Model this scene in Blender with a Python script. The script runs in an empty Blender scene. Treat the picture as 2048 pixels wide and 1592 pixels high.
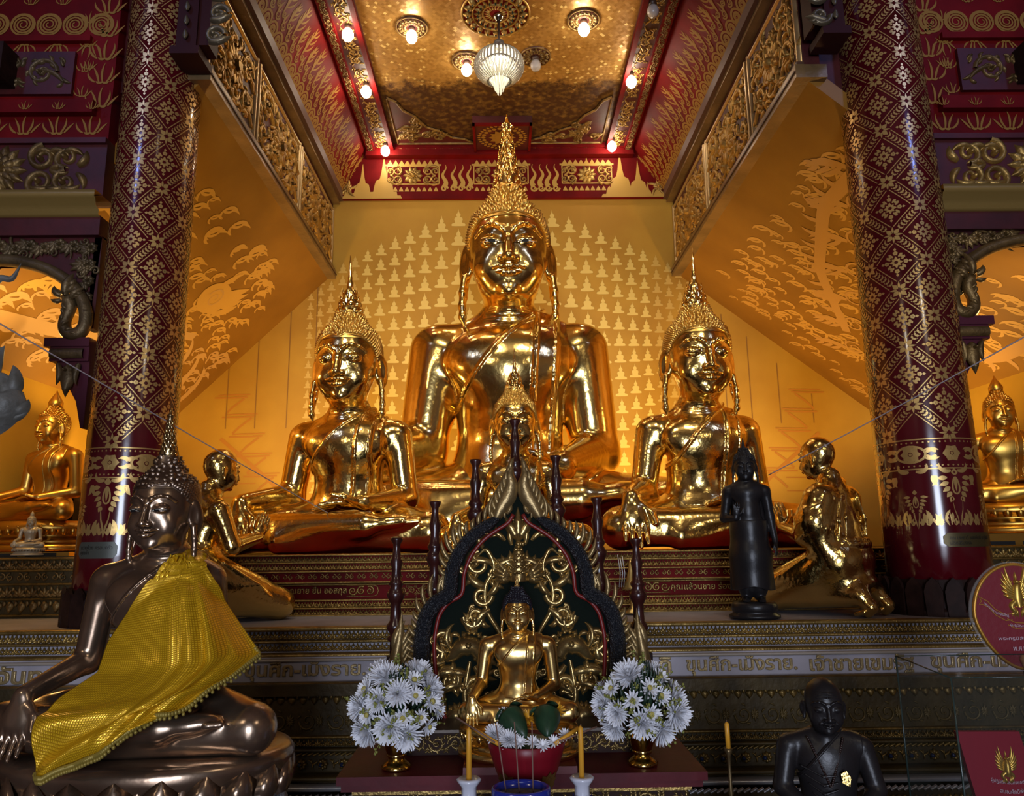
import bpy, bmesh, math, random
import numpy as np
from mathutils import Vector, Matrix, Euler
SC = bpy.context.scene
COL = SC.collection
PI = math.pi
# ------------------------------------------------------------------ camera, light, exposure
EYE = 1.6
CAM_POS = Vector((0, 0, EYE))
def make_camera():
    pitch, yaw, roll = math.radians(11.1), math.radians(0.75), math.radians(0.7)
    f = Vector((math.sin(yaw)*math.cos(pitch), math.cos(yaw)*math.cos(pitch), math.sin(pitch)))
    r = Vector((math.cos(yaw), -math.sin(yaw), 0)); u = r.cross(f)
    r2 = r*math.cos(roll)-u*math.sin(roll); u2 = u*math.cos(roll)+r*math.sin(roll)
    cd = bpy.data.cameras.new('camera'); c = bpy.data.objects.new('camera', cd); COL.objects.link(c)
    m = Matrix((r2, u2, -f)).transposed().to_4x4(); m.translation = CAM_POS
    c.matrix_world = m
    cd.sensor_fit = 'HORIZONTAL'; cd.sensor_width = 36.0; cd.lens = 36.0*1500/2048
    cd.clip_start = 0.05; cd.clip_end = 200
    SC.camera = c
make_camera()
SC.view_settings.view_transform = 'Standard'; SC.view_settings.look = 'None'
SC.view_settings.gamma = 1; SC.view_settings.use_curve_mapping = False
SC.view_settings.exposure = 0.0
W = bpy.data.worlds.new('world'); SC.world = W; W.use_nodes = True
W.node_tree.nodes['Background'].inputs[0].default_value = (0.55, 0.65, 1.0, 1)
W.node_tree.nodes['Background'].inputs[1].default_value = 0.15
SC.cycles.max_bounces = 6; SC.cycles.diffuse_bounces = 2; SC.cycles.glossy_bounces = 4
SC.cycles.transmission_bounces = 6; SC.cycles.transparent_max_bounces = 8
SC.cycles.caustics_reflective = False; SC.cycles.caustics_refractive = False
SC.cycles.sample_clamp_indirect = 4.0; SC.cycles.blur_glossy = 1.0
def area(name, loc, look, size, power, color, sy=None, spread=180.):
    l = bpy.data.lights.new(name, 'AREA'); l.energy = power; l.color = color
    l.shape = 'RECTANGLE'; l.spread = math.radians(spread); l.size = size; l.size_y = sy or size
    o = bpy.data.objects.new(name, l); COL.objects.link(o); o.location = loc
    o.rotation_euler = (Vector(look)-Vector(loc)).to_track_quat('-Z', 'Y').to_euler(); return o
def spot(name, loc, look, power, color, angle=100, blend=.6, r=.06):
    l = bpy.data.lights.new(name, 'SPOT'); l.energy = power; l.color = color
    l.spot_size = math.radians(angle); l.spot_blend = blend; l.shadow_soft_size = r
    o = bpy.data.objects.new(name, l); COL.objects.link(o); o.location = loc
    o.rotation_euler = (Vector(look)-Vector(loc)).to_track_quat('-Z', 'Y').to_euler(); return o
COOL = (0.74, 0.82, 1.0); WARM = (1.0, 0.66, 0.23); LAMPC = (1.0, 0.86, 0.66)
# unseen: daylight from an assumed doorway, and two added blue streak lights
area('assumed_door_daylight', (0.0, -7.6, 1.9), (0, 5, 1.6), 2.6, 580, COOL, 3.2)
area('added_streak_light', (-5.2, 0.0, 7.9), (-2.4, 5, 4.6), 0.45, 2.6, (0.30, 0.40, 1.0), 1.9, 34.)  # narrow blue beams added to streak the columns; side windows only assumed
area('added_streak_light', (5.7, 0.0, 8.1), (2.8, 5, 4.8), 0.45, 2.6, (0.30, 0.40, 1.0), 1.9, 34.)
# assumed flood lamps, hidden on the plinth behind the statues
spot('assumed_plinth_flood', (-1.55, 7.9, 1.75), (-1.6, 9.2, 3.2), 130, WARM, 140)
spot('assumed_plinth_flood', (1.75, 7.9, 1.75), (1.9, 9.2, 3.2), 150, WARM, 140)
spot('assumed_plinth_flood', (0.1, 8.55, 1.8), (0.1, 9.2, 4.4), 75, WARM, 120)
spot('assumed_aisle_flood', (-3.3, 6.6, 1.75), (-3.0, 7.6, 4.2), 175, WARM, 130)
spot('assumed_aisle_flood', (3.6, 6.6, 1.75), (3.3, 7.6, 4.2), 175, WARM, 130)
# two unseen spots added high in the dark nave, shining on the statues
spot('added_nave_spot', (-1.2, 2.2, 6.8), (0.1, 7.2, 2.6), 350, LAMPC, 60, .8, .12)
spot('added_nave_spot', (1.3, 2.2, 6.8), (0.1, 7.2, 2.6), 350, LAMPC, 60, .8, .12)
def fill_light(name, loc, power, color, r=.15):
    l = bpy.data.lights.new(name, 'POINT'); l.energy = power; l.color = color; l.shadow_soft_size = r
    o = bpy.data.objects.new(name, l); COL.objects.link(o); o.location = loc
# fill lights added behind the camera to warm the nave and gold reflections
fill_light('nave_fill', (-3.5, -2.5, 5.2), 90, LAMPC); fill_light('nave_fill', (3.5, -2.5, 5.2), 90, LAMPC)
# unseen fill lights added under the arches to brighten the side statues
fill_light('arch_fill', (-3.3, 5.3, 3.05), 26, WARM, .06); fill_light('arch_fill', (3.75, 5.3, 3.15), 12, WARM, .06)
# ------------------------------------------------------------------ materials
MATS = {}
def mat(name, base, rough=.5, metal=0., bump=0., bscale=40., vary=0., vscale=6., base2=None, coat=0., emit=None, estr=0., alpha=1., trans=0., detail=3., spec=.5, bump2=None):
    if name in MATS: return MATS[name]
    m = bpy.data.materials.new(name); m.use_nodes = True; nt = m.node_tree; N = nt.nodes; L = nt.links
    b = N['Principled BSDF']; b.inputs['Base Color'].default_value = (*base, 1)
    b.inputs['Roughness'].default_value = rough; b.inputs['Metallic'].default_value = metal
    b.inputs['Coat Weight'].default_value = coat; b.inputs['Coat Roughness'].default_value = .12
    b.inputs['Specular IOR Level'].default_value = spec
    if trans: b.inputs['Transmission Weight'].default_value = trans
    if alpha < 1: b.inputs['Alpha'].default_value = alpha
    if emit: b.inputs['Emission Color'].default_value = (*emit, 1); b.inputs['Emission Strength'].default_value = estr
    if bump or vary or base2:
        tc = N.new('ShaderNodeTexCoord')
    if vary or base2:
        n = N.new('ShaderNodeTexNoise'); n.inputs['Scale'].default_value = vscale; n.inputs['Detail'].default_value = 5
        L.new(tc.outputs['Object'], n.inputs['Vector'])
        r = N.new('ShaderNodeValToRGB'); b2 = base2 or tuple(max(0, c*(1-vary)) for c in base)
        r.color_ramp.elements[0].position = .36; r.color_ramp.elements[1].position = .66
        r.color_ramp.elements[0].color = (*b2, 1); r.color_ramp.elements[1].color = (*base, 1)
        L.new(n.outputs['Fac'], r.inputs[0]); L.new(r.outputs[0], b.inputs['Base Color'])
    if bump:
        n2 = N.new('ShaderNodeTexNoise'); n2.inputs['Scale'].default_value = bscale; n2.inputs['Detail'].default_value = detail
        L.new(tc.outputs['Object'], n2.inputs['Vector'])
        bp = N.new('ShaderNodeBump'); bp.inputs['Strength'].default_value = bump; bp.inputs['Distance'].default_value = .02
        L.new(n2.outputs['Fac'], bp.inputs['Height'])
        if bump2:
            n3 = N.new('ShaderNodeTexNoise'); n3.inputs['Scale'].default_value = bump2[1]; n3.inputs['Detail'].default_value = 2
            L.new(tc.outputs['Object'], n3.inputs['Vector'])
            b3 = N.new('ShaderNodeBump'); b3.inputs['Strength'].default_value = bump2[0]; b3.inputs['Distance'].default_value = .02
            L.new(n3.outputs['Fac'], b3.inputs['Height']); L.new(bp.outputs[0], b3.inputs['Normal']); bp = b3
        L.new(bp.outputs[0], b.inputs['Normal'])
    MATS[name] = m; return m
# ------------------------------------------------------------------ objects
def tag(o, label=None, cat=None, group=None, kind=None):
    if label: o['label'] = label
    if cat: o['category'] = cat
    if group: o['group'] = group
    if kind: o['kind'] = kind
    return o
def empty(name, loc=(0, 0, 0), rz=0., scale=1., label=None, cat=None, group=None):
    o = bpy.data.objects.new(name, None); COL.objects.link(o); o.location = loc; o.rotation_euler = (0, 0, rz)
    o.scale = (scale,)*3; o.empty_display_size = .1
    return tag(o, label, cat, group)
def copy_tree(o, parent=None):
    c = o.copy(); COL.objects.link(c); c.parent = parent
    for ch in o.children: copy_tree(ch, c)
    return c
def raw_mesh(name, V, Q, T=None, smooth=True):
    """mesh from numpy arrays: Q quads (n,4), T tris (n,3)"""
    me = bpy.data.meshes.new(name); V = np.asarray(V, np.float32)
    Q = np.zeros((0, 4), np.int32) if Q is None else np.asarray(Q, np.int32)
    T = np.zeros((0, 3), np.int32) if T is None else np.asarray(T, np.int32)
    me.vertices.add(len(V)); me.vertices.foreach_set('co', V.ravel())
    nl = Q.size+T.size; me.loops.add(nl); me.loops.foreach_set('vertex_index', np.concatenate([Q.ravel(), T.ravel()]))
    me.polygons.add(len(Q)+len(T))
    st = np.concatenate([np.arange(len(Q))*4, Q.size+np.arange(len(T))*3]).astype(np.int32)
    me.polygons.foreach_set('loop_start', st)
    me.polygons.foreach_set('use_smooth', np.full(len(Q)+len(T), smooth))
    me.update(calc_edges=True); me.validate(); return me
def link(name, me, m, parent=None, loc=None, rz=None):
    o = bpy.data.objects.new(name, me); COL.objects.link(o)
    for mm in (m if isinstance(m, (list, tuple)) else [m]): me.materials.append(mm)
    if parent: o.parent = parent
    if loc: o.location = loc
    if rz is not None: o.rotation_euler = (0, 0, rz)
    return o
def nrm(v): v = np.asarray(v, float); return v/max(1e-9, np.linalg.norm(v))
def rotm(rx=0, ry=0, rz=0): return np.array(Euler((rx, ry, rz)).to_matrix())
class MB:
    """collects quads and tris, builds ONE mesh object"""
    def __init__(s): s.V = []; s.Q = []; s.T = []; s.n = 0
    def add(s, V, Q=None, T=None):
        V = np.asarray(V, float).reshape(-1, 3); s.V.append(V)
        if Q is not None and len(Q): s.Q.append(np.asarray(Q, int).reshape(-1, 4)+s.n)
        if T is not None and len(T): s.T.append(np.asarray(T, int).reshape(-1, 3)+s.n)
        s.n += len(V); return s
    def arrays(s):
        V = np.concatenate(s.V) if s.V else np.zeros((0, 3))
        Q = np.concatenate(s.Q) if s.Q else np.zeros((0, 4), int); T = np.concatenate(s.T) if s.T else np.zeros((0, 3), int)
        return V, Q, T
    def put(s, other, f=None, flip=False):
        V, Q, T = other.arrays() if isinstance(other, MB) else other
        if f is not None: V = f(V)
        if flip: Q = Q[:, ::-1]; T = T[:, ::-1]
        return s.add(V, Q, T)
    def box(s, c, size, R=None, top=1.0):
        x, y, z = np.array(size)/2.; t = top
        V = np.array([(-x,-y,-z),(x,-y,-z),(x,y,-z),(-x,y,-z),(-x*t,-y*t,z),(x*t,-y*t,z),(x*t,y*t,z),(-x*t,y*t,z)])
        if R is not None: V = V @ np.asarray(R).T
        return s.add(V+np.array(c), [(3,2,1,0),(4,5,6,7),(0,1,5,4),(1,2,6,5),(2,3,7,6),(3,0,4,7)])
    def bx(s, x0, x1, y0, y1, z0, z1): return s.box(((x0+x1)/2, (y0+y1)/2, (z0+z1)/2), (x1-x0, y1-y0, z1-z0))
    def lathe(s, prof, n=24, c=(0, 0, 0), cap=True, sx=1., sy=1., R=None, lob=0, la=0.):
        prof = np.array(prof, float); a = np.arange(n)*2*PI/n; k = len(prof)
        rr = 1+la*np.cos(lob*a) if lob else np.ones(n)
        V = np.stack([(prof[:, 0:1]*np.cos(a)*rr*sx), (prof[:, 0:1]*np.sin(a)*rr*sy), np.repeat(prof[:, 1:2], n, 1)], -1).reshape(-1, 3)
        i = np.arange(k-1)[:, None]*n; j = np.arange(n)[None]; j2 = (j+1) % n
        Q = np.stack([i+j, i+j2, i+n+j2, i+n+j], -1).reshape(-1, 4); T = []
        if cap:
            V = np.concatenate([V, [[0, 0, prof[0, 1]], [0, 0, prof[-1, 1]]]]); b = k*n
            jj = np.arange(n); T = np.concatenate([np.stack([np.full(n, b), (jj+1) % n, jj], -1), np.stack([np.full(n, b+1), (k-1)*n+jj, (k-1)*n+(jj+1) % n], -1)])
        if R is not None: V = V @ np.asarray(R).T
        return s.add(V+np.array(c), Q, T)
    def tube(s, path, rad, n=8, cap=True, flat=1.):
        P = np.array(path, float); k = len(P); rad = np.broadcast_to(np.asarray(rad, float), (k,))
        t = np.gradient(P, axis=0); t /= np.maximum(1e-9, np.linalg.norm(t, axis=1))[:, None]
        up = np.array([0, 0, 1.]) if abs(t[0, 2]) < .9 else np.array([1., 0, 0])
        u = nrm(np.cross(up, t[0])); a = np.arange(n)*2*PI/n; V = []
        for i in range(k):
            u = nrm(u-t[i]*u.dot(t[i])); w = np.cross(t[i], u)
            V.append(P[i]+rad[i]*(np.cos(a)[:, None]*u+flat*np.sin(a)[:, None]*w))
        V = np.concatenate(V); i = np.arange(k-1)[:, None]*n; j = np.arange(n)[None]; j2 = (j+1) % n
        Q = np.stack([i+j, i+j2, i+n+j2, i+n+j], -1).reshape(-1, 4); T = []
        if cap:
            V = np.concatenate([V, P[:1], P[-1:]]); b = k*n; jj = np.arange(n)
            T = np.concatenate([np.stack([np.full(n, b), (jj+1) % n, jj], -1), np.stack([np.full(n, b+1), (k-1)*n+jj, (k-1)*n+(jj+1) % n], -1)])
        return s.add(V, Q, T)
    def prism(s, poly, z0, z1):
        """2D polygon (ccw, fan from centroid: star-shaped) extruded in z"""
        p = np.array(poly, float); n = len(p); c = p.mean(0)
        V = np.concatenate([np.c_[p, np.full(n, z0)], np.c_[p, np.full(n, z1)], [[*c, z0], [*c, z1]]]); j = np.arange(n); j2 = (j+1) % n
        return s.add(V, np.stack([j, j2, n+j2, n+j], -1), np.concatenate([np.stack([np.full(n, 2*n), j2, j], -1), np.stack([np.full(n, 2*n+1), n+j, n+j2], -1)]))
    def ball(s, c, r, n=10, m=6, sc=(1, 1, 1)):
        th = np.linspace(-PI/2, PI/2, m+1); V0 = MB().lathe(np.c_[np.maximum(np.cos(th), 1e-3), np.sin(th)], n, cap=False)
        V, Q, T = V0.arrays(); return s.add(V*r*np.array(sc)+np.array(c), Q)
    def sheet(s, P):
        """grid of points (a,b,3) -> quads"""
        P = np.asarray(P, float); a, b = P.shape[:2]; i = np.arange(a-1)[:, None]*b; j = np.arange(b-1)[None]
        return s.add(P.reshape(-1, 3), np.stack([i+j, i+j+1, i+b+j+1, i+b+j], -1).reshape(-1, 4))
    def mesh(s, name, smooth=True): V, Q, T = s.arrays(); return raw_mesh(name, V, Q, T, smooth)
    def build(s, name, m, parent=None, smooth=True, loc=None, rz=None): return link(name, s.mesh(name, smooth), m, parent, loc, rz)
# ------------------------------------------------------------------ carved relief: strokes in (u, v, h)
class Rel(MB):
    def stroke(s, path, w, h=.01, flat=False, h0=0.):
        P = np.array(path, float); k = len(P)
        if k < 2: return s
        if flat: h = h+(len(s.V) % 61)*1.2e-5
        elif 3 <= k <= 9:                                 # coarse guide points: a smooth spline through them
            w = np.broadcast_to(np.asarray(w, float), (k,)); A = np.r_[[2*P[0]-P[1]], P, [2*P[-1]-P[-2]]]; o = []; ow = []
            for i in range(k-1):
                for t in np.arange(5)/5.:
                    a, b, c, d = A[i:i+4]; o.append(.5*(2*b+(c-a)*t+(2*a-5*b+4*c-d)*t*t+(3*b-a-3*c+d)*t**3)); ow.append(w[i]*(1-t)+w[i+1]*t)
            P = np.array(o+[P[-1]]); w = np.array(ow+[w[-1]]); k = len(P)
        w = np.broadcast_to(np.asarray(w, float), (k,))
        t = np.gradient(P, axis=0); t /= np.maximum(1e-9, np.linalg.norm(t, axis=1))[:, None]; nn = np.c_[-t[:, 1], t[:, 0]]
        cs = [(1, 1), (-1, 1)] if flat else [(1, 0), (.62, .8), (0, 1), (-.62, .8), (-1, 0)]
        V = []
        for a, b in cs: V.append(np.c_[P+nn*(w*a)[:, None], np.full(k, h0+h*b) if flat else h0+b*np.minimum(h, w*1.3)])
        c = len(cs); V = np.stack(V, 1).reshape(-1, 3); i = np.arange(k-1)[:, None]*c; j = np.arange(c-1)[None]
        return s.add(V, np.stack([i+j, i+j+1, i+c+j+1, i+c+j], -1)[:, :, ::-1].reshape(-1, 4))
    def curve(s, p0, ang, length, curl, w0, h=.01, n=10, flat=False, tip=True, w1=0.):
        """a flame or tendril: starts at p0 with heading ang, curls by curl radians"""
        t = np.linspace(0, 1, n); a = ang+curl*t**1.2; d = length/(n-1)
        P = np.c_[p0[0]+np.concatenate([[0], np.cumsum(np.cos(a[:-1])*d)]), p0[1]+np.concatenate([[0], np.cumsum(np.sin(a[:-1])*d)])]
        w = w0*(np.sin(PI*np.clip(t*.8+.18, 0, 1)))if tip else w0+(w1-w0)*t
        w[-1] = max(w1, w0*.04); return s.stroke(P, w, h, flat)
    def scroll(s, c, r, a0, turns, dr=1, w=.02, h=.012, n=22, flat=False, knob=True):
        """spiral that winds inward from radius r at angle a0"""
        t = np.linspace(0, 1, n); a = a0+dr*turns*2*PI*t; rr = r*(1-.82*t)
        P = np.c_[c[0]+rr*np.cos(a), c[1]+rr*np.sin(a)]; s.stroke(P, w*(1-.55*t), h, flat)
        if knob and not flat: s.dome(P[-1], w*.9, h*1.3)
        return s
    def dome(s, c, r, h, n=8, oval=1.):
        a = np.arange(n)*2*PI/n; R = [(1., 0), (.7, .75)]
        V = np.concatenate([np.c_[c[0]+r*k*np.cos(a), c[1]+r*k*oval*np.sin(a), np.full(n, h*z)] for k, z in R]+[[[c[0], c[1], h]]]); j = np.arange(n); j2 = (j+1) % n
        return s.add(V, np.stack([j, j2, n+j2, n+j], -1), np.stack([n+j, n+j2, np.full(n, 2*n)], -1))
    def flat(s, poly, h=.002):
        p = np.array(poly, float); n = len(p); c = p.mean(0); j = np.arange(n); h = h+(len(s.V) % 61)*1.2e-5
        return s.add(np.c_[np.r_[p, [c]], np.full(n+1, h)], None, np.stack([j, (j+1) % n, np.full(n, n)], -1))
    def petal(s, c, ang, l, w, h=.01, flat=False, r0=0.):
        d = np.array([math.cos(ang), math.sin(ang)]); t = np.linspace(0, 1, 6)
        return s.stroke(np.array(c)+d*(r0+l*t[:, None]), w*np.array([.25, .8, 1., .8, .42, .03]), h, flat)
    def rosette(s, c, r, n=8, h=.012, rings=2, flat=False, a0=0.):
        for q in range(rings):
            k = 1-q*.36
            for i in range(n): s.petal(c, a0+(i+.5*q)*2*PI/n, r*k*.78, r*k*PI/n*.95, h*(1+.5*q), flat, r*k*.22)
        if flat: s.flat([(c[0]+r*.16*math.cos(a), c[1]+r*.16*math.sin(a)) for a in np.arange(8)*PI/4], h)
        else: s.dome(c, r*.3, h*(1.6+.4*rings))
        return s
    def palm(s, c, ang, r, n=5, spread=2.2, w=.3, h=.01, flat=False):
        for i in range(n):
            f = (i/(n-1)-.5) if n > 1 else 0
            s.petal(c, ang+f*spread, r*(1-.7*abs(f)), r*w*.55, h, flat)
        return s
    def flame(s, c, ang, L, w, h=.01, flat=False, curl=.5, kids=2):
        """kranok flame: main curved leaf with hooked side leaves"""
        s.curve(c, ang-curl*.5, L, curl*1.4, w, h, 9, flat)
        for i in range(kids):
            f = .16+.26*i; p = (c[0]+math.cos(ang)*L*f, c[1]+math.sin(ang)*L*f)
            for sg in (1, -1): s.curve(p, ang+sg*.75, L*(.5-.1*i), -sg*.9, w*.62, h*.9, 7, flat)
        return s
    def scrollwork(s, u0, u1, v0, v1, h=.015, n=None, seed=0, leafy=1):
        """a running vine of alternating scrolls with leaves, filling a rectangle"""
        rnd = random.Random(seed); H = v1-v0; n = n or max(1, round((u1-u0)/(H*.95))); st = (u1-u0)/n
        for i in range(n):
            dr = 1 if i % 2 else -1; c = (u0+st*(i+.5), (v0+v1)/2); r = min(st*.5, H*.5)*.86; w = r*.15
            s.scroll(c, r, PI, 1.5, dr, w, h, 26)
            s.curve((c[0]-st*.5, c[1]+dr*H*.30), -dr*.9, st*.75, dr*1.3, w*1.1, h*.9, 9)
            for q in range(5+4*leafy):
                t = .04+.5*q/(5+4*leafy); a = PI+dr*1.5*2*PI*t; rr = r*(1-.82*t); g = 1.15 if q % 2 else -.8
                s.curve((c[0]+math.cos(a)*rr, c[1]+math.sin(a)*rr), a+dr*(PI/2-.9 if q % 2 else PI/2+.9), r*(.62-.35*t)*rnd.uniform(.85, 1.15), dr*g*1.3, w*.85, h*.85, 8)
            s.rosette(c, r*.26, 6, h*.9, 1)
            for (q, sv) in ((-1, -1), (1, -1), (-1, 1), (1, 1)):
                s.curve((c[0]+q*st*.47, c[1]+sv*H*.18), PI/2*sv+q*.6, H*.30, -q*sv*1.3, w*.9, h*.75, 8); s.curve((c[0]+q*st*.36, c[1]+sv*H*.44), (0 if q > 0 else PI)-sv*q*.3, st*.2, -q*sv*1.4, w*.75, h*.7, 7)
        return s
def plane_map(o, U, Vv, N=None, sc=1.):
    o = np.array(o, float); U = np.array(U, float); Vv = np.array(Vv, float); N = np.cross(U, Vv) if N is None else np.array(N, float)
    return lambda P: o+P[:, 0:1]*U*sc+P[:, 1:2]*Vv*sc+P[:, 2:3]*N*sc
def cyl_map(c, R, a_front=-PI/2):
    """u runs round the cylinder to the right as seen from outside, v is height"""
    def f(P):
        a = a_front+P[:, 0]/R; r = R+P[:, 2]
        return np.c_[c[0]+r*np.cos(a), c[1]+r*np.sin(a), c[2]+P[:, 1]]
    return f
def shift(du=0, dv=0, sc=1., flip=1, ang=0.):
    ca, sa = math.cos(ang), math.sin(ang)
    def f(P):
        u = P[:, 0]*flip*sc; v = P[:, 1]*sc
        return np.c_[u*ca-v*sa+du, u*sa+v*ca+dv, P[:, 2]*(sc if sc < 1 else 1)]
    return f
# ------------------------------------------------------------------ Thai lettering
def text_arrays(body, size, extrude=.004, bevel=0., width=None):
    cu = bpy.data.curves.new('lettering', 'FONT'); cu.body = body; cu.size = size; cu.extrude = extrude; cu.bevel_depth = bevel
    cu.bevel_resolution = 1; cu.resolution_u = 3; cu.align_x = 'LEFT'
    o = bpy.data.objects.new('lettering', cu); COL.objects.link(o)
    dg = bpy.context.evaluated_depsgraph_get(); me = bpy.data.meshes.new_from_object(o.evaluated_get(dg))
    V = np.zeros(len(me.vertices)*3); me.vertices.foreach_get('co', V); V = V.reshape(-1, 3)
    me.calc_loop_triangles(); T = np.zeros(len(me.loop_triangles)*3, np.int32); me.loop_triangles.foreach_get('vertices', T); T = T.reshape(-1, 3)
    bpy.data.objects.remove(o); bpy.data.curves.remove(cu); bpy.data.meshes.remove(me)
    if len(V) and width:
        V = V.copy(); V[:, 0] = (V[:, 0]-V[:, 0].min())*width/(np.ptp(V[:, 0])); 
    return V, np.zeros((0, 4), int), T
# ------------------------------------------------------------------ signed-distance sculpting (one continuous skin)
class Sdf:
    def __init__(s): s.P = []; s.post = []
    def cap(s, a, b, ra, rb=None, k=.03, op='u'):
        s.P.append(('c', np.array(a, float), np.array(b, float), ra, ra if rb is None else rb, k, op)); return s
    def chain(s, pts, rads, k=.02, op='u'):
        for i in range(len(pts)-1): s.cap(pts[i], pts[i+1], rads[i], rads[i+1], k, op)
        return s
    def ell(s, c, r, R=None, k=.03, op='u'):
        s.P.append(('e', np.array(c, float), np.array(r, float), np.eye(3) if R is None else np.asarray(R, float), 0, k, op)); return s
    @staticmethod
    def d1(p, X):
        if p[0] == 'c':
            a, b, ra, rb = p[1:5]; ba = b-a; t = np.clip((X-a) @ ba/max(1e-12, ba @ ba), 0, 1)
            return np.linalg.norm(X-a-t[:, None]*ba, axis=1)-(ra+(rb-ra)*t)
        q = (X-p[1]) @ p[3]; r = p[2]; k0 = np.linalg.norm(q/r, axis=1); k1 = np.linalg.norm(q/(r*r), axis=1)
        return np.where(k0 < 1e-4, -r.min(), k0*(k0-1)/np.maximum(k1, 1e-9))
    def ev(s, X, prims=None):
        d = np.full(len(X), 10.)
        for p in (s.P if prims is None else prims):
            e = s.d1(p, X); k = max(p[5], 1e-6)
            if p[6] == 'u': h = np.maximum(k-np.abs(d-e), 0)/k; d = np.minimum(d, e)-h*h*k*.25
            else: h = np.maximum(k-np.abs(d+e), 0)/k; d = np.maximum(d, -e)+h*h*k*.25
        for f in s.post: d = f(X, d)
        return d
    def mesh(s, lo, hi, h, B=12, smooth=1):
        lo = np.array(lo, float); dims = np.maximum(2, np.ceil((np.array(hi)-lo)/h).astype(int)+1)
        D = np.full(dims, 1., np.float32); nb = -(-dims//B)
        bi = np.stack(np.meshgrid(*[np.arange(n) for n in nb], indexing='ij'), -1).reshape(-1, 3)
        C = lo+(bi*B+(B-1)/2)*h; R = (B-1)/2*h*1.7321+h
        dp = np.stack([s.d1(p, C) for p in s.P], 1); dc = s.ev(C)
        for q in np.nonzero(dc < R*1.5+.05)[0]:
            prims = [p for i, p in enumerate(s.P) if dp[q, i] < R*1.35+p[5]]
            i0 = bi[q]*B; i1 = np.minimum(i0+B, dims); sl = tuple(slice(a, b) for a, b in zip(i0, i1))
            if not prims: continue
            if dc[q] < -R*2.5 and not s.post: D[sl] = -1; continue
            ax = [lo[a]+np.arange(i0[a], i1[a])*h for a in range(3)]
            X = np.stack(np.meshgrid(*ax, indexing='ij'), -1).reshape(-1, 3)
            D[sl] = s.ev(X, prims).reshape(i1-i0)
        return surface_nets(D, lo, h, smooth)
def surface_nets(D, lo, h, smooth=1):
    nx, ny, nz = D.shape; S = D < 0; st = np.array([ny*nz, nz, 1]); acc_i = []; acc_p = []; quads = []
    for ax in range(3):
        a = [slice(None)]*3; b = [slice(None)]*3; a[ax] = slice(0, -1); b[ax] = slice(1, None)
        I = np.stack(np.nonzero(S[tuple(a)] != S[tuple(b)]), 1)
        o1, o2 = (ax+1) % 3, (ax+2) % 3
        ok = (I[:, o1] > 0) & (I[:, o2] > 0) & (I[:, o1] < D.shape[o1]-1) & (I[:, o2] < D.shape[o2]-1); I = I[ok]
        if not len(I): continue
        J = I.copy(); J[:, ax] += 1
        d0 = D[tuple(I.T)].astype(float); d1 = D[tuple(J.T)].astype(float); t = d0/(d0-d1)
        p = I.astype(float); p[:, ax] += t
        e1 = np.zeros(3, int); e1[o1] = 1; e2 = np.zeros(3, int); e2[o2] = 1
        cells = [(I-e1-e2) @ st, (I-e2) @ st, I @ st, (I-e1) @ st]
        for c in cells: acc_i.append(c); acc_p.append(p)
        q = np.stack(cells, 1); ins = d0 < 0; q[~ins] = q[~ins][:, ::-1]; quads.append(q)
    ci = np.concatenate(acc_i); P = np.concatenate(acc_p); u, inv = np.unique(ci, return_inverse=True); cnt = np.bincount(inv)
    V = np.stack([np.bincount(inv, P[:, k])/cnt for k in range(3)], 1); Q = np.searchsorted(u, np.concatenate(quads))
    for _ in range(smooth):
        A = np.zeros_like(V); n = np.zeros(len(V))
        for k in range(4):
            for a, b in ((Q[:, k], Q[:, (k+1) % 4]), (Q[:, (k+1) % 4], Q[:, k])):
                for c in range(3): A[:, c] += np.bincount(a, V[b, c], len(V))
                n += np.bincount(a, minlength=len(V))
        V = V*.45+.55*A/np.maximum(n, 1)[:, None]
    return V*h+lo, Q
def spread_points(n):
    i = np.arange(n)+.5; z = 1-2*i/n; a = PI*(1+5**.5)*i; r = np.sqrt(1-z*z)
    return np.c_[r*np.cos(a), r*np.sin(a), z]
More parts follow.
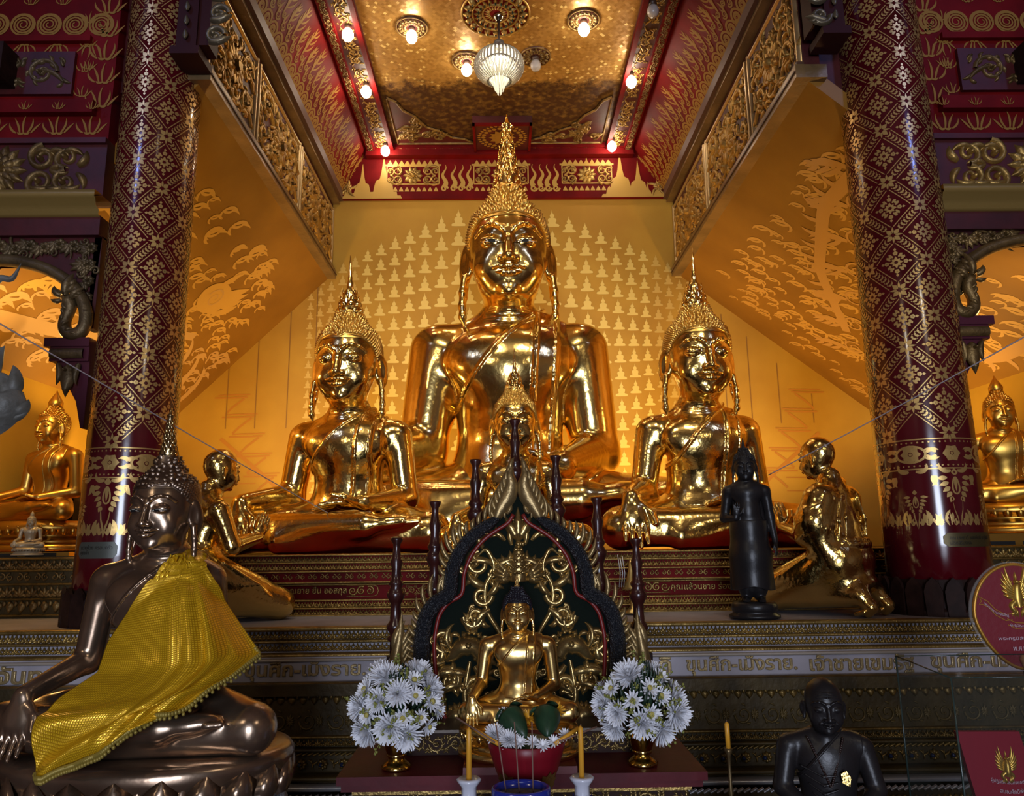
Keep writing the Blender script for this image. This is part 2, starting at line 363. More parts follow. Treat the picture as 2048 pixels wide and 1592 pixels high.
# ------------------------------------------------------------------ figures
def head_prims(s, o, u, R=None, bald=False, ears='long', neck=.35, smile=.0, eyes=True):
    """o = point under the chin, u = head unit (chin to crown), R = rotation; face looks to -y"""
    R = np.eye(3) if R is None else np.asarray(R, float); o = np.array(o, float)
    p = lambda x, y, z: o+R @ (np.array([x, y, z])*u)
    def E(c, r, k, op='u', Q=None): s.ell(p(*c), np.array(r)*u, R if Q is None else R @ Q, k*u, op)
    def C(pts, rad, k, op='u'): s.chain([p(*q) for q in pts], [r*u for r in rad], k*u, op)
    C([(0, .07, .22), (0, .07, -neck)], [.19, .215], .10)
    E((0, .05, .60), (.355, .42, .41), .05); E((0, -.05, .42), (.335, .345, .42), .10)
    E((0, -.12, .145), (.235, .2, .145), .12); E((0, -.29, .065), (.075, .06, .055), .07)
    for q in (-1, 1):
        E((q*.18, -.235, .29), (.12, .11, .13), .10)
        E((q*.155, -.425, .535), (.105, .05, .055), .05, 's')
        E((q*.15, -.325, .50), (.10, .07, .06), .018)
        C([(q*.028, -.388, .575), (q*.06, -.394, .615), (q*.11, -.388, .645), (q*.17, -.362, .655), (q*.235, -.315, .635), (q*.30, -.245, .575)], [.010, .013, .014, .013, .011, .007], .03)
        if eyes: C([(q*.065, -.405, .478), (q*.15, -.405, .47), (q*.245, -.335, .49)], [.006, .009, .005], .012, 's')
        E((q*.058, -.425, .318), (.04, .04, .032), .03)
    C([(0, -.375, .60), (0, -.405, .50), (0, -.455, .345)], [.022, .028, .045], .035)
    E((0, -.462, .325), (.045, .04, .036), .02)
    z = .24+smile
    C([(-.145, -.355, z+.012), (-.075, -.41, z+.012), (-.02, -.428, z+.012), (0, -.424, z+.002), (.02, -.428, z+.012), (.075, -.41, z+.012), (.145, -.355, z+.012)], [.008, .02, .022, .02, .022, .02, .008], .012)
    C([(-.11, -.375, z-.028), (-.05, -.41, z-.045), (0, -.42, z-.05), (.05, -.41, z-.045), (.11, -.375, z-.028)], [.01, .026, .03, .026, .01], .012)
    C([(-.15, -.37, z-.006), (0, -.45, z-.016), (.15, -.37, z-.006)], [.006, .008, .006], .008, 's')
    if ears == 'long':
        for k, zz in enumerate((-.06, -.14, -.22)): E((0, .065, zz), (.212+.006*k, .212+.006*k, .022), .025)
    for q in (-1, 1):
        Q = rotm(.1, 0, -q*.6)
        if ears == 'long':
            E((q*.39, .03, .40), (.042, .10, .205), .02, 'u', Q); E((q*.412, -.035, .41), (.033, .065, .15), .012, 's', Q)
            C([(q*.40, -.02, .27), (q*.42, -.03, .13), (q*.425, -.03, .0), (q*.42, -.03, -.10), (q*.405, -.03, -.17)], [.034, .030, .030, .032, .014], .03)
            C([(q*.385, .08, .30), (q*.40, .05, .10), (q*.42, .01, -.06)], [.025, .02, .016], .02)
        else:
            E((q*.392, .07, .42), (.038, .085, .14), .02, 'u', Q); E((q*.415, .02, .43), (.03, .045, .085), .012, 's', Q)
            C([(q*.375, .05, .33), (q*.385, .04, .24)], [.032, .028], .02)
    return p
def hand_prims(s, w, d, side, L, k=.006, curl=.25, spread=.10, thumb=1, r=1.):
    """w wrist, d = pointing dir, side = direction towards the thumb, L = hand length"""
    w = np.array(w, float); d = nrm(d); side = np.array(side, float); side = nrm(side-d*side.dot(d)); n = np.cross(d, side)
    s.ell(w+d*L*.26, (L*.115*r, L*.30, L*.235), np.stack([n, d, side], 1), L*.12)
    for i, (off, ln, a) in enumerate(((.17, .46, 1), (.06, .52, .35), (-.055, .49, -.3), (-.16, .39, -1))):
        b = w+d*L*.44+side*L*off; dd = nrm(d+side*spread*a); P = [b]
        for q, f in enumerate((.42, .34, .26)):
            c = curl*(q+.6); v = dd*math.cos(c)+n*math.sin(c); P.append(P[-1]+v*L*ln*f)
        s.chain(P, [L*.060*r, L*.055*r, L*.050*r, L*.038*r], k)
    if thumb:
        b = w+d*L*.16+side*L*.17; v1 = nrm(side*.8+d*.75+n*.15); v2 = nrm(side*.25+d+n*.25)
        s.chain([b, b+v1*L*.22, b+v1*L*.22+v2*L*.24], [L*.075*r, L*.062*r, L*.045*r], L*.04)
def seated(sw=.275, chin=.69, hu=.30, kn=.40, arm_r=1., waist=1., belly=0., headR=None, hand_x=None, eyes=True, sl=None):
    """seated figure, hand on the knee at -x, other hand in the lap; height 1 = crown; front is -y"""
    sl = sl or sw; T = Sdf()                              # torso only (used again for the robe)
    sz = chin-hu*.235                                      # shoulder line
    T.ell((0, .05, .14), (.19, .14, .12), None, .05); T.ell((0, .035, sz*.52), (.128*waist, .095, .17), None, .08)
    T.ell((0, .02, sz*.80), (sw*.66, .112, .15), None, .09)
    for q in (-1, 1):
        so = sl if q > 0 else sw; T.cap((q*so*.30, .035, sz+.012), (q*(so-.03), .04, sz-.035), .055, .058, .06)
        T.ell((q*sw*.34, -.05, sz*.84), (.095, .042, .07), None, .07)
    T.cap((0, .045, sz), (0, .035, sz+.06), hu*.21, hu*.2, .07)
    s = Sdf(); s.P = list(T.P)
    # legs
    for q in (-1, 1): s.cap((q*.13, .03, .115), (q*kn, -.15, .085), .10, .078, .05)
    s.cap((kn, -.155, .075), (-.18, -.235, .05), .072, .05, .03)
    s.cap((-kn, -.16, .085), (.16, -.265, .105), .078, .05, .03)
    s.ell((.25, -.255, .115), (.10, .045, .032), rotm(0, -.1, .15), .03)
    for i in range(5): s.cap((.32, -.275+.018*i, .115), (.365-.008*i, -.27+.018*i, .118), .0125, .010, .004)
    s.ell((-.24, -.20, .05), (.09, .045, .03), None, .03)
    # right arm (viewer's left) down over the knee
    hx = -kn+.03 if hand_x is None else hand_x; A = arm_r
    s.chain([(-sw, .04, sz-.045), (-sw-.040, .035, sz*.46)], [.066*A, .056*A], .035)
    s.chain([(-sw-.040, .035, sz*.46), (hx, -.205, .20)], [.055*A, .037*A], .02)
    hand_prims(s, (hx, -.215, .195), (.0, -.25, -1), (1, -.1, 0), .20, .005, .10, .10)
    # left arm to the lap, palm up
    s.chain([(sl, .04, sz-.045), (sl+.036, .05, sz*.42)], [.066*A, .056*A], .035)
    s.chain([(sl+.036, .05, sz*.42), (.13, -.165, .195)], [.055*A, .036*A], .02)
    hand_prims(s, (.125, -.17, .195), (-1, -.12, -.06), (0, -1, .25), .20, .005, -.12, .05)
    p = head_prims(s, (0, -.015, chin), hu, headR, eyes=eyes)
    return s, T, p, dict(sz=sz, sw=sw, chin=chin, hu=hu, kn=kn)
def robe_of(T, g, sash=True, t=.009, low=.17):
    r = Sdf(); r.P = list(T.P); sz, sw = g['sz'], g['sw']
    a = np.array([.085, sz+.07]); b = np.array([-sw*.72, sz*.66]); n = nrm([-(b-a)[1], (b-a)[0]]); n = n if n[1] > 0 else -n
    def post(X, d):
        x, y, z = X.T; reg = (x-a[0])*n[0]+(z-a[1])*n[1]; reg = reg-.018*np.sin(np.clip((x-b[0])/(a[0]-b[0]), 0, 1)*PI)
        e = np.maximum(np.maximum(d-t, reg), np.maximum(np.maximum(low-z, z-sz-.055), x-sw*.80))
        if sash:
            xc = .075+.03*(z-low)/(sz-low); f = np.maximum(np.abs(x-xc)-.036, np.maximum(np.maximum(.20-z, z-sz-.052), y-.06)); e = np.minimum(e, np.maximum(d-t-.008, f))
            g2 = np.abs(np.abs(x-xc)-.026)-.003; e = np.minimum(e, np.maximum(np.maximum(d-t-.012, g2), np.maximum(np.maximum(.21-z, z-sz-.05), y-.05)))
        ridge = np.abs(reg+.012)-.004; e = np.minimum(e, np.maximum(np.maximum(d-t-.006, ridge), np.maximum(low-z, x-sw*.8)))
        return e
    r.post = [post]; return r
HAIR_PROF = [(.74, .346), (.80, .328), (.86, .294), (.91, .248), (.97, .198), (1.03, .165), (1.09, .142), (1.15, .125)]
def hair_mb(p, u, n=1500, curl=.05, spike=1.5, prof=HAIR_PROF, n6=6, bun=True):
    """p maps head-local coordinates to the figure; cones stand on the cap and the crown bump"""
    m = MB(); pz = np.array([q[0] for q in prof]); pr = np.array([q[1] for q in prof])
    L = lambda V: np.array([p(*v) for v in V])
    th = np.arange(28)*2*PI/28; rings = [np.c_[r*np.sin(th), .05+r*1.18*np.cos(th), np.full(28, z)] for z, r in prof]
    V = np.concatenate(rings); i = np.arange(len(prof)-1)[:, None]*28; j = np.arange(28)[None]; j2 = (j+1) % 28
    V = L(V); m.add(V, np.stack([i+j2, i+j, i+28+j, i+28+j2], -1).reshape(-1, 4))
    def hairline(f):                                     # f angle from the front, 0..pi
        return np.interp(f, [0, .18, .75, 1.15, 1.45, 1.75, 2.1, 3.2], [.765, .80, .775, .66, .50, .22, .02, -.02])
    sc = []                                               # scalp under the curls
    for f in np.linspace(-PI, PI, 49):
        col = []
        for t in np.linspace(0, 1, 9):
            z = hairline(abs(f))*(1-t)+.80*t; k = math.sqrt(max(.05, 1-((z-.6)/.424)**2)); col.append(p(.362*k*math.sin(f), .05-.432*k*math.cos(f), z))
        sc.append(col)
    m.sheet(np.array(sc))
    pts = []; D = spread_points(n)
    for d in D:
        q = np.array([0, .05, .60])+d*np.array([.362, .43, .42]); f = math.atan2(abs(q[0]), -(q[1]-.02))
        if q[2] > hairline(f) and q[2] < .80: pts.append((q, nrm(d/np.array([.362, .43, .42]))))
    z = .80
    k = 0; rj = random.Random(7); step = curl*1.25
    while z < 1.12:
        r = np.interp(z, pz, pr); c = max(5, int(2*PI*r*1.06/step)); dz = step*.8
        for i in range(c):
            a = (i+.5*(k % 2)+rj.uniform(-.22, .22))*2*PI/c; slope = rj.uniform(.2, .55)
            pts.append((np.array([r*math.sin(a), .05+1.12*r*math.cos(a), z+rj.uniform(-.3, .3)*dz]), nrm([math.sin(a), math.cos(a), slope])))
        z += dz*.75; k += 1
    o = p(0, 0, 0); E = np.array([p(1, 0, 0)-o, p(0, 1, 0)-o, p(0, 0, 1)-o])      # rows: images of axes
    a = np.arange(n6)*2*PI/n6; VV = []; TT = []; QQ = []; nn = 0
    j = np.arange(n6); j2 = (j+1) % n6
    for q, d in pts:
        w = nrm(np.cross(d, [0.1, .2, 1])); v = np.cross(d, w); rr = curl*.66
        ring = q-d*.01+rr*(np.cos(a)[:, None]*w+np.sin(a)[:, None]*v); mid = q+d*curl*.55*spike+rr*.62*(np.cos(a+.5)[:, None]*w+np.sin(a+.5)[:, None]*v)
        VV += [ring, mid, (q+d*curl*spike*1.15+np.array([0, 0, curl*.25]))[None]]
        QQ.append(np.stack([j, j2, n6+j2, n6+j], -1)+nn); TT.append(np.stack([n6+j, n6+j2, np.full(n6, 2*n6)], -1)+nn); nn += 2*n6+1
    V = np.concatenate(VV) @ E+o; m.add(V, np.concatenate(QQ), np.concatenate(TT))
    rim = []
    for f in np.linspace(-1.62, 1.62, 41):                # raised band along the hairline
        zz = hairline(abs(f))-.012; k = math.sqrt(max(.05, 1-((zz-.6)/.42)**2)); rim.append(p(.366*k*math.sin(f), .05-.434*k*math.cos(f), zz))
    return m.tube(rim, .011*np.linalg.norm(E[0]), 6)
def leaf3(m, base, az, lean, L, w, curl=.5, thick=.25, n=7):
    """a pointed flame petal standing at azimuth az, leaning outward"""
    t = np.linspace(0, 1, n); ang = lean*(1-t)-curl*t*lean; d = L/(n-1)
    r = np.concatenate([[0], np.cumsum(np.sin(ang[:-1])*d)]); z = np.concatenate([[0], np.cumsum(np.cos(ang[:-1])*d)])
    ww = w*np.array([np.sin(PI*min(1, .25+.75*x)) for x in t]); ww[-1] = w*.03
    ca, sa = math.cos(az), math.sin(az); c = np.array(base, float)[None]+np.c_[r*ca, r*sa, z]; tv = np.array([-sa, ca, 0]); nv = np.array([ca, sa, 0])
    R = np.stack([c-tv*ww[:, None]-nv*ww[:, None]*.15, c+nv*ww[:, None]*thick, c+tv*ww[:, None]-nv*ww[:, None]*.15, c-nv*ww[:, None]*thick], 1)
    V = R.reshape(-1, 3); i = np.arange(n-1)[:, None]*4; j = np.arange(4)[None]; j2 = (j+1) % 4
    return m.add(V, np.stack([i+j, i+j2, i+4+j2, i+4+j], -1).reshape(-1, 4))
def finial_flame(hgt=1., r=.165):
    """tall many-tongued flame of the great statue (unit height)"""
    m = MB(); m.lathe([(r*1.05, -.03), (r*1.15, .02), (r*.95, .06), (r*1.0, .12), (r*.75, .3), (r*.5, .55), (r*.36, .75), (r*.28, .84), (r*.38, .855), (r*.30, .875), (r*.16, .9), (r*.09, .95), (r*.02, 1.0)], 20, lob=10, la=.06)
    for k in range(9):
        z = .05+.075*k; n = 9-k//2; rr = r*(1.0-.085*k)
        for i in range(n): az = (i+.5*(k % 2))*2*PI/n; leaf3(m, (rr*.75*math.cos(az), rr*.75*math.sin(az), z), az, .55, .17-.005*k, r*.34*(1-.05*k), .9)
    for i in range(8): az = i*2*PI/8; m.ball((r*1.0*math.cos(az), r*1.0*math.sin(az), .04), r*.3, 8, 5)
    return m
def finial_lotus(r=.17):
    """lotus bud tiers with a thin spire (unit height)"""
    m = MB(); m.lathe([(r*.7, -.04), (r*.95, .02), (r*.7, .06), (r*.85, .10), (r*.6, .16), (r*.7, .22), (r*.45, .3), (r*.5, .36), (r*.22, .44), (r*.2, .52), (r*.14, .6), (r*.17, .62), (r*.12, .65), (r*.09, .8), (r*.02, 1.)], 16)
    for k, (z, n, l, q) in enumerate(((.0, 8, .16, 1.), (.1, 8, .16, .85), (.2, 7, .15, .7), (.3, 6, .15, .5))):
        for i in range(n): az = (i+.5*(k % 2))*2*PI/n; leaf3(m, (r*.62*q*math.cos(az), r*.62*q*math.sin(az), z), az, .75, l*1.05, r*.34*q, .8)
    return m
def eyes_of(p, root):
    for q in (-1, 1):
        w = MB(); b = MB(); t = np.linspace(0, 1, 9); xs = q*(.065+.18*t); lid = .472+.012*np.sin(PI*t)+.012*t; yy = -.407+.06*t**2.2; hh = .011*np.sin(PI*t)
        top = [p(x, y-.004, z+h*.8) for x, y, z, h in zip(xs, yy, lid, hh)]; bot = [p(x, y-.008, z-h) for x, y, z, h in zip(xs, yy, lid, hh)]
        w.sheet(np.array([top, bot]) if q > 0 else np.array([bot, top]))
        c = (q*.145, -.409, .478); b.sheet(np.array([[p(c[0]+.03*sx, c[1]-.006, c[2]+.013*sz) for sx in (-1, -.4, .4, 1)] for sz in (1, -.9)]))
        b.tube([p(x, y-.003, z+h*.9) for x, y, z, h in zip(xs, yy, lid, hh)], .004*np.linalg.norm(p(1, 0, 0)-p(0, 0, 0)), 5)
        e = w.build('eye', mat('eye_white', (.55, .52, .46), .6, spec=.1), root); b.build('pupil', mat('eye_black', (.004, .004, .005), .5, spec=.15), e)
def statue(name, s, T, p, g, h_body, h_head, mgold, mhair, finial, fin_h, label, cat, loc, rz, scale, group=None, hair_n=1500, curl=.05, spike=1.5, sash=True, robe=True, eyes=False, robe_mat=None, extent=None, spire_mat=None):
    root = empty(name, loc, rz, scale, label, cat, group)
    ex = extent or (.62, .40, .26); zc = g['chin']-.16*g['hu']; hu = g['hu']
    V1, Q1 = s.mesh((-ex[0], -ex[1], -.06), (ex[0], ex[2], zc+2*h_body), h_body)
    c = p(0, 0, .3)
    V2, Q2 = s.mesh((c[0]-.62*hu, c[1]-.62*hu, zc-2*h_head), (c[0]+.62*hu, c[1]+.6*hu, c[2]+.8*hu), h_head)
    link('body', raw_mesh('body', np.concatenate([V1, V2]), np.concatenate([Q1, Q2+len(V1)])), mgold, root)
    hair_mb(p, hu, hair_n, curl, spike).build('hair_curls', mhair, root)
    f = finial; o = p(0, .05, 1.2); f.build('flame_finial', spire_mat or mgold, root)
    if robe:
        V, Q = robe_of(T, g, sash).mesh((-.40, -.30, .1), (.40, .26, g['chin']), h_body); link('robe', raw_mesh('robe', V, Q), robe_mat or mgold, root)
    if eyes:
        eyes_of(p, root)
    return root
def finial_at(m, p, z, h, R=None):
    """unit finial placed on the crown"""
    V, Q, T = m.arrays(); o = p(0, .05, z); k = h; A = np.array([p(1, 0, 0)-p(0, 0, 0), p(0, 1, 0)-p(0, 0, 0), p(0, 0, 1)-p(0, 0, 0)]); A = A/np.linalg.norm(A[0])
    return MB().add((V*k) @ A+o, Q, T)

def kneeling(robe=False, hu=.24):
    """disciple kneeling with joined palms, seen from behind in the photo; front is -y; height 1"""
    s = Sdf()
    s.ell((0, .10, .30), (.155, .13, .12), None, .05); s.ell((0, .085, .44), (.125, .095, .14), None, .07); s.ell((0, .05, .58), (.15, .10, .13), None, .08)
    for q in (-1, 1): s.cap((q*.05, .06, .675), (q*.155, .055, .625), .05, .055, .06)
    s.cap((0, .06, .66), (0, .05, .76), .06, .055, .05)
    for q in (-1, 1):
        s.chain([(q*.09, .08, .28), (q*.125, -.36, .085)], [.125, .085], .06)          # thigh under the skirt
        s.chain([(q*.125, -.36, .085), (q*.10, .20, .10)], [.08, .055], .05)           # shin
        s.chain([(q*.10, .20, .115), (q*.10, .255, .05), (q*.10, .24, .018)], [.045, .036, .026], .02)
        for i in range(5): s.cap((q*.10+.014*(i-2)*1.6, .24, .025), (q*.10+.014*(i-2)*1.6, .195, .012), .0125, .011, .004)
        s.chain([(q*.175, .045, .62), (q*.20, -.03, .42)], [.058, .048], .03)
        s.chain([(q*.20, -.03, .42), (q*.03, -.25, .47)], [.047, .032], .02)
        hand_prims(s, (q*.026, -.255, .475), (-q*.02, -.35, 1), (0, 1, .35), .16, .003, .0, .02)
    # robe ridges across the back and a belt
    for k in range(0 if robe else 7):
        f = k/6.; s.chain([(-.12+.10*f, .165-.03*f, .66-.02*f), (-.02+.06*f, .185-.01*f, .56-.02*f), (.10+.03*f, .175-.01*f, .46-.03*f)], [.006, .007, .006], .012)
    a = np.arange(25)*2*PI/24; s.chain([(.147*math.cos(t), .095+.118*math.sin(t), .375) for t in a], [.018]*25, .012)
    s.chain([(.147*math.cos(t), .095+.118*math.sin(t), .40) for t in a], [.008]*25, .008)
    for q in (-1, 1):
        for k in range(4): s.chain([(q*(.15+.015*k), .10-.03*k, .33), (q*(.205+.004*k), -.10-.03*k, .20), (q*.20, -.3, .10)], [.007, .008, .004], .015)
    s.ell((0, -.05, .17), (.19, .30, .10), None, .06)
    if robe:                                              # robe drawn over both arms, with stepped folds
        for q in (-1, 1):
            s.chain([(q*.15, .055, .63), (q*.185, .03, .50), (q*.165, .05, .38)], [.075, .085, .075], .06)
            for k in range(4): s.chain([(q*(.06+.03*k), .165-.012*k, .66-.02*k), (q*(.11+.035*k), .175-.02*k, .52-.02*k), (q*(.12+.03*k), .17-.025*k, .40)], [.004, .007, .004], .022)
            for k in range(3): z = .57-.06*k; s.chain([(q*.245, -.05, z-.05), (q*.262, .02, z-.01), (q*.235, .10, z+.02)], [.004, .007, .004], .02)
    R = rotm(.12, 0, 0)
    p = head_prims(s, (0, -.005, .755), hu, R, True, 'short', .34, .01)
    return s, p
def standing():
    """slender standing figure, one palm raised at the waist; height 1 = crown"""
    s = Sdf()
    s.chain([(0, .0, .50), (0, .0, .60), (0, .0, .72)], [.075, .072, .085], .06); s.ell((0, 0, .735), (.105, .06, .06), None, .05)
    for q in (-1, 1):
        s.cap((q*.04, 0, .775), (q*.115, 0, .745), .034, .036, .04); s.ell((q*.05, -.03, .72), (.05, .03, .04), None, .03)
        s.chain([(q*.05, .0, .48), (q*.052, .0, .25), (q*.045, 0, .10), (q*.045, 0, .03)], [.075, .055, .045, .03], .05)
        s.ell((q*.05, -.035, .015), (.026, .06, .018), None, .02)
        for i in range(5): s.cap((q*(.05)+.009*(i-2), -.08, .01), (q*.05+.009*(i-2), -.10+.004*abs(i-2), .008), .0065, .006, .003)
    s.cap((0, 0, .77), (0, 0, .82), .04, .036, .04)
    s.chain([(-.125, 0, .735), (-.155, .02, .56), ], [.037, .03], .02); s.chain([(-.155, .02, .56), (-.085, -.075, .555)], [.03, .02], .02)
    hand_prims(s, (-.08, -.08, .56), (0.05, -.25, 1), (1, 0, 0), .105, .003, .03, .05)
    s.chain([(.125, 0, .735), (.145, .015, .56), (.165, -.01, .40)], [.037, .03, .02], .02)
    hand_prims(s, (.165, -.012, .40), (.05, -.05, -1), (-.3, -1, 0), .11, .003, .05, .04)
    p = head_prims(s, (0, -.01, .815), .195, rotm(.05, 0, 0))
    return s, p
def standing_robe(s):
    r = Sdf(); r.chain([(0, 0, .52), (0, 0, .30), (0, 0, .11)], [.088, .095, .10], .05)
    r.chain([(0, .02, .70), (0, .02, .5), (0, .025, .3), (0, .03, .1)], [.10, .105, .12, .13], .06)
    def post(X, d):
        x, y, z = X.T; fl = np.interp(z, [.09, .3, .55, .75], [.150, .135, .118, .10])
        a = (np.sqrt((x/fl)**2+((y-.025)/.062)**2)-1)*.062+.003*np.sin(np.abs(x)*90)*np.clip(.5-z, 0, .3)
        b = np.maximum(np.maximum(d-.004, np.abs(y)-.14), z-.54)
        e = np.minimum(np.maximum(a, z-.72), b)
        return np.maximum(e, .085+.012*np.cos(x*25)-z)
    r.post = [post]; return r
def old_monk():
    s = Sdf(); T = Sdf(); sz = .64
    T.ell((0, .04, .14), (.20, .15, .13), None, .05); T.ell((0, .03, .32), (.15, .115, .19), None, .08); T.ell((0, .015, .52), (.185, .115, .16), None, .09)
    for q in (-1, 1): T.cap((q*.08, .03, sz+.01), (q*.20, .03, sz-.035), .055, .06, .05)
    T.cap((0, .04, sz), (0, .02, sz+.08), .065, .06, .05); s.P = list(T.P)
    for q in (-1, 1):
        s.cap((q*.13, .03, .115), (q*.38, -.16, .085), .105, .08, .05); s.cap((q*.38, -.16, .08), (-q*.10, -.26, .07), .075, .05, .04)
        s.chain([(q*.225, .03, sz-.05), (q*.275, .0, .36)], [.066, .058], .03); s.chain([(q*.275, 0, .36), (q*.11, -.20, .22)], [.056, .04], .02)
        hand_prims(s, (q*.11, -.205, .22), (-q*1, -.15, -.1), (0, -.5, 1), .17, .005, .1, .05)
    for k in range(5): s.chain([(-.17+.02*k, -.07, .50-.05*k), (-.05, -.115, .45-.05*k), (.03, -.12, .46-.04*k)], [.005, .007, .005], .012)
    R = rotm(.10, 0, 0); hu = .31
    p = head_prims(s, (0, -.035, .70), hu, R, True, 'short', .35, -.01)
    for k in range(3): s.chain([p(-.2, -.30, .72+.05*k), p(0, -.375, .735+.05*k), p(.2, -.30, .72+.05*k)], [.002, .003, .002], .006)
    for q in (-1, 1): s.chain([p(q*.09, -.40, .33), p(q*.16, -.37, .24), p(q*.17, -.33, .17)], [.002, .003, .001], .012)
    return s, T, p, dict(sz=sz, sw=.265, chin=.70, hu=hu, kn=.38)
# ------------------------------------------------------------------ palette
GOLD = mat('polished_gold', (.90, .63, .205), .16, 1., .19, 11., bump2=(.10, 65))
GOLDB = mat('brushed_gold', (.62, .37, .075), .36, 1., .08, 30.)
GOLDH = mat('hair_gold', (.72, .46, .12), .32, 1.)
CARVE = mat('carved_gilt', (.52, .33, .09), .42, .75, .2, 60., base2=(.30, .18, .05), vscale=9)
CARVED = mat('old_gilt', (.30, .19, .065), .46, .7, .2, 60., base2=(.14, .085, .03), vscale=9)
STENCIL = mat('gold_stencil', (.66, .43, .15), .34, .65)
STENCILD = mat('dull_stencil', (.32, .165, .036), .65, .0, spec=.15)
RED = mat('red_lacquer', (.19, .005, .006), .6, 0, .06, 12., vary=.45, vscale=3, spec=.12)
REDD = mat('dark_red_board', (.085, .006, .007), .55, 0, .1, 18., vary=.5, vscale=4)
MAROON = mat('column_maroon', (.11, .004, .009), .17, 0, .03, 7., vary=.35, vscale=2.5, coat=.5)
YEL = mat('ochre_wall', (.58, .32, .030), .62, 0, .05, 14., base2=(.48, .245, .018), vscale=1.3)
YEL2 = mat('gilt_silhouette', (.86, .62, .16), .5)
YEL3 = mat('faint_silhouette', (.70, .45, .10), .55)
MURAL = mat('mural_ground', (.33, .15, .017), .5, 0, .04, 12., base2=(.25, .108, .011), vscale=1.6)
MUR2 = mat('mural_paint', (.66, .36, .075), .5)
MUR3 = mat('mural_pale_paint', (.60, .34, .12), .5)
DARKW = mat('dark_wood', (.035, .014, .010), .6, 0, .1, 30., vary=.5, vscale=10, spec=.15)
BROWNW = mat('turned_wood', (.055, .012, .010), .28, 0, .05, 40., vary=.4, vscale=12, coat=.3)
LAVW = mat('pale_plinth_paint', (.48, .44, .49), .5, 0, .06, 25., vary=.25, vscale=4)
OLIVE = mat('dark_olive_gilt', (.085, .055, .014), .5, .3, .15, 30., vary=.5, vscale=6)
GREYW = mat('weathered_white_paint', (.20, .20, .19), .5, 0, .2, 40., base2=(.08, .075, .06), vscale=9)
def mosaic():
    m = bpy.data.materials.new('ceiling_mosaic'); m.use_nodes = True; N = m.node_tree.nodes; L = m.node_tree.links; b = N['Principled BSDF']
    tc = N.new('ShaderNodeTexCoord'); mp = N.new('ShaderNodeMapping'); mp.inputs['Rotation'].default_value = (0, 0, .785); mp.inputs['Scale'].default_value = (34, 34, 34)
    L.new(tc.outputs['Object'], mp.inputs[0]); v = N.new('ShaderNodeTexVoronoi'); v.inputs['Scale'].default_value = 1; v.inputs['Randomness'].default_value = .12; v.distance = 'CHEBYCHEV'
    L.new(mp.outputs[0], v.inputs['Vector']); sx = N.new('ShaderNodeSeparateXYZ'); L.new(tc.outputs['Object'], sx.inputs[0])
    n = N.new('ShaderNodeTexNoise'); n.inputs['Scale'].default_value = 5; n.inputs['Detail'].default_value = 8; n.inputs['Roughness'].default_value = .7; L.new(tc.outputs['Object'], n.inputs['Vector'])
    # worn away towards the back wall: y + noise
    ad = N.new('ShaderNodeMath'); ad.operation = 'MULTIPLY_ADD'; ad.inputs[1].default_value = 1.1; L.new(n.outputs['Fac'], ad.inputs[0]); L.new(sx.outputs['Y'], ad.inputs[2])
    r = N.new('ShaderNodeMapRange'); r.inputs['From Min'].default_value = 8.02; r.inputs['From Max'].default_value = 8.18; L.new(ad.outputs[0], r.inputs[0])
    wn = N.new('ShaderNodeTexWhiteNoise'); wn.noise_dimensions = '3D'; L.new(v.outputs['Position'], wn.inputs['Vector'])
    rp = N.new('ShaderNodeValToRGB'); e = rp.color_ramp.elements; e[0].position = 0; e[0].color = (.36, .19, .045, 1); e[1].position = .93; e[1].color = (.52, .30, .09, 1); q = e.new(.97); q.color = (.9, .7, .3, 1)
    L.new(wn.outputs['Value'], rp.inputs[0])
    wr = N.new('ShaderNodeValToRGB'); w = wr.color_ramp.elements; w[0].position = .45; w[0].color = (.075, .032, .018, 1); w[1].position = .75; w[1].color = (.26, .15, .04, 1)
    n2 = N.new('ShaderNodeTexNoise'); n2.inputs['Scale'].default_value = 16; n2.inputs['Detail'].default_value = 6; L.new(tc.outputs['Object'], n2.inputs['Vector']); L.new(n2.outputs['Fac'], wr.inputs[0])
    mx = N.new('ShaderNodeMix'); mx.data_type = 'RGBA'; L.new(r.outputs[0], mx.inputs['Factor']); L.new(rp.outputs[0], mx.inputs['A']); L.new(wr.outputs[0], mx.inputs['B'])
    L.new(mx.outputs['Result'], b.inputs['Base Color']); b.inputs['Metallic'].default_value = .45; b.inputs['Roughness'].default_value = .38
    nm = N.new('ShaderNodeVectorMath'); nm.operation = 'SCALE'; nm.inputs['Scale'].default_value = .09; wc = N.new('ShaderNodeVectorMath'); wc.operation = 'SUBTRACT'; wc.inputs[1].default_value = (.5, .5, .5)
    L.new(wn.outputs['Color'], wc.inputs[0]); L.new(wc.outputs[0], nm.inputs[0]); ge = N.new('ShaderNodeNewGeometry'); va = N.new('ShaderNodeVectorMath'); L.new(ge.outputs['Normal'], va.inputs[0]); L.new(nm.outputs[0], va.inputs[1])
    vn = N.new('ShaderNodeVectorMath'); vn.operation = 'NORMALIZE'; L.new(va.outputs[0], vn.inputs[0]); L.new(vn.outputs[0], b.inputs['Normal'])
    return m
NAVE = mat('nave_plaster', (.24, .13, .06), .6, 0, .05, 4., base2=(.07, .016, .012), vscale=.8)
MOSAIC = mosaic()
def struct(o): o['kind'] = 'structure'; return o
XL, XR, YB, YF = -4.08, 4.64, 9.0, 5.0          # side walls, back wall, column line
NL, NR = -2.15, 2.23                            # clerestory panels
ZE, ZP0, ZP1, ZC = 3.06, 4.95, 5.92, 6.67       # eaves, panel foot, panel head, ceiling
CL, CR = -1.70, 1.69                            # ceiling edges
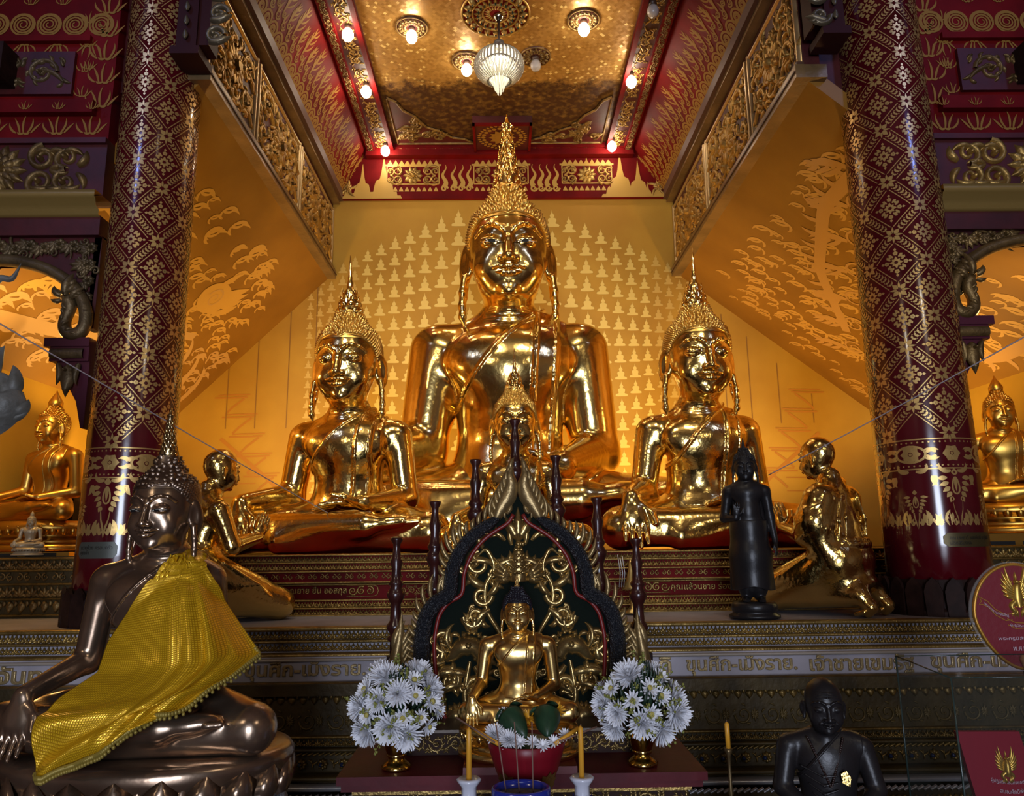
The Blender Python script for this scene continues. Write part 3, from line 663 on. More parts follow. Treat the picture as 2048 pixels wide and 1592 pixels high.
# ------------------------------------------------------------------ room shell
struct(MB().bx(-7, 7, -8, 8.98, -.1, 0).build('floor', mat('tiled_floor', (.12, .05, .04), .3, vary=.3), smooth=False))
back = struct(MB().bx(XL-.2, XR+.2, YB, YB+.2, 0, 7).build('wall_back', YEL, smooth=False))
struct(MB().bx(XL-.2, XL, 5.0, YB, 0, ZE+.1).build('wall_left', YEL, smooth=False))
struct(MB().bx(XR, XR+.2, 5.0, YB, 0, ZE+.1).build('wall_right', YEL, smooth=False))
wl = struct(MB().bx(-7, -6.8, -8, 5.0, 0, 9).build('wall_nave_left', NAVE, smooth=False)); struct(MB().bx(6.8, 7, -8, 5.0, 0, 9).build('wall_nave_right', NAVE, smooth=False))
m = MB(); m.bx(-7, -1.4, -8.2, -8, 0, 9); m.bx(1.4, 7, -8.2, -8, 0, 9); m.bx(-1.4, 1.4, -8.2, -8, 3.6, 9); struct(m.build('wall_front', NAVE, smooth=False))
struct(MB().bx(-7, 7, -8, 4.7, 9, 9.2).build('ceiling_nave', NAVE, smooth=False)); struct(MB().bx(-2.4, 2.5, 4.80, 4.88, ZC+.02, 9).bx(-3.0, NL-.13, 5.0, 5.06, ZP0-.06, 9).bx(NR+.13, 3.1, 5.0, 5.06, ZP0-.06, 9).build('wall_gap_filler', REDD, smooth=False))  # filler added to stop light leaking above the ceiling and beside it
m = MB(); m.bx(-7, XL-.2, 5.0, 5.2, 0, 9); m.bx(XR+.2, 7, 5.0, 5.2, 0, 9); struct(m.build('wall_aisle_end', REDD, smooth=False))
# the two sloping aisle ceilings with their murals
def slope(side, xo, xi):
    sg = -1 if xo < 0 else 1; P = np.array([(xo, 5.16, ZE), (xi, 4.93, ZP0), (xi, YB, ZP0), (xo, YB, ZE)], float); up = np.array([sg*.06, 0, .09])
    m = MB(); m.add(np.r_[P, P+up], [(0, 1, 2, 3), (7, 6, 5, 4), (0, 4, 5, 1), (1, 5, 6, 2), (2, 6, 7, 3), (3, 7, 4, 0)])
    o = struct(m.build('ceiling_'+side, MURAL, smooth=False)); L = math.hypot(xi-xo, ZP0-ZE)
    V = np.array([xi-xo, 0, ZP0-ZE])/L; U = np.array([0, -sg*1., 0]); N = np.cross(U, V); N = N if N[2] < 0 else -N
    return o, plane_map((xo, YB, ZE), (0, -1, 0), V, N), L
ol, fl, LL = slope('left', XL, NL); orr, fr, LR = slope('right', XR, NR)
def naga(r, pts, w, h):
    t = np.linspace(0, 1, len(pts)); tt = np.linspace(0, 1, 46); P = np.c_[np.interp(tt, t, [p[0] for p in pts]), np.interp(tt, t, [p[1] for p in pts])]
    for _ in range(6): P[1:-1] = (P[:-2]+2*P[1:-1]+P[2:])/4
    r.stroke(P, w*(1-.3*tt), h, True); return P
rnd = random.Random(4)
# u runs from the back wall towards the viewer, v from the eaves up
rel = Rel(); rel2 = Rel()
for i in range(300):                                # clouds of flames and leaves (left mural)
    u = .35+3.5*rnd.random(); v = .15+(LL-.55)*rnd.random()
    if v > LL-.5 or (u < .7 and v > 1.2): continue
    tgt = rel if v > .95+.25*math.sin(u*3) else rel2; a = 2.55+.25*math.sin(u*2)+rnd.uniform(-.2, .2); L = rnd.uniform(.13, .24); w = L*.075
    tgt.curve((u, v), a-.5, L, 1.5, w*1.3, .003, 9, True); tgt.curve((u, v), a+.5, L*.85, -1.7, w, .003, 9, True); tgt.curve((u, v), a+1.9, L*.6, -1.8, w, .003, 8, True)
    tgt.curve((u+math.cos(a)*L*.5, v+math.sin(a)*L*.5), a+.1, L*.7, .9, w*.8, .003, 8, True)
for i in range(6): rel2.curve((.4+.35*i, .12+.1*i), 2.2, .9, -1.9, .05, .003, 14, True)
naga(rel2, [(3.8, .35), (2.6, .55), (1.8, .95), (1.2, 1.1)], .07, .0032); naga(rel, [(3.9, .95), (2.9, 1.15), (2.2, 1.5)], .05, .0042)
# a great open hand with a spiral in the palm
hc = (1.55, 1.55); rel.flat([(hc[0]+.26*math.cos(a), hc[1]+.2*math.sin(a)) for a in np.arange(20)*PI/10], .0046)
for i in range(4): rel.curve((hc[0]-.12-.05*i, hc[1]+.14-.08*i), 2.75-.05*i, .34-.03*abs(i-1), -.7, .052, .0048, 9, True)
rel.curve((hc[0]+.1, hc[1]+.17), 2.2, .24, -.6, .045, .0048, 8, True); rel2.scroll(hc, .13, 0, 1.6, 1, .012, .0060, 24, True)
V, Q, T = rel.arrays(); MB().put((fl(V), Q[:, ::-1], T[:, ::-1])).build('mural_flames', MUR2, ol); V, Q, T = rel2.arrays(); MB().put((fl(V), Q, T)).build('mural_clouds', MUR3, ol)
rel = Rel(); rel2 = Rel()                            # right mural: a many-headed naga among clouds
for k, (pts, w) in enumerate((([(4.0, 1.9), (2.9, 1.75), (2.2, 1.35), (1.7, .8), (1.6, .3)], .10), ([(4.0, 1.3), (3.0, 1.35), (2.4, 1.0), (2.1, .45), (2.5, .2), (3.4, .35)], .085), ([(3.8, 2.3), (2.9, 2.3), (2.0, 1.9), (1.3, 1.2)], .07))):
    P = naga(rel2, pts, w, .003+.0006*k)
    for i in range(3, 44, 3):
        d = P[i+1]-P[i-1]; a = math.atan2(d[1], d[0])-PI/2; rel2.curve(P[i], a+.5, .22, -1.3, .028, .0034, 9, True)
for i in range(7): rel2.flame((1.0+.42*i, 1.05+.22*i), 2.35, .42, .04, .0042, True, .7, 3); rel2.scroll((1.1+.42*i, 1.0+.22*i), .12, 0, 1.5, 1, .014, .005, 20, True)
for i in range(300):
    u = .3+3.6*rnd.random(); v = .12+(LR-.6)*rnd.random(); a = 2.3+rnd.uniform(-.25, .25); L = rnd.uniform(.13, .24); w = L*.07
    rel.curve((u, v), a-.4, L, 1.4, w*1.3, .0022, 9, True); rel.curve((u, v), a+.5, L*.85, -1.6, w, .0022, 9, True); rel.curve((u, v), a+1.9, L*.55, -1.8, w, .0022, 8, True)
V, Q, T = rel.arrays(); MB().put((fr(V), Q, T)).build('mural_flames', mat('mural_leaf_paint', (.62, .33, .075), .5), orr); V, Q, T = rel2.arrays(); MB().put((fr(V), Q, T)).build('mural_naga', mat('mural_naga_paint', (.56, .29, .085), .5), orr)
# ------------------------------------------------------------------ clerestory: carved panels, rails, red cove, ceiling
ti = 0
def trim(m, mm, smooth=False):
    global ti; ti += 1; return struct(m.build('trim_%d' % ti, mm, smooth=smooth))
for side, x, sg in (('left', NL, 1), ('right', NR, -1)):
    y0 = 4.88
    w = struct(MB().bx(min(x, x-sg*.12), max(x, x-sg*.12), y0+.02, YB, ZP0, ZP1+.06).build('wall_clerestory_'+side, REDD, smooth=False))
    f = plane_map((x, YB, ZP0), (0, -1, 0), (0, 0, 1), (sg, 0, 0))
    rr = Rel(); divs = [0, 1.58, 3.0, 4.1]; fw = Rel()
    for i in range(3):
        a, b = divs[i]+.09, divs[i+1]-.09
        rr.scrollwork(a, b, .14, .50, .035, seed=i+3, leafy=2); rr.scrollwork(a, b, .46, .84, .035, seed=i+13, leafy=2)
        rr.rosette(((a+b)/2, .48), .2, 12, .03, 3)
        for q in range(40): rr.curve((rnd.uniform(a, b), rnd.uniform(.16, .8)), rnd.uniform(0, 6.28), .14, rnd.choice([-2, 2]), .022, .03, 7)
        for uu in (a-.05, b+.05): fw.stroke([(uu, .08), (uu, .9)], .025, .03)
        for vv in (.1, .88): fw.stroke([(a-.06, vv), (b+.06, vv)], .018, .03)
    V, Q, T = rr.arrays(); MB().put((f(V), Q[:, ::-1] if sg > 0 else Q, T)).build('carved_scrolls', CARVE, w)
    V, Q, T = fw.arrays(); MB().put((f(V), Q, T)).build('panel_frame', mat('gilt_frame', (.50, .36, .18), .3, .6), w)
    trim(MB().bx(min(x-sg*.16, x+sg*.07), max(x-sg*.16, x+sg*.07), y0, YB, ZP0-.035, ZP0+.07), mat('gilt_rail', (.30, .19, .085), .36, .4, .15, 30., vary=.35, vscale=5))
    trim(MB().bx(min(x, x+sg*.078), max(x, x+sg*.078), y0+.01, YB, ZP0+.012, ZP0+.026).bx(min(x, x+sg*.055), max(x, x+sg*.055), y0+.01, YB, ZP0+.07, ZP0+.10), mat('dark_rail_line', (.07, .03, .015), .5))
    trim(MB().bx(min(x-sg*.12, x+sg*.09), max(x-sg*.12, x+sg*.09), y0, YB, ZP1, ZP1+.045), MATS['gilt_rail'])
    trim(MB().bx(min(x-sg*.12, x+sg*.13), max(x-sg*.12, x+sg*.13), y0, YB, ZP1+.045, ZP1+.16), mat('pink_grey_rail', (.10, .045, .035), .5))
    # red cove with gold spirals and flames
    xo, xi = x+sg*.10, (CL if sg > 0 else CR)-sg*.0; P = np.array([(xo, y0, ZP1+.12), (xi, y0, ZC), (xi, YB, ZC), (xo, YB, ZP1+.12)]); up = np.array([-sg*.05, 0, .05])
    cv = struct(MB().add(np.r_[P, P+up], [(0, 1, 2, 3), (7, 6, 5, 4), (0, 4, 5, 1), (1, 5, 6, 2), (2, 6, 7, 3), (3, 7, 4, 0)]).build('ceiling_cove_'+side, RED, smooth=False))
    Lc = math.hypot(xi-xo, ZC-ZP1-.12); Vd = np.array([xi-xo, 0, ZC-ZP1-.12])/Lc; fc = plane_map((xo, YB, ZP1+.12), (0, -1, 0), Vd, np.array([sg*Vd[2], 0, -abs(Vd[0])]))
    r = Rel(); n = 27
    for i in range(n):
        u = .08+i*.15
        for q in (0, .5): r.scroll((u, .085), .075-.03*(q > 0), q*6.28, 2.2, 1, .010, .003, 30, True, False)
        r.flat([(u+.077*math.cos(a)*1, .085+.077*math.sin(a)) for a in np.arange(0)], .002) if 0 else None
        r.stroke([(u+.076*math.cos(a), .085+.076*math.sin(a)) for a in np.linspace(0, 2*PI, 22)], .006, .0032, True)
        r.scroll((u+.05, .21), .042, PI, 1.6, 1, .009, .003, 18, True, False); r.scroll((u-.02, .275), .032, 0, 1.5, -1, .008, .003, 16, True, False)
        r.flame((u+.01, .28), PI/2+.1, .24 if i % 2 else .34, .017, .003, True, .5, 3); r.flame((u+.075, .2), PI/2, .14, .012, .003, True, .5, 1)
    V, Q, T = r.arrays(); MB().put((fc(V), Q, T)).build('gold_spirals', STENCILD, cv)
ceil = struct(MB().bx(CL-.2, CR+.2, 4.88, YB, ZC, ZC+.15).build('ceiling', MOSAIC, smooth=False))
dn = lambda x, y, z=ZC: plane_map((x, y, z), (1, 0, 0), (0, -1, 0), (0, 0, -1))      # relief hanging from the ceiling
for sg, xo, xi in ((1, CL, -1.36), (-1, CR, 1.36)):
    lo, hi = min(xo, xi), max(xo, xi)
    o = trim(MB().bx(lo, hi, 4.88, YB, ZC-.05, ZC+.01), REDD)
    e = xo-sg*.005; trim(MB().bx(min(e, e+sg*.10), max(e, e+sg*.10), 4.88, YB, ZC-.09, ZC-.04), RED)
    trim(MB().bx(min(xi-sg*.05, xi), max(xi-sg*.05, xi), 4.88, YB, ZC-.085, ZC-.04), RED)
    r = Rel(); c = (xo+sg*.10+xi-sg*.05)/2-(0); 
    for i in range(7): y = 8.75-i*.62; r.scrollwork(-.27, .27, -.085, .085, .02, 3, seed=i) if 0 else None
    V0 = Rel(); V0.scrollwork(-.27, .27, -.085, .085, .022, 4, seed=5, leafy=1); r2 = Rel()
    for i in range(6): r2.put(V0, shift(8.72-i*.62, 0, 1, 1 if i % 2 else -1), flip=not i % 2)
    V, Q, T = r2.arrays(); g = plane_map((c, 0, ZC-.05), (0, 1, 0), (1, 0, 0), (0, 0, -1)); MB().put((g(V), Q, T)).build('carved_scrolls', CARVE, o)
    st = Rel(); r3 = Rel(); r3.scrollwork(0, .3, -.04, .04, .012, 4, seed=2)
    for i in range(13): st.put(r3, shift(4.95+i*.3))
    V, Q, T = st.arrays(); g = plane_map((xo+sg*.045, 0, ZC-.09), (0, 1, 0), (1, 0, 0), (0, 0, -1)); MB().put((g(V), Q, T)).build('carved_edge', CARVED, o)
# back end of the ceiling: border with carving, two corner triangles, the footprint board
o = trim(MB().bx(CL, CR, 8.82, YB, ZC-.06, ZC+.01), RED); r = Rel()
for a, b in ((-1.3, -.42), (.42, 1.3)): r.scrollwork(a, b, -.055, .055, .018, 8, seed=3)
V, Q, T = r.arrays(); MB().put((dn(0, 8.89, ZC-.06)(V), Q, T)).build('carved_scrolls', CARVED, o)
for sg, xc in ((1, -1.30), (-1, 1.30)):
    r = Rel(); pts = [(0, 0), (.98, 0), (.86, .10), (.70, .14), (.55, .30), (.40, .38), (.28, .62), (.16, .74), (.10, .92), (0, 1.0)]
    for i in range(26):
        q = rnd.random(); u = rnd.uniform(.08, .85); v = rnd.uniform(.06, .9)
        if u+v < .86: r.scroll((u, v), .075, rnd.uniform(0, 6), 1.3, rnd.choice([-1, 1]), .017, .022); r.flame((u, v), rnd.uniform(0, 6.28), .15, .025, .02)
    for i in range(len(pts)-1): r.stroke([pts[i], pts[i+1]], .014, .03)
    r.stroke([pts[-1], pts[0]], .014, .03)
    V, Q, T = r.arrays(); V = np.c_[V[:, 0]*sg, V[:, 1], V[:, 2]]
    b = MB(); pb = np.array([(p[0]*sg+xc, 8.80-p[1]) for p in pts]); 
    n = len(pb); b.add(np.r_[np.c_[pb, np.full(n, ZC-.012)], np.c_[pb, np.full(n, ZC+.01)]], [(i, (i+1) % n, n+(i+1) % n, n+i) for i in range(n)], [(0, i, i+1) for i in range(1, n-1)])
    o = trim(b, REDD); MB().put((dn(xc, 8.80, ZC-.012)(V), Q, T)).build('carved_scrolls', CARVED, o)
o = trim(MB().bx(-.33, .39, 8.2, 8.86, ZC-.09, ZC+.01), REDD); r = Rel()
r.rosette((0, 0), .17, 12, .006, 2, True)
for k in range(22): a = k*2*PI/22; r.flat([(.235*math.cos(a)+.028*math.cos(q), .205*math.sin(a)+.026*math.sin(q)) for q in np.arange(8)*PI/4], .004)
for k in range(34): a = k*2*PI/34; r.petal((.27*math.cos(a), .24*math.sin(a)), a, .045, .018, .004, True)
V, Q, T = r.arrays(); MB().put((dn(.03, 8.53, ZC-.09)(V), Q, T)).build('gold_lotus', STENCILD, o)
fr_ = MB()
for a in (-.33, .36): fr_.bx(a, a+.03, 8.2, 8.86, ZC-.12, ZC-.09)
for a in (8.2, 8.83): fr_.bx(-.33, .39, a, a+.03, ZC-.12, ZC-.09)
trim(fr_, RED)
# ------------------------------------------------------------------ back wall: red band, carved panels, stencils, silhouettes
zb = lambda px_y: 0
o = trim(MB().bx(-2.2, 2.28, YB-.05, YB+.01, 5.97, ZC+.1), RED)
mm = MB(); mm.bx(-1.72, 1.72, YB-.16, YB-.04, 6.52, 6.68); trim(mm, RED)
fb = plane_map((0, YB-.05, 0), (1, 0, 0), (0, 0, 1), (0, -1, 0)); g = Rel(); c = Rel()
for a, b in ((-1.46, -.79), (-.34, .36), (.80, 1.44)):
    c.rosette(((a+b)/2, 6.29), .13, 10, .02, 3)
    for sg in (-1, 1):
        for sv in (-1, 1):
            u = (a+b)/2+sg*.2; c.scroll((u, 6.29+sv*.06), .065, PI/2*sv, 1.3, sg*sv, .017, .022); c.scroll((u+sg*.09, 6.29+sv*.055), .055, -PI/2*sv, 1.3, -sg*sv, .015, .022)
            c.curve((u+sg*.02, 6.29+sv*.12), .3*sv+(PI if sg < 0 else 0), .14, -sg*sv*1.5, .016, .018); c.curve((u-sg*.04, 6.29+sv*.02), PI/2*sv, .12, -sg*sv*1.6, .016, .018)
    for p, q in (((a, 6.17), (b, 6.17)), ((a, 6.42), (b, 6.42)), ((a, 6.17), (a, 6.42)), ((b, 6.17), (b, 6.42))): g.stroke([p, q], .008, .004, True)
    n = 9
    for i in range(n):
        u = a+(b-a)*(i+.5)/n; hh = .10 if i == n//2 else rnd.uniform(.05, .07)
        g.stroke([(u, 6.43), (u, 6.455), (u, 6.475), (u, 6.49), (u, 6.44+hh)], [.034, .03, .017, .010, .001], .004, True); g.stroke([(u, 6.07), (u, 6.10), (u, 6.13)], [.03, .02, .001], .003, True)
    g.stroke([(a-.03, 6.435), (b+.03, 6.435)], .012, .004, True)
for u0 in (-.72, -.60, -.50, -.40, .43, .53, .62, .72):
    sgn = 1 if u0 < 0 else -1; P = [(u0+sgn*.022*math.sin(t*9), 6.13+.31*t) for t in np.linspace(0, 1, 18)]; g.stroke(P, .034*np.linspace(1, .05, 18), .004, True); g.scroll((u0, 6.105), .045, 0, 1.3, sgn, .014, .005, 18, True)
for u0, s_ in ((-1.50, 1.), (-1.77, .8), (1.55, 1.05), (1.78, .85), (-1.95, .4), (2.02, .45), (-2.1, .3), (-1.86, .3), (1.9, .35), (2.12, .3)):
    b = 5.975; g.stroke([(u0, b), (u0, b+.04*s_), (u0, b+.041*s_), (u0, b+.09*s_), (u0, b+.091*s_), (u0, b+.16*s_), (u0, b+.24*s_), (u0, b+.27*s_), (u0, b+.36*s_), (u0, b+.6*s_)], np.array([.24, .22, .18, .17, .13, .12, .10, .05, .03, .001])*s_, .004, True)
V, Q, T = c.arrays(); MB().put((fb(V), Q, T)).build('carved_scrolls', CARVE, o); V, Q, T = g.arrays(); MB().put((fb(V), Q, T)).build('gold_stencil', mat('ochre_stencil', (.58, .35, .07), .5, .1), o)
for sg, x0 in ((1, -2.12), (-1, 2.2)):                  # small carved gussets beside the band
    r = Rel(); r.rosette((sg*.16, 6.12), .07, 8, .015, 2)
    for i in range(5): r.curve((sg*.16, 6.12), i*1.25, .17, 1.2, .02, .015)
    V, Q, T = r.arrays(); MB().put((plane_map((x0, YB-.05, 0), (1, 0, 0), (0, 0, 1), (0, -1, 0))(V), Q, T)).build('carved_gusset', CARVE, o)
# seated silhouettes in rows that spread from the statue
def sil(r, u, v, s, h):
    r.flat([(u+.5*s*a, v+s*b) for a, b in ((-1, .05), (-.9, -.03), (-.5, -.045), (.5, -.045), (.9, -.03), (1, .05), (.88, .15), (.62, .19), (.4, .24), (-.4, .24), (-.62, .19), (-.88, .15))], h)
    r.flat([(u+.5*s*a, v+s*b) for a, b in ((-.44, .14), (.44, .14), (.50, .30), (.60, .46), (.52, .58), (.22, .64), (-.22, .64), (-.52, .58), (-.60, .46), (-.50, .30))], h)
    r.flat([(u+.5*s*.32*math.cos(a), v+s*(.78+.17*math.sin(a))) for a in np.arange(8)*PI/4], h); r.flat([(u-.08*s, v+.9*s), (u+.08*s, v+.9*s), (u+.03*s, v+1.04*s), (u, v+1.22*s), (u-.03*s, v+1.04*s)], h)
b1 = Rel(); b2 = Rel()
for sg in (-1, 1):
    du = .60
    for i in range(12):
        s = .185-.0085*i; st = .262-.0125*i; v = 5.62-.078*i-(.02 if sg > 0 else 0)
        while v > 1.75: sil(b1 if i < 7 else b2, .06+sg*du, v, s, .003); v -= st
        du += .215-.0095*i
for u in np.arange(-.4, .5, .22):
    v = 5.1
    while v > 2: sil(b1, u, v, .18, .003); v -= .26
V, Q, T = b1.arrays(); wb = plane_map((0, YB, 0), (1, 0, 0), (0, 0, 1), (0, -1, 0)); MB().put((wb(V), Q, T)).build('gilt_silhouettes', YEL2, back); V, Q, T = b2.arrays(); MB().put((wb(V), Q, T)).build('faint_silhouettes', YEL3, back)
# board joints and faded red lettering-like strokes of the wall painting
r = Rel()
for u in (-3.35, -3.0, -2.62, -2.3, 2.45, 2.75, 3.05, 3.4, 3.8): r.stroke([(u, 3.02), (u, ZP0+.0-.98*max(0, abs(u)-2.2))], .006, .004, True)
V, Q, T = r.arrays(); MB().put((wb(V), Q, T)).build('board_joints', mat('joint_line', (.30, .14, .02), .6), back)
r = Rel(); hh = .003
for sg, u0 in ((1, -3.3), (-1, 3.75)):
    for k in range(5):
        v = 3.4-.24*k; uu = u0+.1*k*sg
        for q in range(2): hh += .00006; r.stroke([(uu-(.2-.04*q)*sg, v+.03*q), (uu, v+.035*q), (uu+(.2+.03*q)*sg, v+.01+.03*q)], .010-.002*q, hh, True)
        hh += .00006; r.stroke([(uu+.16*sg, v-.01), (uu+.02*sg, v-.12), (uu-.06*sg, v-.2)], .013, hh, True)
    for k in range(4): hh += .00006; r.stroke([(u0-.3*sg, 2.35-.16*k), (u0+.35*sg, 2.36-.16*k)], .007, hh, True)
    hh += .00006; r.stroke([(u0-.1*sg, 2.9), (u0+.5*sg, 2.4), (u0+.8*sg, 2.1)], .022, hh, True)
V, Q, T = r.arrays(); MB().put((wb(V), Q, T)).build('faded_mural', mat('faded_red', (.50, .20, .02), .6), back)
# ------------------------------------------------------------------ columns
def col_stencil(R, z1, ncol=5, pitch=.39, zb=1.69):
    r = Rel(); cir = 2*PI*R; du = cir/ncol; z0 = 2.27
    F = Rel()                                          # crossing flower
    for i in range(4): F.petal((0, 0), PI/4+PI/2*i, .044, .0155, .0022, True, .013); F.petal((0, 0), PI/2*i, .046, .007, .0018, True, .014)
    D = Rel()                                          # diamond medallion made of small petals
    for i in range(4):
        a = PI/2*i; D.petal((0, 0), a, .036, .011, .002, True, .012); D.petal((0, 0), a+PI/4, .028, .010, .002, True, .012)
        c, s = math.cos(a), math.sin(a); D.rosette((.066*c, .066*s*1.1), .018, 5, .002, 1, True, a); D.petal((.085*c, .085*s*1.1), a, .022, .010, .002, True)
        for q in (-1, 1):
            b = a+q*.5; D.petal((.058*math.cos(b), .064*math.sin(b)), b+q*.6, .024, .010, .002, True); D.curve((.042*math.cos(b), .046*math.sin(b)), b, .034, q*1.5, .008, .002, 6, True)
        b = a+PI/4; D.petal((.048*math.cos(b), .053*math.sin(b)), b, .020, .010, .002, True)
    S = Rel()                                          # one band, from (0,0) to (du/2, pitch/2)
    L = math.hypot(du/2, pitch/2); ang = math.atan2(pitch/2, du/2)
    for q in (-1, 1): S.stroke([(t, q*.036) for t in np.linspace(.05, L-.05, 12)], .0030, .002, True)
    n = 6
    for i in range(n):
        u = .055+(L-.11)*(i+.5)/n
        for q in (-1, 1): S.petal((u-.006, q*.002), q*.95, .021, .0075, .002, True); S.flat([(u+.012*1+.004*math.cos(t), q*.019+.004*math.sin(t)) for t in np.arange(6)*PI/3], .002)
        S.petal((u-.012, 0), 0, .015, .004, .002, True)
    D2 = Rel()                                         # thin rhombus line round the medallion
    k = .0
    nrow = int((z1-z0)/pitch)+1
    for i in range(ncol):
        for j in range(nrow):
            for h in (0, 1):
                u = du*(i+.5*h); v = z0+pitch*(j+.5*h)
                r.put(F, shift(u, v)); r.put(D, shift(u, v+pitch/2, .88))
                r.put(S, shift(u, v, 1, 1, ang)); r.put(S, shift(u, v, 1, 1, PI-ang))
    bl = lambda v, w: r.stroke([(t, v) for t in np.linspace(0, cir, 60)], w, .002, True)
    for v in (2.235, 2.045): bl(v, .004)
    for v in (2.215, 2.065):
        for i in range(60): t = cir*i/60; r.flat([(t+.006*math.cos(a), v+.006*math.sin(a)) for a in np.arange(6)*PI/3], .002)
    nb = 8
    for i in range(nb):
        u = cir*i/nb
        if i % 2: r.rosette((u, 2.14), .06, 8, .002, 1, True); r.stroke([(u+.085*math.cos(a), 2.14+.052*math.sin(a)) for a in np.linspace(0, 2*PI, 20)], .007, .002, True)
        else: r.rosette((u, 2.14), .055, 6, .002, 1, True)
        for q in (-1, 1):
            for sv in (-1, 1): r.curve((u+q*.09, 2.14+sv*.01), (0 if q > 0 else PI)+sv*q*.7, .075, -sv*q*1.4, .012, .002, 7, True)
        # pendent lotus buds
        big = i % 2 == 0; s = 1. if big else .66; y = 1.985 if big else 1.87
        for q in (-1, 1):
            for t in range(5): r.petal((u+q*(.026+.005*(4-t))*s, y-.03*t*s), -PI/2+q*(1.5-.26*t), (.062-.006*t)*s, .015*s, .002, True)
            r.curve((u+q*.02, 2.03), -PI/2+q*1.3, .10, q*2.4, .013, .002, 10, True); r.curve((u+q*.108, 2.0), -PI/2, .07, q*.9, .014, .002, 8, True)
        r.stroke([(u+.020*s*math.cos(a)*(1-.3*math.sin(a)), y-.05*s+.052*s*math.sin(a)) for a in np.linspace(0, 2*PI, 18)], .005*s, .002, True); r.petal((u, y+.0*s), -PI/2, .09*s, .010*s, .0022, True); r.petal((u, y+.015), PI/2, .045*s, .020*s, .002, True)
        r.stroke([(u, y-.15*s), (u, y-.2*s), (u, y-.24*s), (u, y-.31*s)], [.030*s, .026*s, .017*s, .001], .002, True)
        for q in (-1, 1): r.flame((u+q*cir/nb*.24, zb), PI/2, .10, .017, .002, True, q*.8, 2); r.flame((u+q*cir/nb*.44, zb), PI/2, .075, .013, .002, True, q*.8, 1); r.flame((u+q*cir/nb*.10, zb), PI/2, .045, .010, .002, True, q*.8, 1)
    return r
def column(name, x, y, r0, r1, ztop, lab, plaque, pl_u, pl_txt, pl_mat):
    o = empty(name, (x, y, 0), 0, 1, lab, 'column'); o['kind'] = 'structure'
    MB().lathe([(r0*1.01, 1.14), (r0, 1.6), ((r0+r1)/2, 3.8), (r1, ztop)], 64).build('shaft', MAROON, o)
    r = col_stencil((r0+r1)/2, 6.6); V, Q, T = r.arrays()
    k = np.interp(V[:, 1], [1.14, 6.8], [r0, r1]); a = -PI/2+V[:, 0]/((r0+r1)/2); rad = k+V[:, 2]
    MB().put((np.c_[rad*np.cos(a), rad*np.sin(a), V[:, 1]], Q, T)).build('gold_stencil', STENCIL, o)
    m = MB(); m.lathe([(r0*1.14, 1.14), (r0*1.14, 1.17), (r0*1.08, 1.19), (r0*1.03, 1.36)], 48)
    for i in range(20):
        az = i*2*PI/20; c, s = math.cos(az), math.sin(az); R = np.array([[-s, 0, c], [c, 0, s], [0, 1, 0]])
        poly = [(-.045, 0), (.045, 0), (.052, .15), (.034, .20), (0, .235), (-.034, .20), (-.052, .15)]; q = MB().prism(poly, 0, .02); V, Q, T = q.arrays()
        m.add(V @ R.T+np.array([c*r0*1.11, s*r0*1.11, 1.14]), Q, T)
    m.build('lotus_base', DARKW, o, smooth=False)
    if plaque:
        w, h = plaque; n = 14; P = []; us = np.linspace(-w/2, w/2, n)
        f = lambda u, v, d: ((r0+d)*math.cos(-PI/2+(u+pl_u)/r0), (r0+d)*math.sin(-PI/2+(u+pl_u)/r0), v)
        q = MB(); q.sheet([[f(u, 1.60-h/2*(1-.5*(abs(u) > w*.46)), .006) for u in us], [f(u, 1.60+h/2*(1-.5*(abs(u) > w*.46)), .006) for u in us]])
        pq = q.build('plaque', pl_mat, o)
        V, Q, T = text_arrays(pl_txt, .045, .0005, 0, w*.8)
        if len(V):
            V[:, 1] -= V[:, 1].min(); V[:, 1] *= h*.66/max(1e-6, V[:, 1].max()); V[:, 0] -= np.ptp(V[:, 0])/2+V[:, 0].min()
            aa = -PI/2+(V[:, 0]+pl_u)/r0; rad = r0+.008+V[:, 2]; MB().add(np.c_[rad*np.cos(aa), rad*np.sin(aa), V[:, 1]+1.60-h*.34], Q, T).build('engraved_lettering', mat('engraving', (.02, .015, .01), .5) , pq, smooth=False)
    return o
BRASS = mat('dull_brass', (.10, .075, .03), .4, .6)
column('column', -2.47, 5.0, .275, .25, 7.2, 'maroon column with gold diamond stencil, between the left arch and the great hall, behind the cloth-draped statue', (.26, .10), -.04, 'ถวายโดย ครอบครัว\nคุณย่า', mat('grey_plaque', (.10, .105, .085), .4, .3))
column('column', 2.84, 5.0, .31, .28, 7.2, 'maroon column with gold diamond stencil, standing behind the round red fan', (.345, .085), .06, 'คุณ นงเยาว์ แสงกิตติ จารุโชติ\nเสริมสิริมงคล', BRASS)
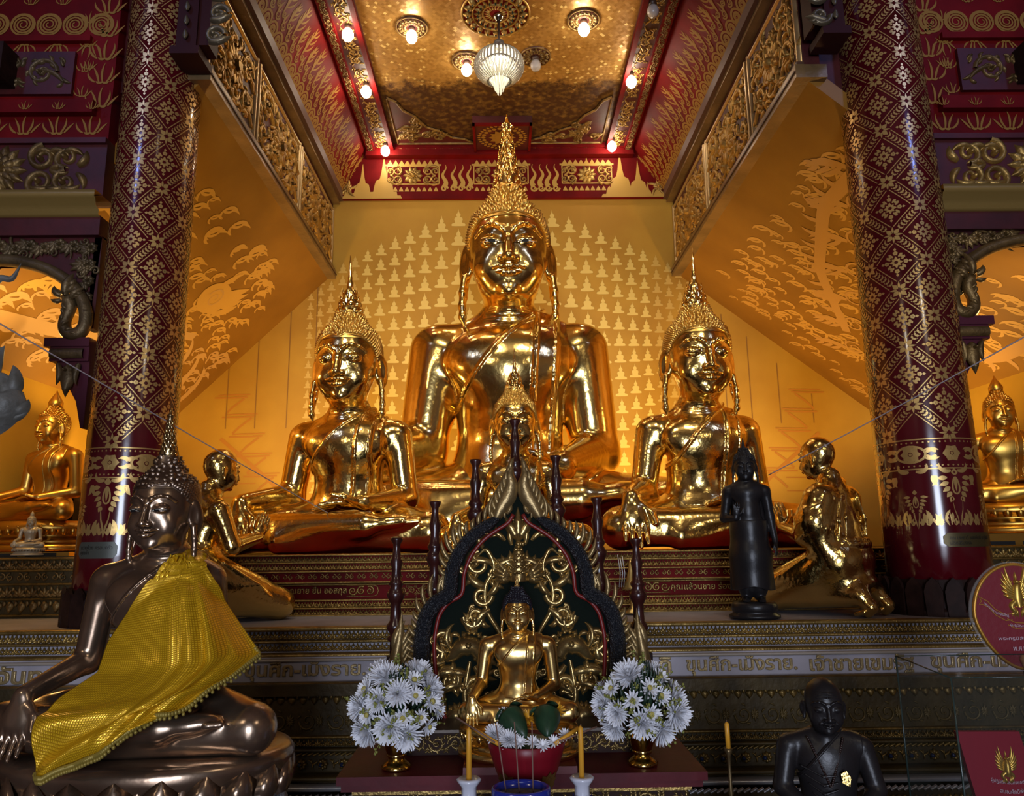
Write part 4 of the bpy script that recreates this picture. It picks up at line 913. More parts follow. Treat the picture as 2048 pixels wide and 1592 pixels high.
# carved eave bracket at each column head
for x, sg, lab in ((-2.12, 1, 'dark red carved beam end beside the left column head'), (2.42, -1, 'dark red carved beam end beside the right column head')):
    b = MB(); z0 = 4.98 if sg > 0 else 5.12
    o = empty('beam_end', (x, 4.75, z0), 0, 1, lab, 'bracket')
    b.bx(-.12, .02, -.1, .1, 0, 1.9); b.bx(-.15, .05, -.12, .12, -.03, .03); b.bx(.02 if sg > 0 else -.2, .1 if sg > 0 else -.12, -.08, .08, .06, 1.8); b.build('beam', mat('bracket_board', (.035, .006, .006), .6, spec=.2), o, smooth=False)
    r = Rel()
    for i in range(4): r.scroll((sg*(.16+.02*i), .10+.17*i), .07, 0, 1.4, sg, .022, .03); r.flame((sg*.12, .05+.17*i), sg*.3 if sg > 0 else PI-.3, .16, .03, .03)
    for i in range(8): r.petal((-.05*1, .08+.11*i), PI/2, .08, .02, .012)
    V, Q, T = r.arrays(); MB().put((plane_map((0, -.12, 0), (1, 0, 0), (0, 0, 1), (0, -1, 0))(V), Q, T)).build('carved_scroll', mat('silvered_scroll', (.16, .13, .08), .35, .6), o)
# ------------------------------------------------------------------ side arches between the columns
def side_arch(side, x0, sg, lab, gm, gd, cz):
    """x0 = edge at the column, the arch runs away from the nave (sg)"""
    o = empty('carved_arch', (x0, 5.0, 0), 0, 1, lab, 'arch'); o['kind'] = 'structure'; W = 1.75
    X = lambda a, b: (min(sg*a, sg*b), max(sg*a, sg*b))
    fm = plane_map((0, -.10, 0), (sg, 0, 0), (0, 0, 1), (0, -1, 0))
    fl_ = sg < 0
    def put(r, name, mm, dy=0.):
        V, Q, T = r.arrays(); V = fm(V); V[:, 1] -= dy; MB().put((V, Q, T), None, fl_).build(name, mm, o)
    # upper boarding, three stepped frames
    b = MB(); b.bx(*X(0.02, W), -.10, .1, 4.46, 7.3); b.bx(*X(.12, W), -.16, -.10, 4.64, 4.74); b.bx(*X(.20, W), -.14, -.08, 5.22, 5.27); b.build('upper_boarding', RED, o, smooth=False)
    b = MB(); b.bx(*X(.30, W), -.13, -.09, 4.80, 5.14); b.bx(*X(.34, W), -.13, -.09, 5.62, 5.66); b.build('sunk_panel', REDD, o, smooth=False)
    r = Rel()
    def fire(u, v, a, L, h=.004):
        for k in range(-2, 3):
            b = a+k*.42; l = L*(1-.16*abs(k)); p = (u+math.cos(a+PI/2)*k*L*.17, v+math.sin(a+PI/2)*k*L*.17)
            r.curve(p, b+(.35 if k % 2 else -.35)*.6, l, (-1 if k % 2 else 1)*.7-k*.25, L*.052, h, 9, True)
        for k in (-1, 1): r.curve((u, v), a+k*2.0, L*.34, -k*1.6, L*.06, h, 7, True)
    for i in range(8):
        u = .10+.235*i; fire(u+.05, 4.51, PI/2, .15); fire(u+.12, 5.21, -PI/2, .12); fire(u+.02, 4.665, PI/2, .065, .064); fire(u, 5.68, PI/2, .15); fire(u+.11, 5.02 if i < 1 else 5.55, PI/2, .08)
    for i in range(9):
        u = .15+.19*i
        r.scroll((u, 5.38), .084, 0, 3.2, 1, .0085, .004, 48, True, False); r.stroke([(u+.086*math.cos(a), 5.38+.086*math.sin(a)) for a in np.linspace(0, 2*PI, 24)], .007, .004, True)
    for i in range(7): fire(.10, 4.72+.19*i, PI/2, .16); fire(.235, 4.80+.2*i, PI/2, .09)
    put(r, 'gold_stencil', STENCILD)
    r = Rel(); r.scrollwork(.36, W-.1, 4.84, 5.10, .03, 4, seed=6); r.rosette((.95, 5.85), .17, 10, .03, 3); r.scrollwork(.6, 1.5, 5.72, 5.98, .025, 3, seed=8); put(r, 'carved_panel', gd, .03)
    b = MB(); s = 1 if sg > 0 else -1; b.bx(*X(.70, .92), -.30, -.05, 4.84, 5.10); b.build('beam_stub', DARKW, o, smooth=False)
    # lintel with flower and scrolls
    b = MB(); b.bx(*X(0.02, W), -.10, .1, 4.03, 4.46); b.bx(*X(.02, W), -.13, -.1, 4.42, 4.46); b.build('lintel_board', REDD, o, smooth=False)
    r = Rel(); c = (.76, 4.225)
    for k in range(4): r.rosette(c, .20-.042*k, 14-2*k, .03+.014*k, 1, False, .1*k)
    r.dome(c, .055, .09, 12)
    for q in (-1, 1):
        for sv in (-1, 1):
            r.scroll((c[0]+q*.30, c[1]+sv*.095), .10, PI/2*sv, 1.35, q*sv, .026, .04); r.scroll((c[0]+q*.47, c[1]+sv*.09), .085, -PI/2*sv, 1.3, -q*sv, .024, .04)
            for t in range(3): r.curve((c[0]+q*(.24+.1*t), c[1]+sv*.13), (PI if q < 0 else 0)+sv*q*.5, .16, -q*sv*1.7, .026, .035)
            r.curve((c[0]+q*.55, c[1]+sv*.03), (PI if q < 0 else 0)+sv*q*.6, .14, q*sv*1.5, .028, .035); r.curve((c[0]+q*.36, c[1]), (0 if q > 0 else PI)+sv*.6, .14, -sv*1.3, .024, .04)
    put(r, 'carved_flower_scrolls', gm)
    # gilt moulding
    pr = [(-.10, 3.87), (-.13, 3.88), (-.125, 3.91), (-.17, 3.93), (-.185, 3.975), (-.20, 3.98), (-.20, 4.03), (-.10, 4.035)]
    P = np.array([[(sg*.02, y, z) for y, z in pr], [(sg*W, y, z) for y, z in pr]]); MB().sheet(P if sg < 0 else P[::-1]).build('gilt_moulding', mat('ochre_gilt', (.34, .22, .06), .42, .35, .08, 20.), o)
    b = MB(); b.bx(*X(.02, W), -.10, .1, 3.74, 3.88); b.build('red_strip', REDD, o, smooth=False)
    # spandrel with vine, arch rib, naga scroll and corbel
    cx = .70; R = .65; K = .66; b = MB(); n = 24; top = 3.75
    A = [(cx-R*math.cos(t), cz+R*math.sin(t)*K) for t in np.linspace(0, PI, n)]
    for yy in (-.05,):
        P = np.array([[(sg*u, yy, v) for u, v in A], [(sg*(0.02 if i < 1 else W if i == n-1 else u), yy, top) for i, (u, v) in enumerate(A)]]); b.sheet(P if sg > 0 else P[:, ::-1]); P2 = P.copy(); P2[..., 1] = .05; b.sheet(P2 if sg < 0 else P2[:, ::-1])
    b.bx(*X(.02, cx-R+.02), -.05, .05, cz-.05, top); b.build('spandrel_board', REDD, o, smooth=False)
    r = Rel(); rn = random.Random(9)
    for i in range(16):
        t = i/15; u = .10+1.5*t; lim = cz+math.sqrt(max(0, R*R-(u-cx)**2))*K if abs(u-cx) < R else cz; v = rn.uniform(max(lim+.09, 3.2 if u < .14 else 3.5), 3.70)
        if v > 3.72: continue
        r.rosette((u, v), .05, 7, .02, 2); r.palm((u+.03, v+.01), rn.uniform(-1, 1), .11, 4, 1.6, .34, .016); r.curve((u, v), rn.uniform(0, 6), .16, 2, .012, .012); r.scroll((u-.06, v-.04), .035, 0, 1.2, 1, .01, .012)
    for v in (3.3, 3.42, 3.54, 3.66): r.rosette((.08, v), .045, 7, .02, 2); r.palm((.1, v-.02), rn.uniform(-1, 1), .09, 4, 1.6, .34, .014); r.scroll((.13, v+.05), .03, 0, 1.2, -1, .01, .012)
    put(r, 'carved_vine', gd, -.04)
    t = np.linspace(-.12, PI+.1, 34); MB().tube([(sg*(cx-R*math.cos(a)), -.10, cz+R*K*math.sin(a)) for a in t], .042, 10).build('arch_rib', gd, o)
    c0 = np.array([(.05, .06), (.045, -.04), (.075, -.10), (.14, -.115), (.19, -.07), (.19, .01), (.155, .07), (.165, .13), (.215, .17)]); t0 = np.linspace(0, 1, 9); tt = np.linspace(0, 1, 40)
    P = np.c_[np.interp(tt, t0, c0[:, 0]), np.interp(tt, t0, c0[:, 1])+cz]
    for _ in range(8): P[1:-1] = (P[:-2]+2*P[1:-1]+P[2:])/4
    m = MB(); m.tube(np.c_[sg*P[:, 0], np.full(40, -.10), P[:, 1]], np.interp(tt, [0, .3, .75, .9, 1], [.042, .046, .038, .05, .02]), 10); m.build('naga_neck', gd, o)
    r = Rel(); e = (.185, cz+.16); r.flame(e, PI/2+.25, .17, .032, .05); r.flame((e[0]-.04, e[1]-.02), PI/2+.8, .11, .026, .045); r.curve((e[0]+.02, e[1]), .3, .10, 1.4, .026, .05); r.curve((e[0]+.02, e[1]-.03), -.4, .08, 1.2, .018, .05); r.dome((e[0]+.005, e[1]+.01), .014, .075)
    for i in range(6): q = P[14+3*i]; r.curve(q, PI-.2-.5*i, .06, 1.2, .015, .05, 6)
    put(r, 'naga_head', gd, .03)
    b = MB(); zc_ = cz-.19; b.bx(*X(.0, .30), -.12, .08, zc_, zc_+.06); b.bx(*X(.0, .26), -.11, .06, zc_-.1, zc_); 
    P = [(sg*a_, zc_+b_) for a_, b_ in ((.0, -.55), (.02, -.55), (.06, -.38), (.12, -.28), (.16, -.15), (.22, -.1), (0, -.1))]; q = MB().prism([(p[0], p[1]) for p in (P if sg > 0 else P[::-1])], -.05, .09); V, Q, T = q.arrays(); b.add(np.c_[V[:, 0], -V[:, 2], V[:, 1]], Q, T)
    b.build('corbel', mat('purple_red_board', (.09, .012, .028), .4), o, smooth=False)
    r = Rel(); r.stroke([(.03, zc_-.05), (.25, zc_-.05)], .035, .02); r.petal((.12, zc_-.13), -PI/2, .22, .05, .03); r.rosette((.12, zc_-.17), .045, 7, .03, 2); r.curve((.05, zc_-.12), -1.2, .15, -.8, .022, .02); r.curve((.19, zc_-.12), -1.9, .15, .8, .022, .02); put(r, 'corbel_carving', gd, .02)
    return o
GR = mat('grey_gilt', (.20, .135, .06), .45, .5, .2, 50., vary=.5, vscale=9)
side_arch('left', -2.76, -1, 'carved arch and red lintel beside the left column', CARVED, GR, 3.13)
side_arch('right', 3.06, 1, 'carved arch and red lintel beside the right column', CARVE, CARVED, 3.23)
# ------------------------------------------------------------------ tiered plinths
def m_leaf(w, h):
    r = Rel(); r.palm((0, h*.12), PI/2, h*.95, 5, 2.6, .36, .012); r.petal((0, h*.08), PI/2, h*.55, w*.15, .018); r.petal((w*.5, h*.95), -PI/2, h*.5, w*.13, .010)
    for q in (-1, 1): r.curve((q*w*.48, h*.02), PI/2+q*.3, h*.55, q*1.2, w*.11, .010, 6)
    return r
def m_chain(w, h):
    r = Rel()
    for q in (-1, 1): r.scroll((q*w*.24, h*.5), h*.36, PI/2, 1.1, q, h*.09, .012, 12)
    r.stroke([(-w*.2, h*.86), (w*.2, h*.14)], h*.06, .01); return r
def m_pend(w, h):
    r = Rel(); r.petal((0, h*.95), -PI/2, h*.9, w*.36, .014); r.petal((0, h), -PI/2, h*.55, w*.2, .022); r.petal((w*.5, h), -PI/2, h*.5, w*.18, .01); return r
def m_gem(w, h):
    r = Rel(); r.rosette((0, h*.5), h*.46, 8, .012, 2); r.dome((0, h*.5), h*.12, .03, 8)
    for q in (-1, 1): r.curve((w*.5, h*.5), q*.9+PI/2-.5, h*.5, 1.2, h*.08, .01, 6); r.curve((w*.5, h*.5), PI/2*q+.4, h*.4, -1.2, h*.07, .01, 6)
    return r
def m_rope(w, h):
    r = Rel(); r.stroke([(-w*.5, h*.2), (0, h*.5), (w*.5, h*.8)], h*.3, .014); return r
def m_vine(w, h):
    r = Rel(); r.scroll((0, h*.5), h*.38, PI, 1.3, 1, h*.05, .006, 18); r.palm((w*.4, h*.5), PI/2, h*.3, 5, 2.4, .3, .006); r.palm((w*.4, h*.5), -PI/2, h*.3, 5, 2.4, .3, .006)
    for i in range(5): r.curve((h*.36*math.cos(i*1.26), h*.5+h*.36*math.sin(i*1.26)), i*1.26+1, h*.22, 1.3, h*.04, .006, 6)
    return r
MOT = dict(leaf=m_leaf, chain=m_chain, pend=m_pend, gem=m_gem, rope=m_rope, vine=m_vine)
def frieze(root, x0, x1, y, z0, z1, mot, w, mm, gaps=()):
    n = max(1, round((x1-x0)/w)); w = (x1-x0)/n; a = MOT[mot](w, z1-z0); r = Rel()
    for i in range(n):
        u = x0+w*(i+.5)
        if any(g0 < u < g1 for g0, g1 in gaps): continue
        r.put(a, shift(u, 0))
    V, Q, T = r.arrays(); f = plane_map((0, y, z0), (1, 0, 0), (0, 0, 1), (0, -1, 0)); return MB().put((f(V), Q, T)).build('frieze', mm, root)
def letters(root, txt, x0, x1, y, zmid, h, mm, name='lettering', d=.006, bev=.004):
    V, Q, T = text_arrays(txt, h*1.1, d, bev, x1-x0)
    if not len(V): return
    V[:, 0] += x0-V[:, 0].min(); lo, hi = V[:, 1].min(), V[:, 1].max(); V[:, 1] = (V[:, 1]-(lo+hi)/2)*h/(hi-lo)
    MB().add(np.c_[V[:, 0], y-V[:, 2], zmid+V[:, 1]], Q, T).build(name, mm, root, smooth=False)
FRG = mat('frieze_gilt', (.40, .26, .075), .38, .7, .2, 70., base2=(.22, .14, .04), vscale=8)
FRO = mat('frieze_dark_gilt', (.26, .16, .04), .42, .65, .2, 70., base2=(.12, .075, .02), vscale=8)
FRW = mat('frieze_pale', (.40, .36, .34), .42, .2, .2, 70., base2=(.24, .20, .17), vscale=8)
LET = mat('raised_gilt_letters', (.40, .29, .13), .4, .55, .15, 60.)
def line(root, x0, x1, y, z0, z1, mm, name='moulding', yb=None):
    h = (z1-z0)/2; pr = [(y+.04, z0), (y, z0), (y-h*.7, z0+h*.3), (y-h, z0+h), (y-h*.7, z1-h*.3), (y, z1), (y+.04, z1)]
    P = np.array([[(x0, a, b) for a, b in pr], [(x1, a, b) for a, b in pr]]); return MB().sheet(P[::-1]).build(name, mm, root)
# lower plinth: dark gilt foot, lettered white band, pale friezes
LX0, LX1 = -4.05, 4.60
lp = empty('tiered_plinth', (0, 4.5, 0), 0, 1, 'long low plinth with a pale lettered band, under the kneeling disciples', 'plinth'); lp.location = (0, 0, 0)
b = MB(); b.bx(LX0, LX1, 4.40, 8.96, 0, .80); b.build('core', OLIVE, lp, smooth=False)
b = MB(); b.bx(LX0, LX1, 4.47, 8.96, .86, 1.0); b.build('lettered_band', LAVW, lp, smooth=False)
b = MB(); b.bx(LX0, LX1, 4.56, 8.96, 1.0, 1.14); b.build('upper_step', LAVW, lp, smooth=False)
b = MB(); b.bx(LX0, LX1, 4.36, 8.96, .80, .86); b.bx(LX0, LX1, 4.30, 4.45, .36, .40); b.bx(LX0, LX1, 4.22, 4.45, 0, .33); b.build('ledge', OLIVE, lp, smooth=False)
line(lp, LX0, LX1, 4.52, 1.125, 1.15, FRG); frieze(lp, LX0, LX1, 4.555, 1.075, 1.125, 'leaf', .048, FRG); line(lp, LX0, LX1, 4.535, 1.058, 1.075, FRG)
frieze(lp, LX0, LX1, 4.555, 1.012, 1.055, 'leaf', .048, FRG); line(lp, LX0, LX1, 4.48, .985, 1.01, FRG); line(lp, LX0, LX1, 4.46, .965, .985, mat('pale_moulding', (.42, .36, .30), .4, .2))
line(lp, LX0, LX1, 4.40, .84, .865, FRO)
frieze(lp, LX0, LX1, 4.395, .745, .80, 'pend', .062, FRO); frieze(lp, LX0, LX1, 4.395, .60, .73, 'vine', .16, mat('vine_gilt', (.12, .08, .022), .5, .4)); line(lp, LX0, LX1, 4.385, .575, .59, FRO); frieze(lp, LX0, LX1, 4.39, .535, .572, 'leaf', .05, FRO)
line(lp, LX0, LX1, 4.37, .51, .53, OLIVE); frieze(lp, LX0, LX1, 4.39, .485, .51, 'rope', .03, FRO); frieze(lp, LX0, LX1, 4.39, .41, .48, 'gem', .115, FRO); line(lp, LX0, LX1, 4.29, .385, .41, OLIVE)
line(lp, LX0, LX1, 4.24, .35, .38, mat('silver_moulding', (.33, .34, .36), .3, .5)); frieze(lp, LX0, LX1, 4.22, .315, .345, 'rope', .035, mat('silvered_rope', (.34, .34, .35), .32, .6)); frieze(lp, LX0, LX1, 4.215, .24, .30, 'pend', .06, FRO)
g = MB()
for i in range(int((LX1-LX0)/.115)): g.ball((LX0+.0575+.115*i, 4.375, .445), .012, 8, 5)
g.build('dark_gems', mat('dark_gem', (.01, .02, .06), .1), lp)
zc = .915
letters(lp, 'ขุนศึก-เม็งราย.', -1.47, -.785, 4.468, zc+.006, .115, LET); letters(lp, 'เจ้า', -.715, -.56, 4.468, zc+.012, .105, LET); letters(lp, 'จันทร', -2.86, -2.52, 4.468, zc, .10, LET)
letters(lp, 'วดี', .80, .945, 4.468, zc+.012, .10, LET); letters(lp, 'ขุนศึก-เม็งราย.', 1.03, 1.665, 4.468, zc+.004, .118, LET); letters(lp, 'เจ้าชายเขมรัฐ', 1.735, 2.335, 4.468, zc, .118, LET); letters(lp, 'ขุนศึก-เม', 2.43, 2.88, 4.468, zc, .112, LET)
# upper plinth: red and gilt friezes under the three big statues
UX0, UX1 = -2.05, 2.45
up = empty('tiered_plinth', (0, 0, 0), 0, 1, 'red and gilt tiered plinth carrying the three largest golden statues', 'plinth')
b = MB(); b.bx(UX0, UX1, 5.34, 8.95, 1.14, 1.24); b.bx(UX0+.04, UX1-.04, 5.42, 8.95, 1.24, 1.36); b.bx(UX0, UX1, 5.36, 8.95, 1.36, 1.54); b.build('core', RED, up, smooth=False)
A = [('leaf', 1.500, 1.538, 5.355, .040), ('leaf', 1.445, 1.485, 5.355, .040), ('chain', 1.375, 1.425, 5.355, .085), ('leaf', 1.195, 1.235, 5.335, .040), ('leaf', 1.145, 1.183, 5.335, .040)]
for mo, z0, z1, y, w in A: frieze(up, UX0, UX1, y, z0, z1, mo, w, FRG)
for z, y in ((1.54, 5.33), (1.489, 5.34), (1.428, 5.33), (1.355, 5.33), (1.34, 5.36), (1.236, 5.33), (1.184, 5.32), (1.138, 5.31)): line(up, UX0, UX1, y, z, z+.012, FRG)
letters(up, 'คุณยาย ยืน ออสกุล', -1.53, -1.10, 5.415, 1.300, .062, FRG, 'lettering', .003, .002); letters(up, 'คุณแล้วนชาย ร่องวานิช', 1.17, 1.72, 5.415, 1.298, .066, FRG, 'lettering', .003, .002); letters(up, 'รอง', 1.80, 1.88, 5.415, 1.298, .04, FRG, 'lettering', .003, .002)
r = Rel()
for x0 in (-1.06, 1.13):
    for k in range(3): r.scroll((x0+.06*k*(1 if x0 < 0 else -1), 0), .032, k, 1.4, 1 if k % 2 else -1, .008, .008, 16)
    for sv in (-1, 1): r.stroke([(x0-.04, sv*.036), (x0+.15, sv*.036), (x0+.18, 0)] if x0 < 0 else [(x0+.04, sv*.036), (x0-.15, sv*.036), (x0-.18, 0)], .004, .006)
for x0, x1 in ((-2.0, -1.6), (-.8, -.5), (.7, .9), (2.0, 2.4)): r.scrollwork(x0, x1, -.04, .04, .01, 5, 3)
V, Q, T = r.arrays(); MB().put((plane_map((0, 5.42, 1.3), (1, 0, 0), (0, 0, 1), (0, -1, 0))(V), Q, T)).build('cartouche', FRG, up)
# raised seats of the statues and the side ledges
def seat(x0, x1, y0, y1, z1, lab):
    o = empty('statue_seat', (0, 0, 0), 0, 1, lab, 'statue base'); b = MB(); b.bx(x0, x1, y0, y1, 1.54, z1); b.build('block', RED, o, smooth=False)
    line(o, x0, x1, y0-.005, z1-.02, z1, FRG); return o
for side, x0, x1 in (('left', -4.05, -2.2), ('right', 2.55, 4.6)):
    o = empty('side_altar', (0, 0, 0), 0, 1, 'gilt carved side altar with coarse leaf rows, beside the %s column' % side, 'plinth'); b = MB(); b.bx(x0, x1, 5.45, 8.95, 1.14, 1.56 if side == 'left' else 1.54); b.build('core', OLIVE, o, smooth=False)
    for k, (mo, z0, z1, w) in enumerate((('leaf', 1.47, 1.54, .09), ('chain', 1.38, 1.46, .12), ('leaf', 1.28, 1.36, .09), ('pend', 1.17, 1.26, .08))): frieze(o, x0, x1, 5.445, z0, z1, mo, w, CARVED if side == 'left' else FRG)
    for z in (1.545, 1.465, 1.37, 1.27, 1.16): line(o, x0, x1, 5.44, z-.008, z+.008, FRO)
# ------------------------------------------------------------------ the statues
BRONZE = mat('dark_bronze', (.016, .014, .015), .36, .1, .06, 30., spec=.4)
BRONZE2 = mat('brown_bronze', (.42, .31, .22), .24, .9, .08, 14., base2=(.27, .18, .12), vscale=5)
CURLDARK = mat('dark_hair_curls', (.012, .011, .018), .35)
TIN = mat('silvered_gold', (.60, .47, .24), .2, 1., .1, 20.)
# great central statue
s, T, p, g = seated(sw=.205, chin=.665, hu=.312, kn=.42, arm_r=1.22, waist=1.08, headR=rotm(.05, 0, 0))
statue('buddha_statue', s, T, p, g, 1/300, .312/190, GOLD, GOLDH, finial_at(finial_flame(), p, 1.09, .255), 0,
       'largest golden seated Buddha statue, in the centre against the silhouette-painted wall', 'statue', (.075, 7.45, 1.60), 0, 3.62, 'seated golden statues', 2600, .040, .85, eyes=True)
# flanking statues share one sculpture
s, T, p, g = seated(sw=.205, chin=.615, hu=.362, kn=.385, arm_r=.95, waist=.95, headR=rotm(.06, 0, 0))
side = statue('buddha_statue', s, T, p, g, 1/280, .362/170, GOLD, GOLDH, finial_at(finial_lotus(.25), p, 1.08, .275), 0,
       'golden seated Buddha statue behind the kneeling disciple that faces right', 'statue', (-1.29, 6.2, 1.55), -.10, 1.97, 'seated golden statues', 2800, .036, .95)
c = copy_tree(side); c.location = (1.66, 6.2, 1.55); c.rotation_euler = (0, 0, .06); c.scale = (2.0,)*3; c['label'] = 'golden seated Buddha statue with thin spire, behind the standing black figure'
c = copy_tree(side); c.location = (.095, 5.72, 1.55); c.rotation_euler = (0, 0, 0); c.scale = (1.22,)*3; c['label'] = 'smallest of the golden statues on the red plinth, half hidden behind the dark candle posts'
def fig(name, s, p, h, hh, hu, lo, hi, zc, mm, loc, rz, sc, lab, cat, group=None):
    root = empty(name, loc, rz, sc, lab, cat, group); V1, Q1 = s.mesh(lo, (hi[0], hi[1], zc+2*h), h); c = p(0, 0, .3)
    V2, Q2 = s.mesh((c[0]-.66*hu, c[1]-.66*hu, zc-2*hh), (c[0]+.66*hu, c[1]+.66*hu, c[2]+.85*hu), hh)
    me = raw_mesh('body', np.concatenate([V1, V2]), np.concatenate([Q1, Q2+len(V1)])); link('body', me, mm, root); return root, me
# kneeling disciples
s, p = kneeling()
k1, me = fig('disciple_statue', s, p, 1/240, .24/120, .24, (-.4, -.5, -.02), (.4, .4, 0), .72, GOLD, (-1.87, 4.95, 1.15), 2.3, 1.10, 'golden kneeling disciple facing right with joined palms, behind the cloth-draped statue', 'statue', 'kneeling golden disciples')
s, p = kneeling(True, .235)
k2, me = fig('disciple_statue', s, p, 1/240, .235/120, .235, (-.4, -.5, -.02), (.4, .4, 0), .72, GOLD, (2.12, 4.98, 1.15), -2.45, 1.15, 'golden kneeling disciple with ribbed robe, between the standing dark figure and the right column', 'statue', 'kneeling golden disciples')
k3 = copy_tree(k2); k3.location = (2.92, 6.5, 1.54); k3.rotation_euler = (0, 0, -2.0); k3.scale = (.62,)*3; k3['label'] = 'pale golden figure mostly hidden between the right kneeling disciple and the right column'
# standing dark figure
s, p = standing()
st, me = fig('standing_statue', s, p, 1/240, .195/100, .195, (-.3, -.25, -.02), (.3, .3, 0), .79, BRONZE, (1.525, 4.72, 1.245), -.25, .905, 'small black standing Buddha statue with one raised palm, before the right golden statue', 'statue')
V, Q = standing_robe(s).mesh((-.3, -.25, 0), (.3, .25, .8), 1/240); link('robe', raw_mesh('robe', V, Q), BRONZE, st)
hair_mb(p, .195, 500, .06, .8).build('hair_curls', BRONZE, st); finial_at(finial_flame(), p, 1.05, .095).build('flame_finial', BRONZE, st)
m = MB(); m.lathe([(.145, -.105), (.145, -.085), (.125, -.075), (.125, -.06), (.13, -.055), (.13, -.02), (.115, 0), (.05, .001)], 32, sx=1.15); m.build('pedestal', BRONZE, st)
# altar statue with dark curls on its lotus seat
s, T, p, g = seated(sw=.25, chin=.665, hu=.30, kn=.385, arm_r=.9)
al = statue('buddha_statue', s, T, p, g, 1/260, .30/140, mat('altar_gold', (.97, .68, .25), .25, 1., .05, 14.), CURLDARK, finial_at(finial_flame(), p, 1.03, .15), 0,
       'small golden Buddha statue with black curls, on the front altar before the carved screen', 'statue', (.052, 3.15, .925), 0, .505, None, 900, .06, .75)
m = MB(); m.lathe([(.36, -.19), (.38, -.17), (.34, -.14), (.30, -.12), (.38, -.10), (.42, -.06), (.40, -.03), (.38, 0), (.1, .005)], 40, sx=1.12, sy=.86); m.lathe([(.40, -.25), (.42, -.24), (.42, -.20), (.36, -.185)], 40, sx=1.12, sy=.86)
lb = m.build('lotus_seat', mat('altar_gold', (0, 0, 0)), al)
q = MB()
for i in range(30): az = i*2*PI/30; leaf3(q, (.40*1.12*math.cos(az), .40*.86*math.sin(az), -.115), az, .35, .085, .034, .8)
q.build('lotus_petals', mat('altar_gold', (0, 0, 0)), lb)
# side statues behind the columns (satin gold)
SAT = mat('satin_gold', (.66, .38, .075), .34, 1., .05, 12.)
def side_statue(loc, rz, sc, lab):
    c = copy_tree(al); c.location = loc; c.rotation_euler = (0, 0, rz); c.scale = (sc,)*3; c['label'] = lab
    for ch in c.children_recursive:
        ch.data = ch.data.copy(); ch.data.materials.clear(); ch.data.materials.append(SAT)
    for ch in list(c.children):
        if ch.name.startswith('flame'): bpy.data.objects.remove(ch)
    kb = MB(); kb.lathe([(.10, 0), (.12, .05), (.08, .09), (.03, .13), (.005, .16)], 14, c=tuple(p(0, .05, 1.06)), sx=.5, sy=.5); kb.build('flame_finial', SAT, c)
    return c
c1 = side_statue((-3.61, 6.0, 1.823), -.35, .92, 'satin gold seated Buddha statue under the left arch, beside the left column')
c2 = side_statue((4.06, 6.0, 1.873), -.30, .92, 'satin gold seated Buddha statue at the right edge, beyond the right column')
for x, y, z0, z1, w, lab in ((-3.60, 6.0, 1.56, 1.59, .90, 'left'), (4.06, 6.0, 1.54, 1.64, 1.1, 'right')):
    o = empty('statue_stand', (x, y, 0), 0, 1, 'low gilt stand under the satin statue at the %s' % lab, 'statue base'); b = MB(); b.bx(-w/2, w/2, -.42, .42, 1.555, z1); b.build('block', SAT, o, smooth=False)
    b = MB(); [b.bx(-w/2+.03+.28*k, -w/2+.25+.28*k, -.425, -.415, 1.56, 1.585) for k in range(3)]; b.build('dark_slots', mat('black_slot', (.004, .004, .005), .6), o, smooth=False)
# old monk, dark bronze
s, T, p, g = old_monk()
mk, me = fig('monk_statue', s, p, 1/240, .31/150, .31, (-.52, -.4, -.02), (.52, .4, 0), .66, BRONZE, (1.04, 2.6, .635), -.18, .52, 'dark bronze statue of a bald old monk, in the right foreground', 'statue')
V, Q = robe_of(T, g, False, .012, .2).mesh((-.40, -.30, .1), (.40, .26, .72), 1/240); link('robe', raw_mesh('robe', V, Q), BRONZE, mk)
m = MB(); t = np.linspace(0, 1, 30); P = [(-.10+.30*q, -.10-.05*math.sin(PI*q), .66-.34*q) for q in t]
for q in np.linspace(0, 1, 24):
    m.ball((-.115+.10*q, -.055-.07*q**.6, .66-.26*q), .0085, 6, 4); m.ball((.09-.10*q+.0, -.06-.066*q**.6, .66-.26*q), .0085, 6, 4)
m.build('prayer_beads', mat('bead_wood', (.02, .008, .006), .4), mk)
r = Rel(); r.flat([(.05, .40), (.09, .38), (.10, .43), (.075, .47), (.045, .45)], 0); V, Q, T_ = r.arrays(); MB().add(np.c_[V[:, 0], np.full(len(V), -.150), V[:, 1]+.03], Q, T_).build('gold_leaf_patch', GOLD, mk)
m = MB(); a = np.arange(33)*2*PI/32; m.tube([(.165*math.cos(q), .03+.135*math.sin(q), .235) for q in a], .022, 8, False); m.build('waist_sash', BRONZE, mk)
o = empty('statue_stand', (1.04, 2.6, 0), 0, 1, 'plain dark stand under the bronze monk', 'statue base'); b = MB(); b.bx(-.26, .26, -.2, .2, .58, .635); b.bx(-.22, .22, -.17, .17, .06, .58); b.bx(-.27, .27, -.2, .2, 0, .06); b.build('block', DARKW, o, smooth=False)
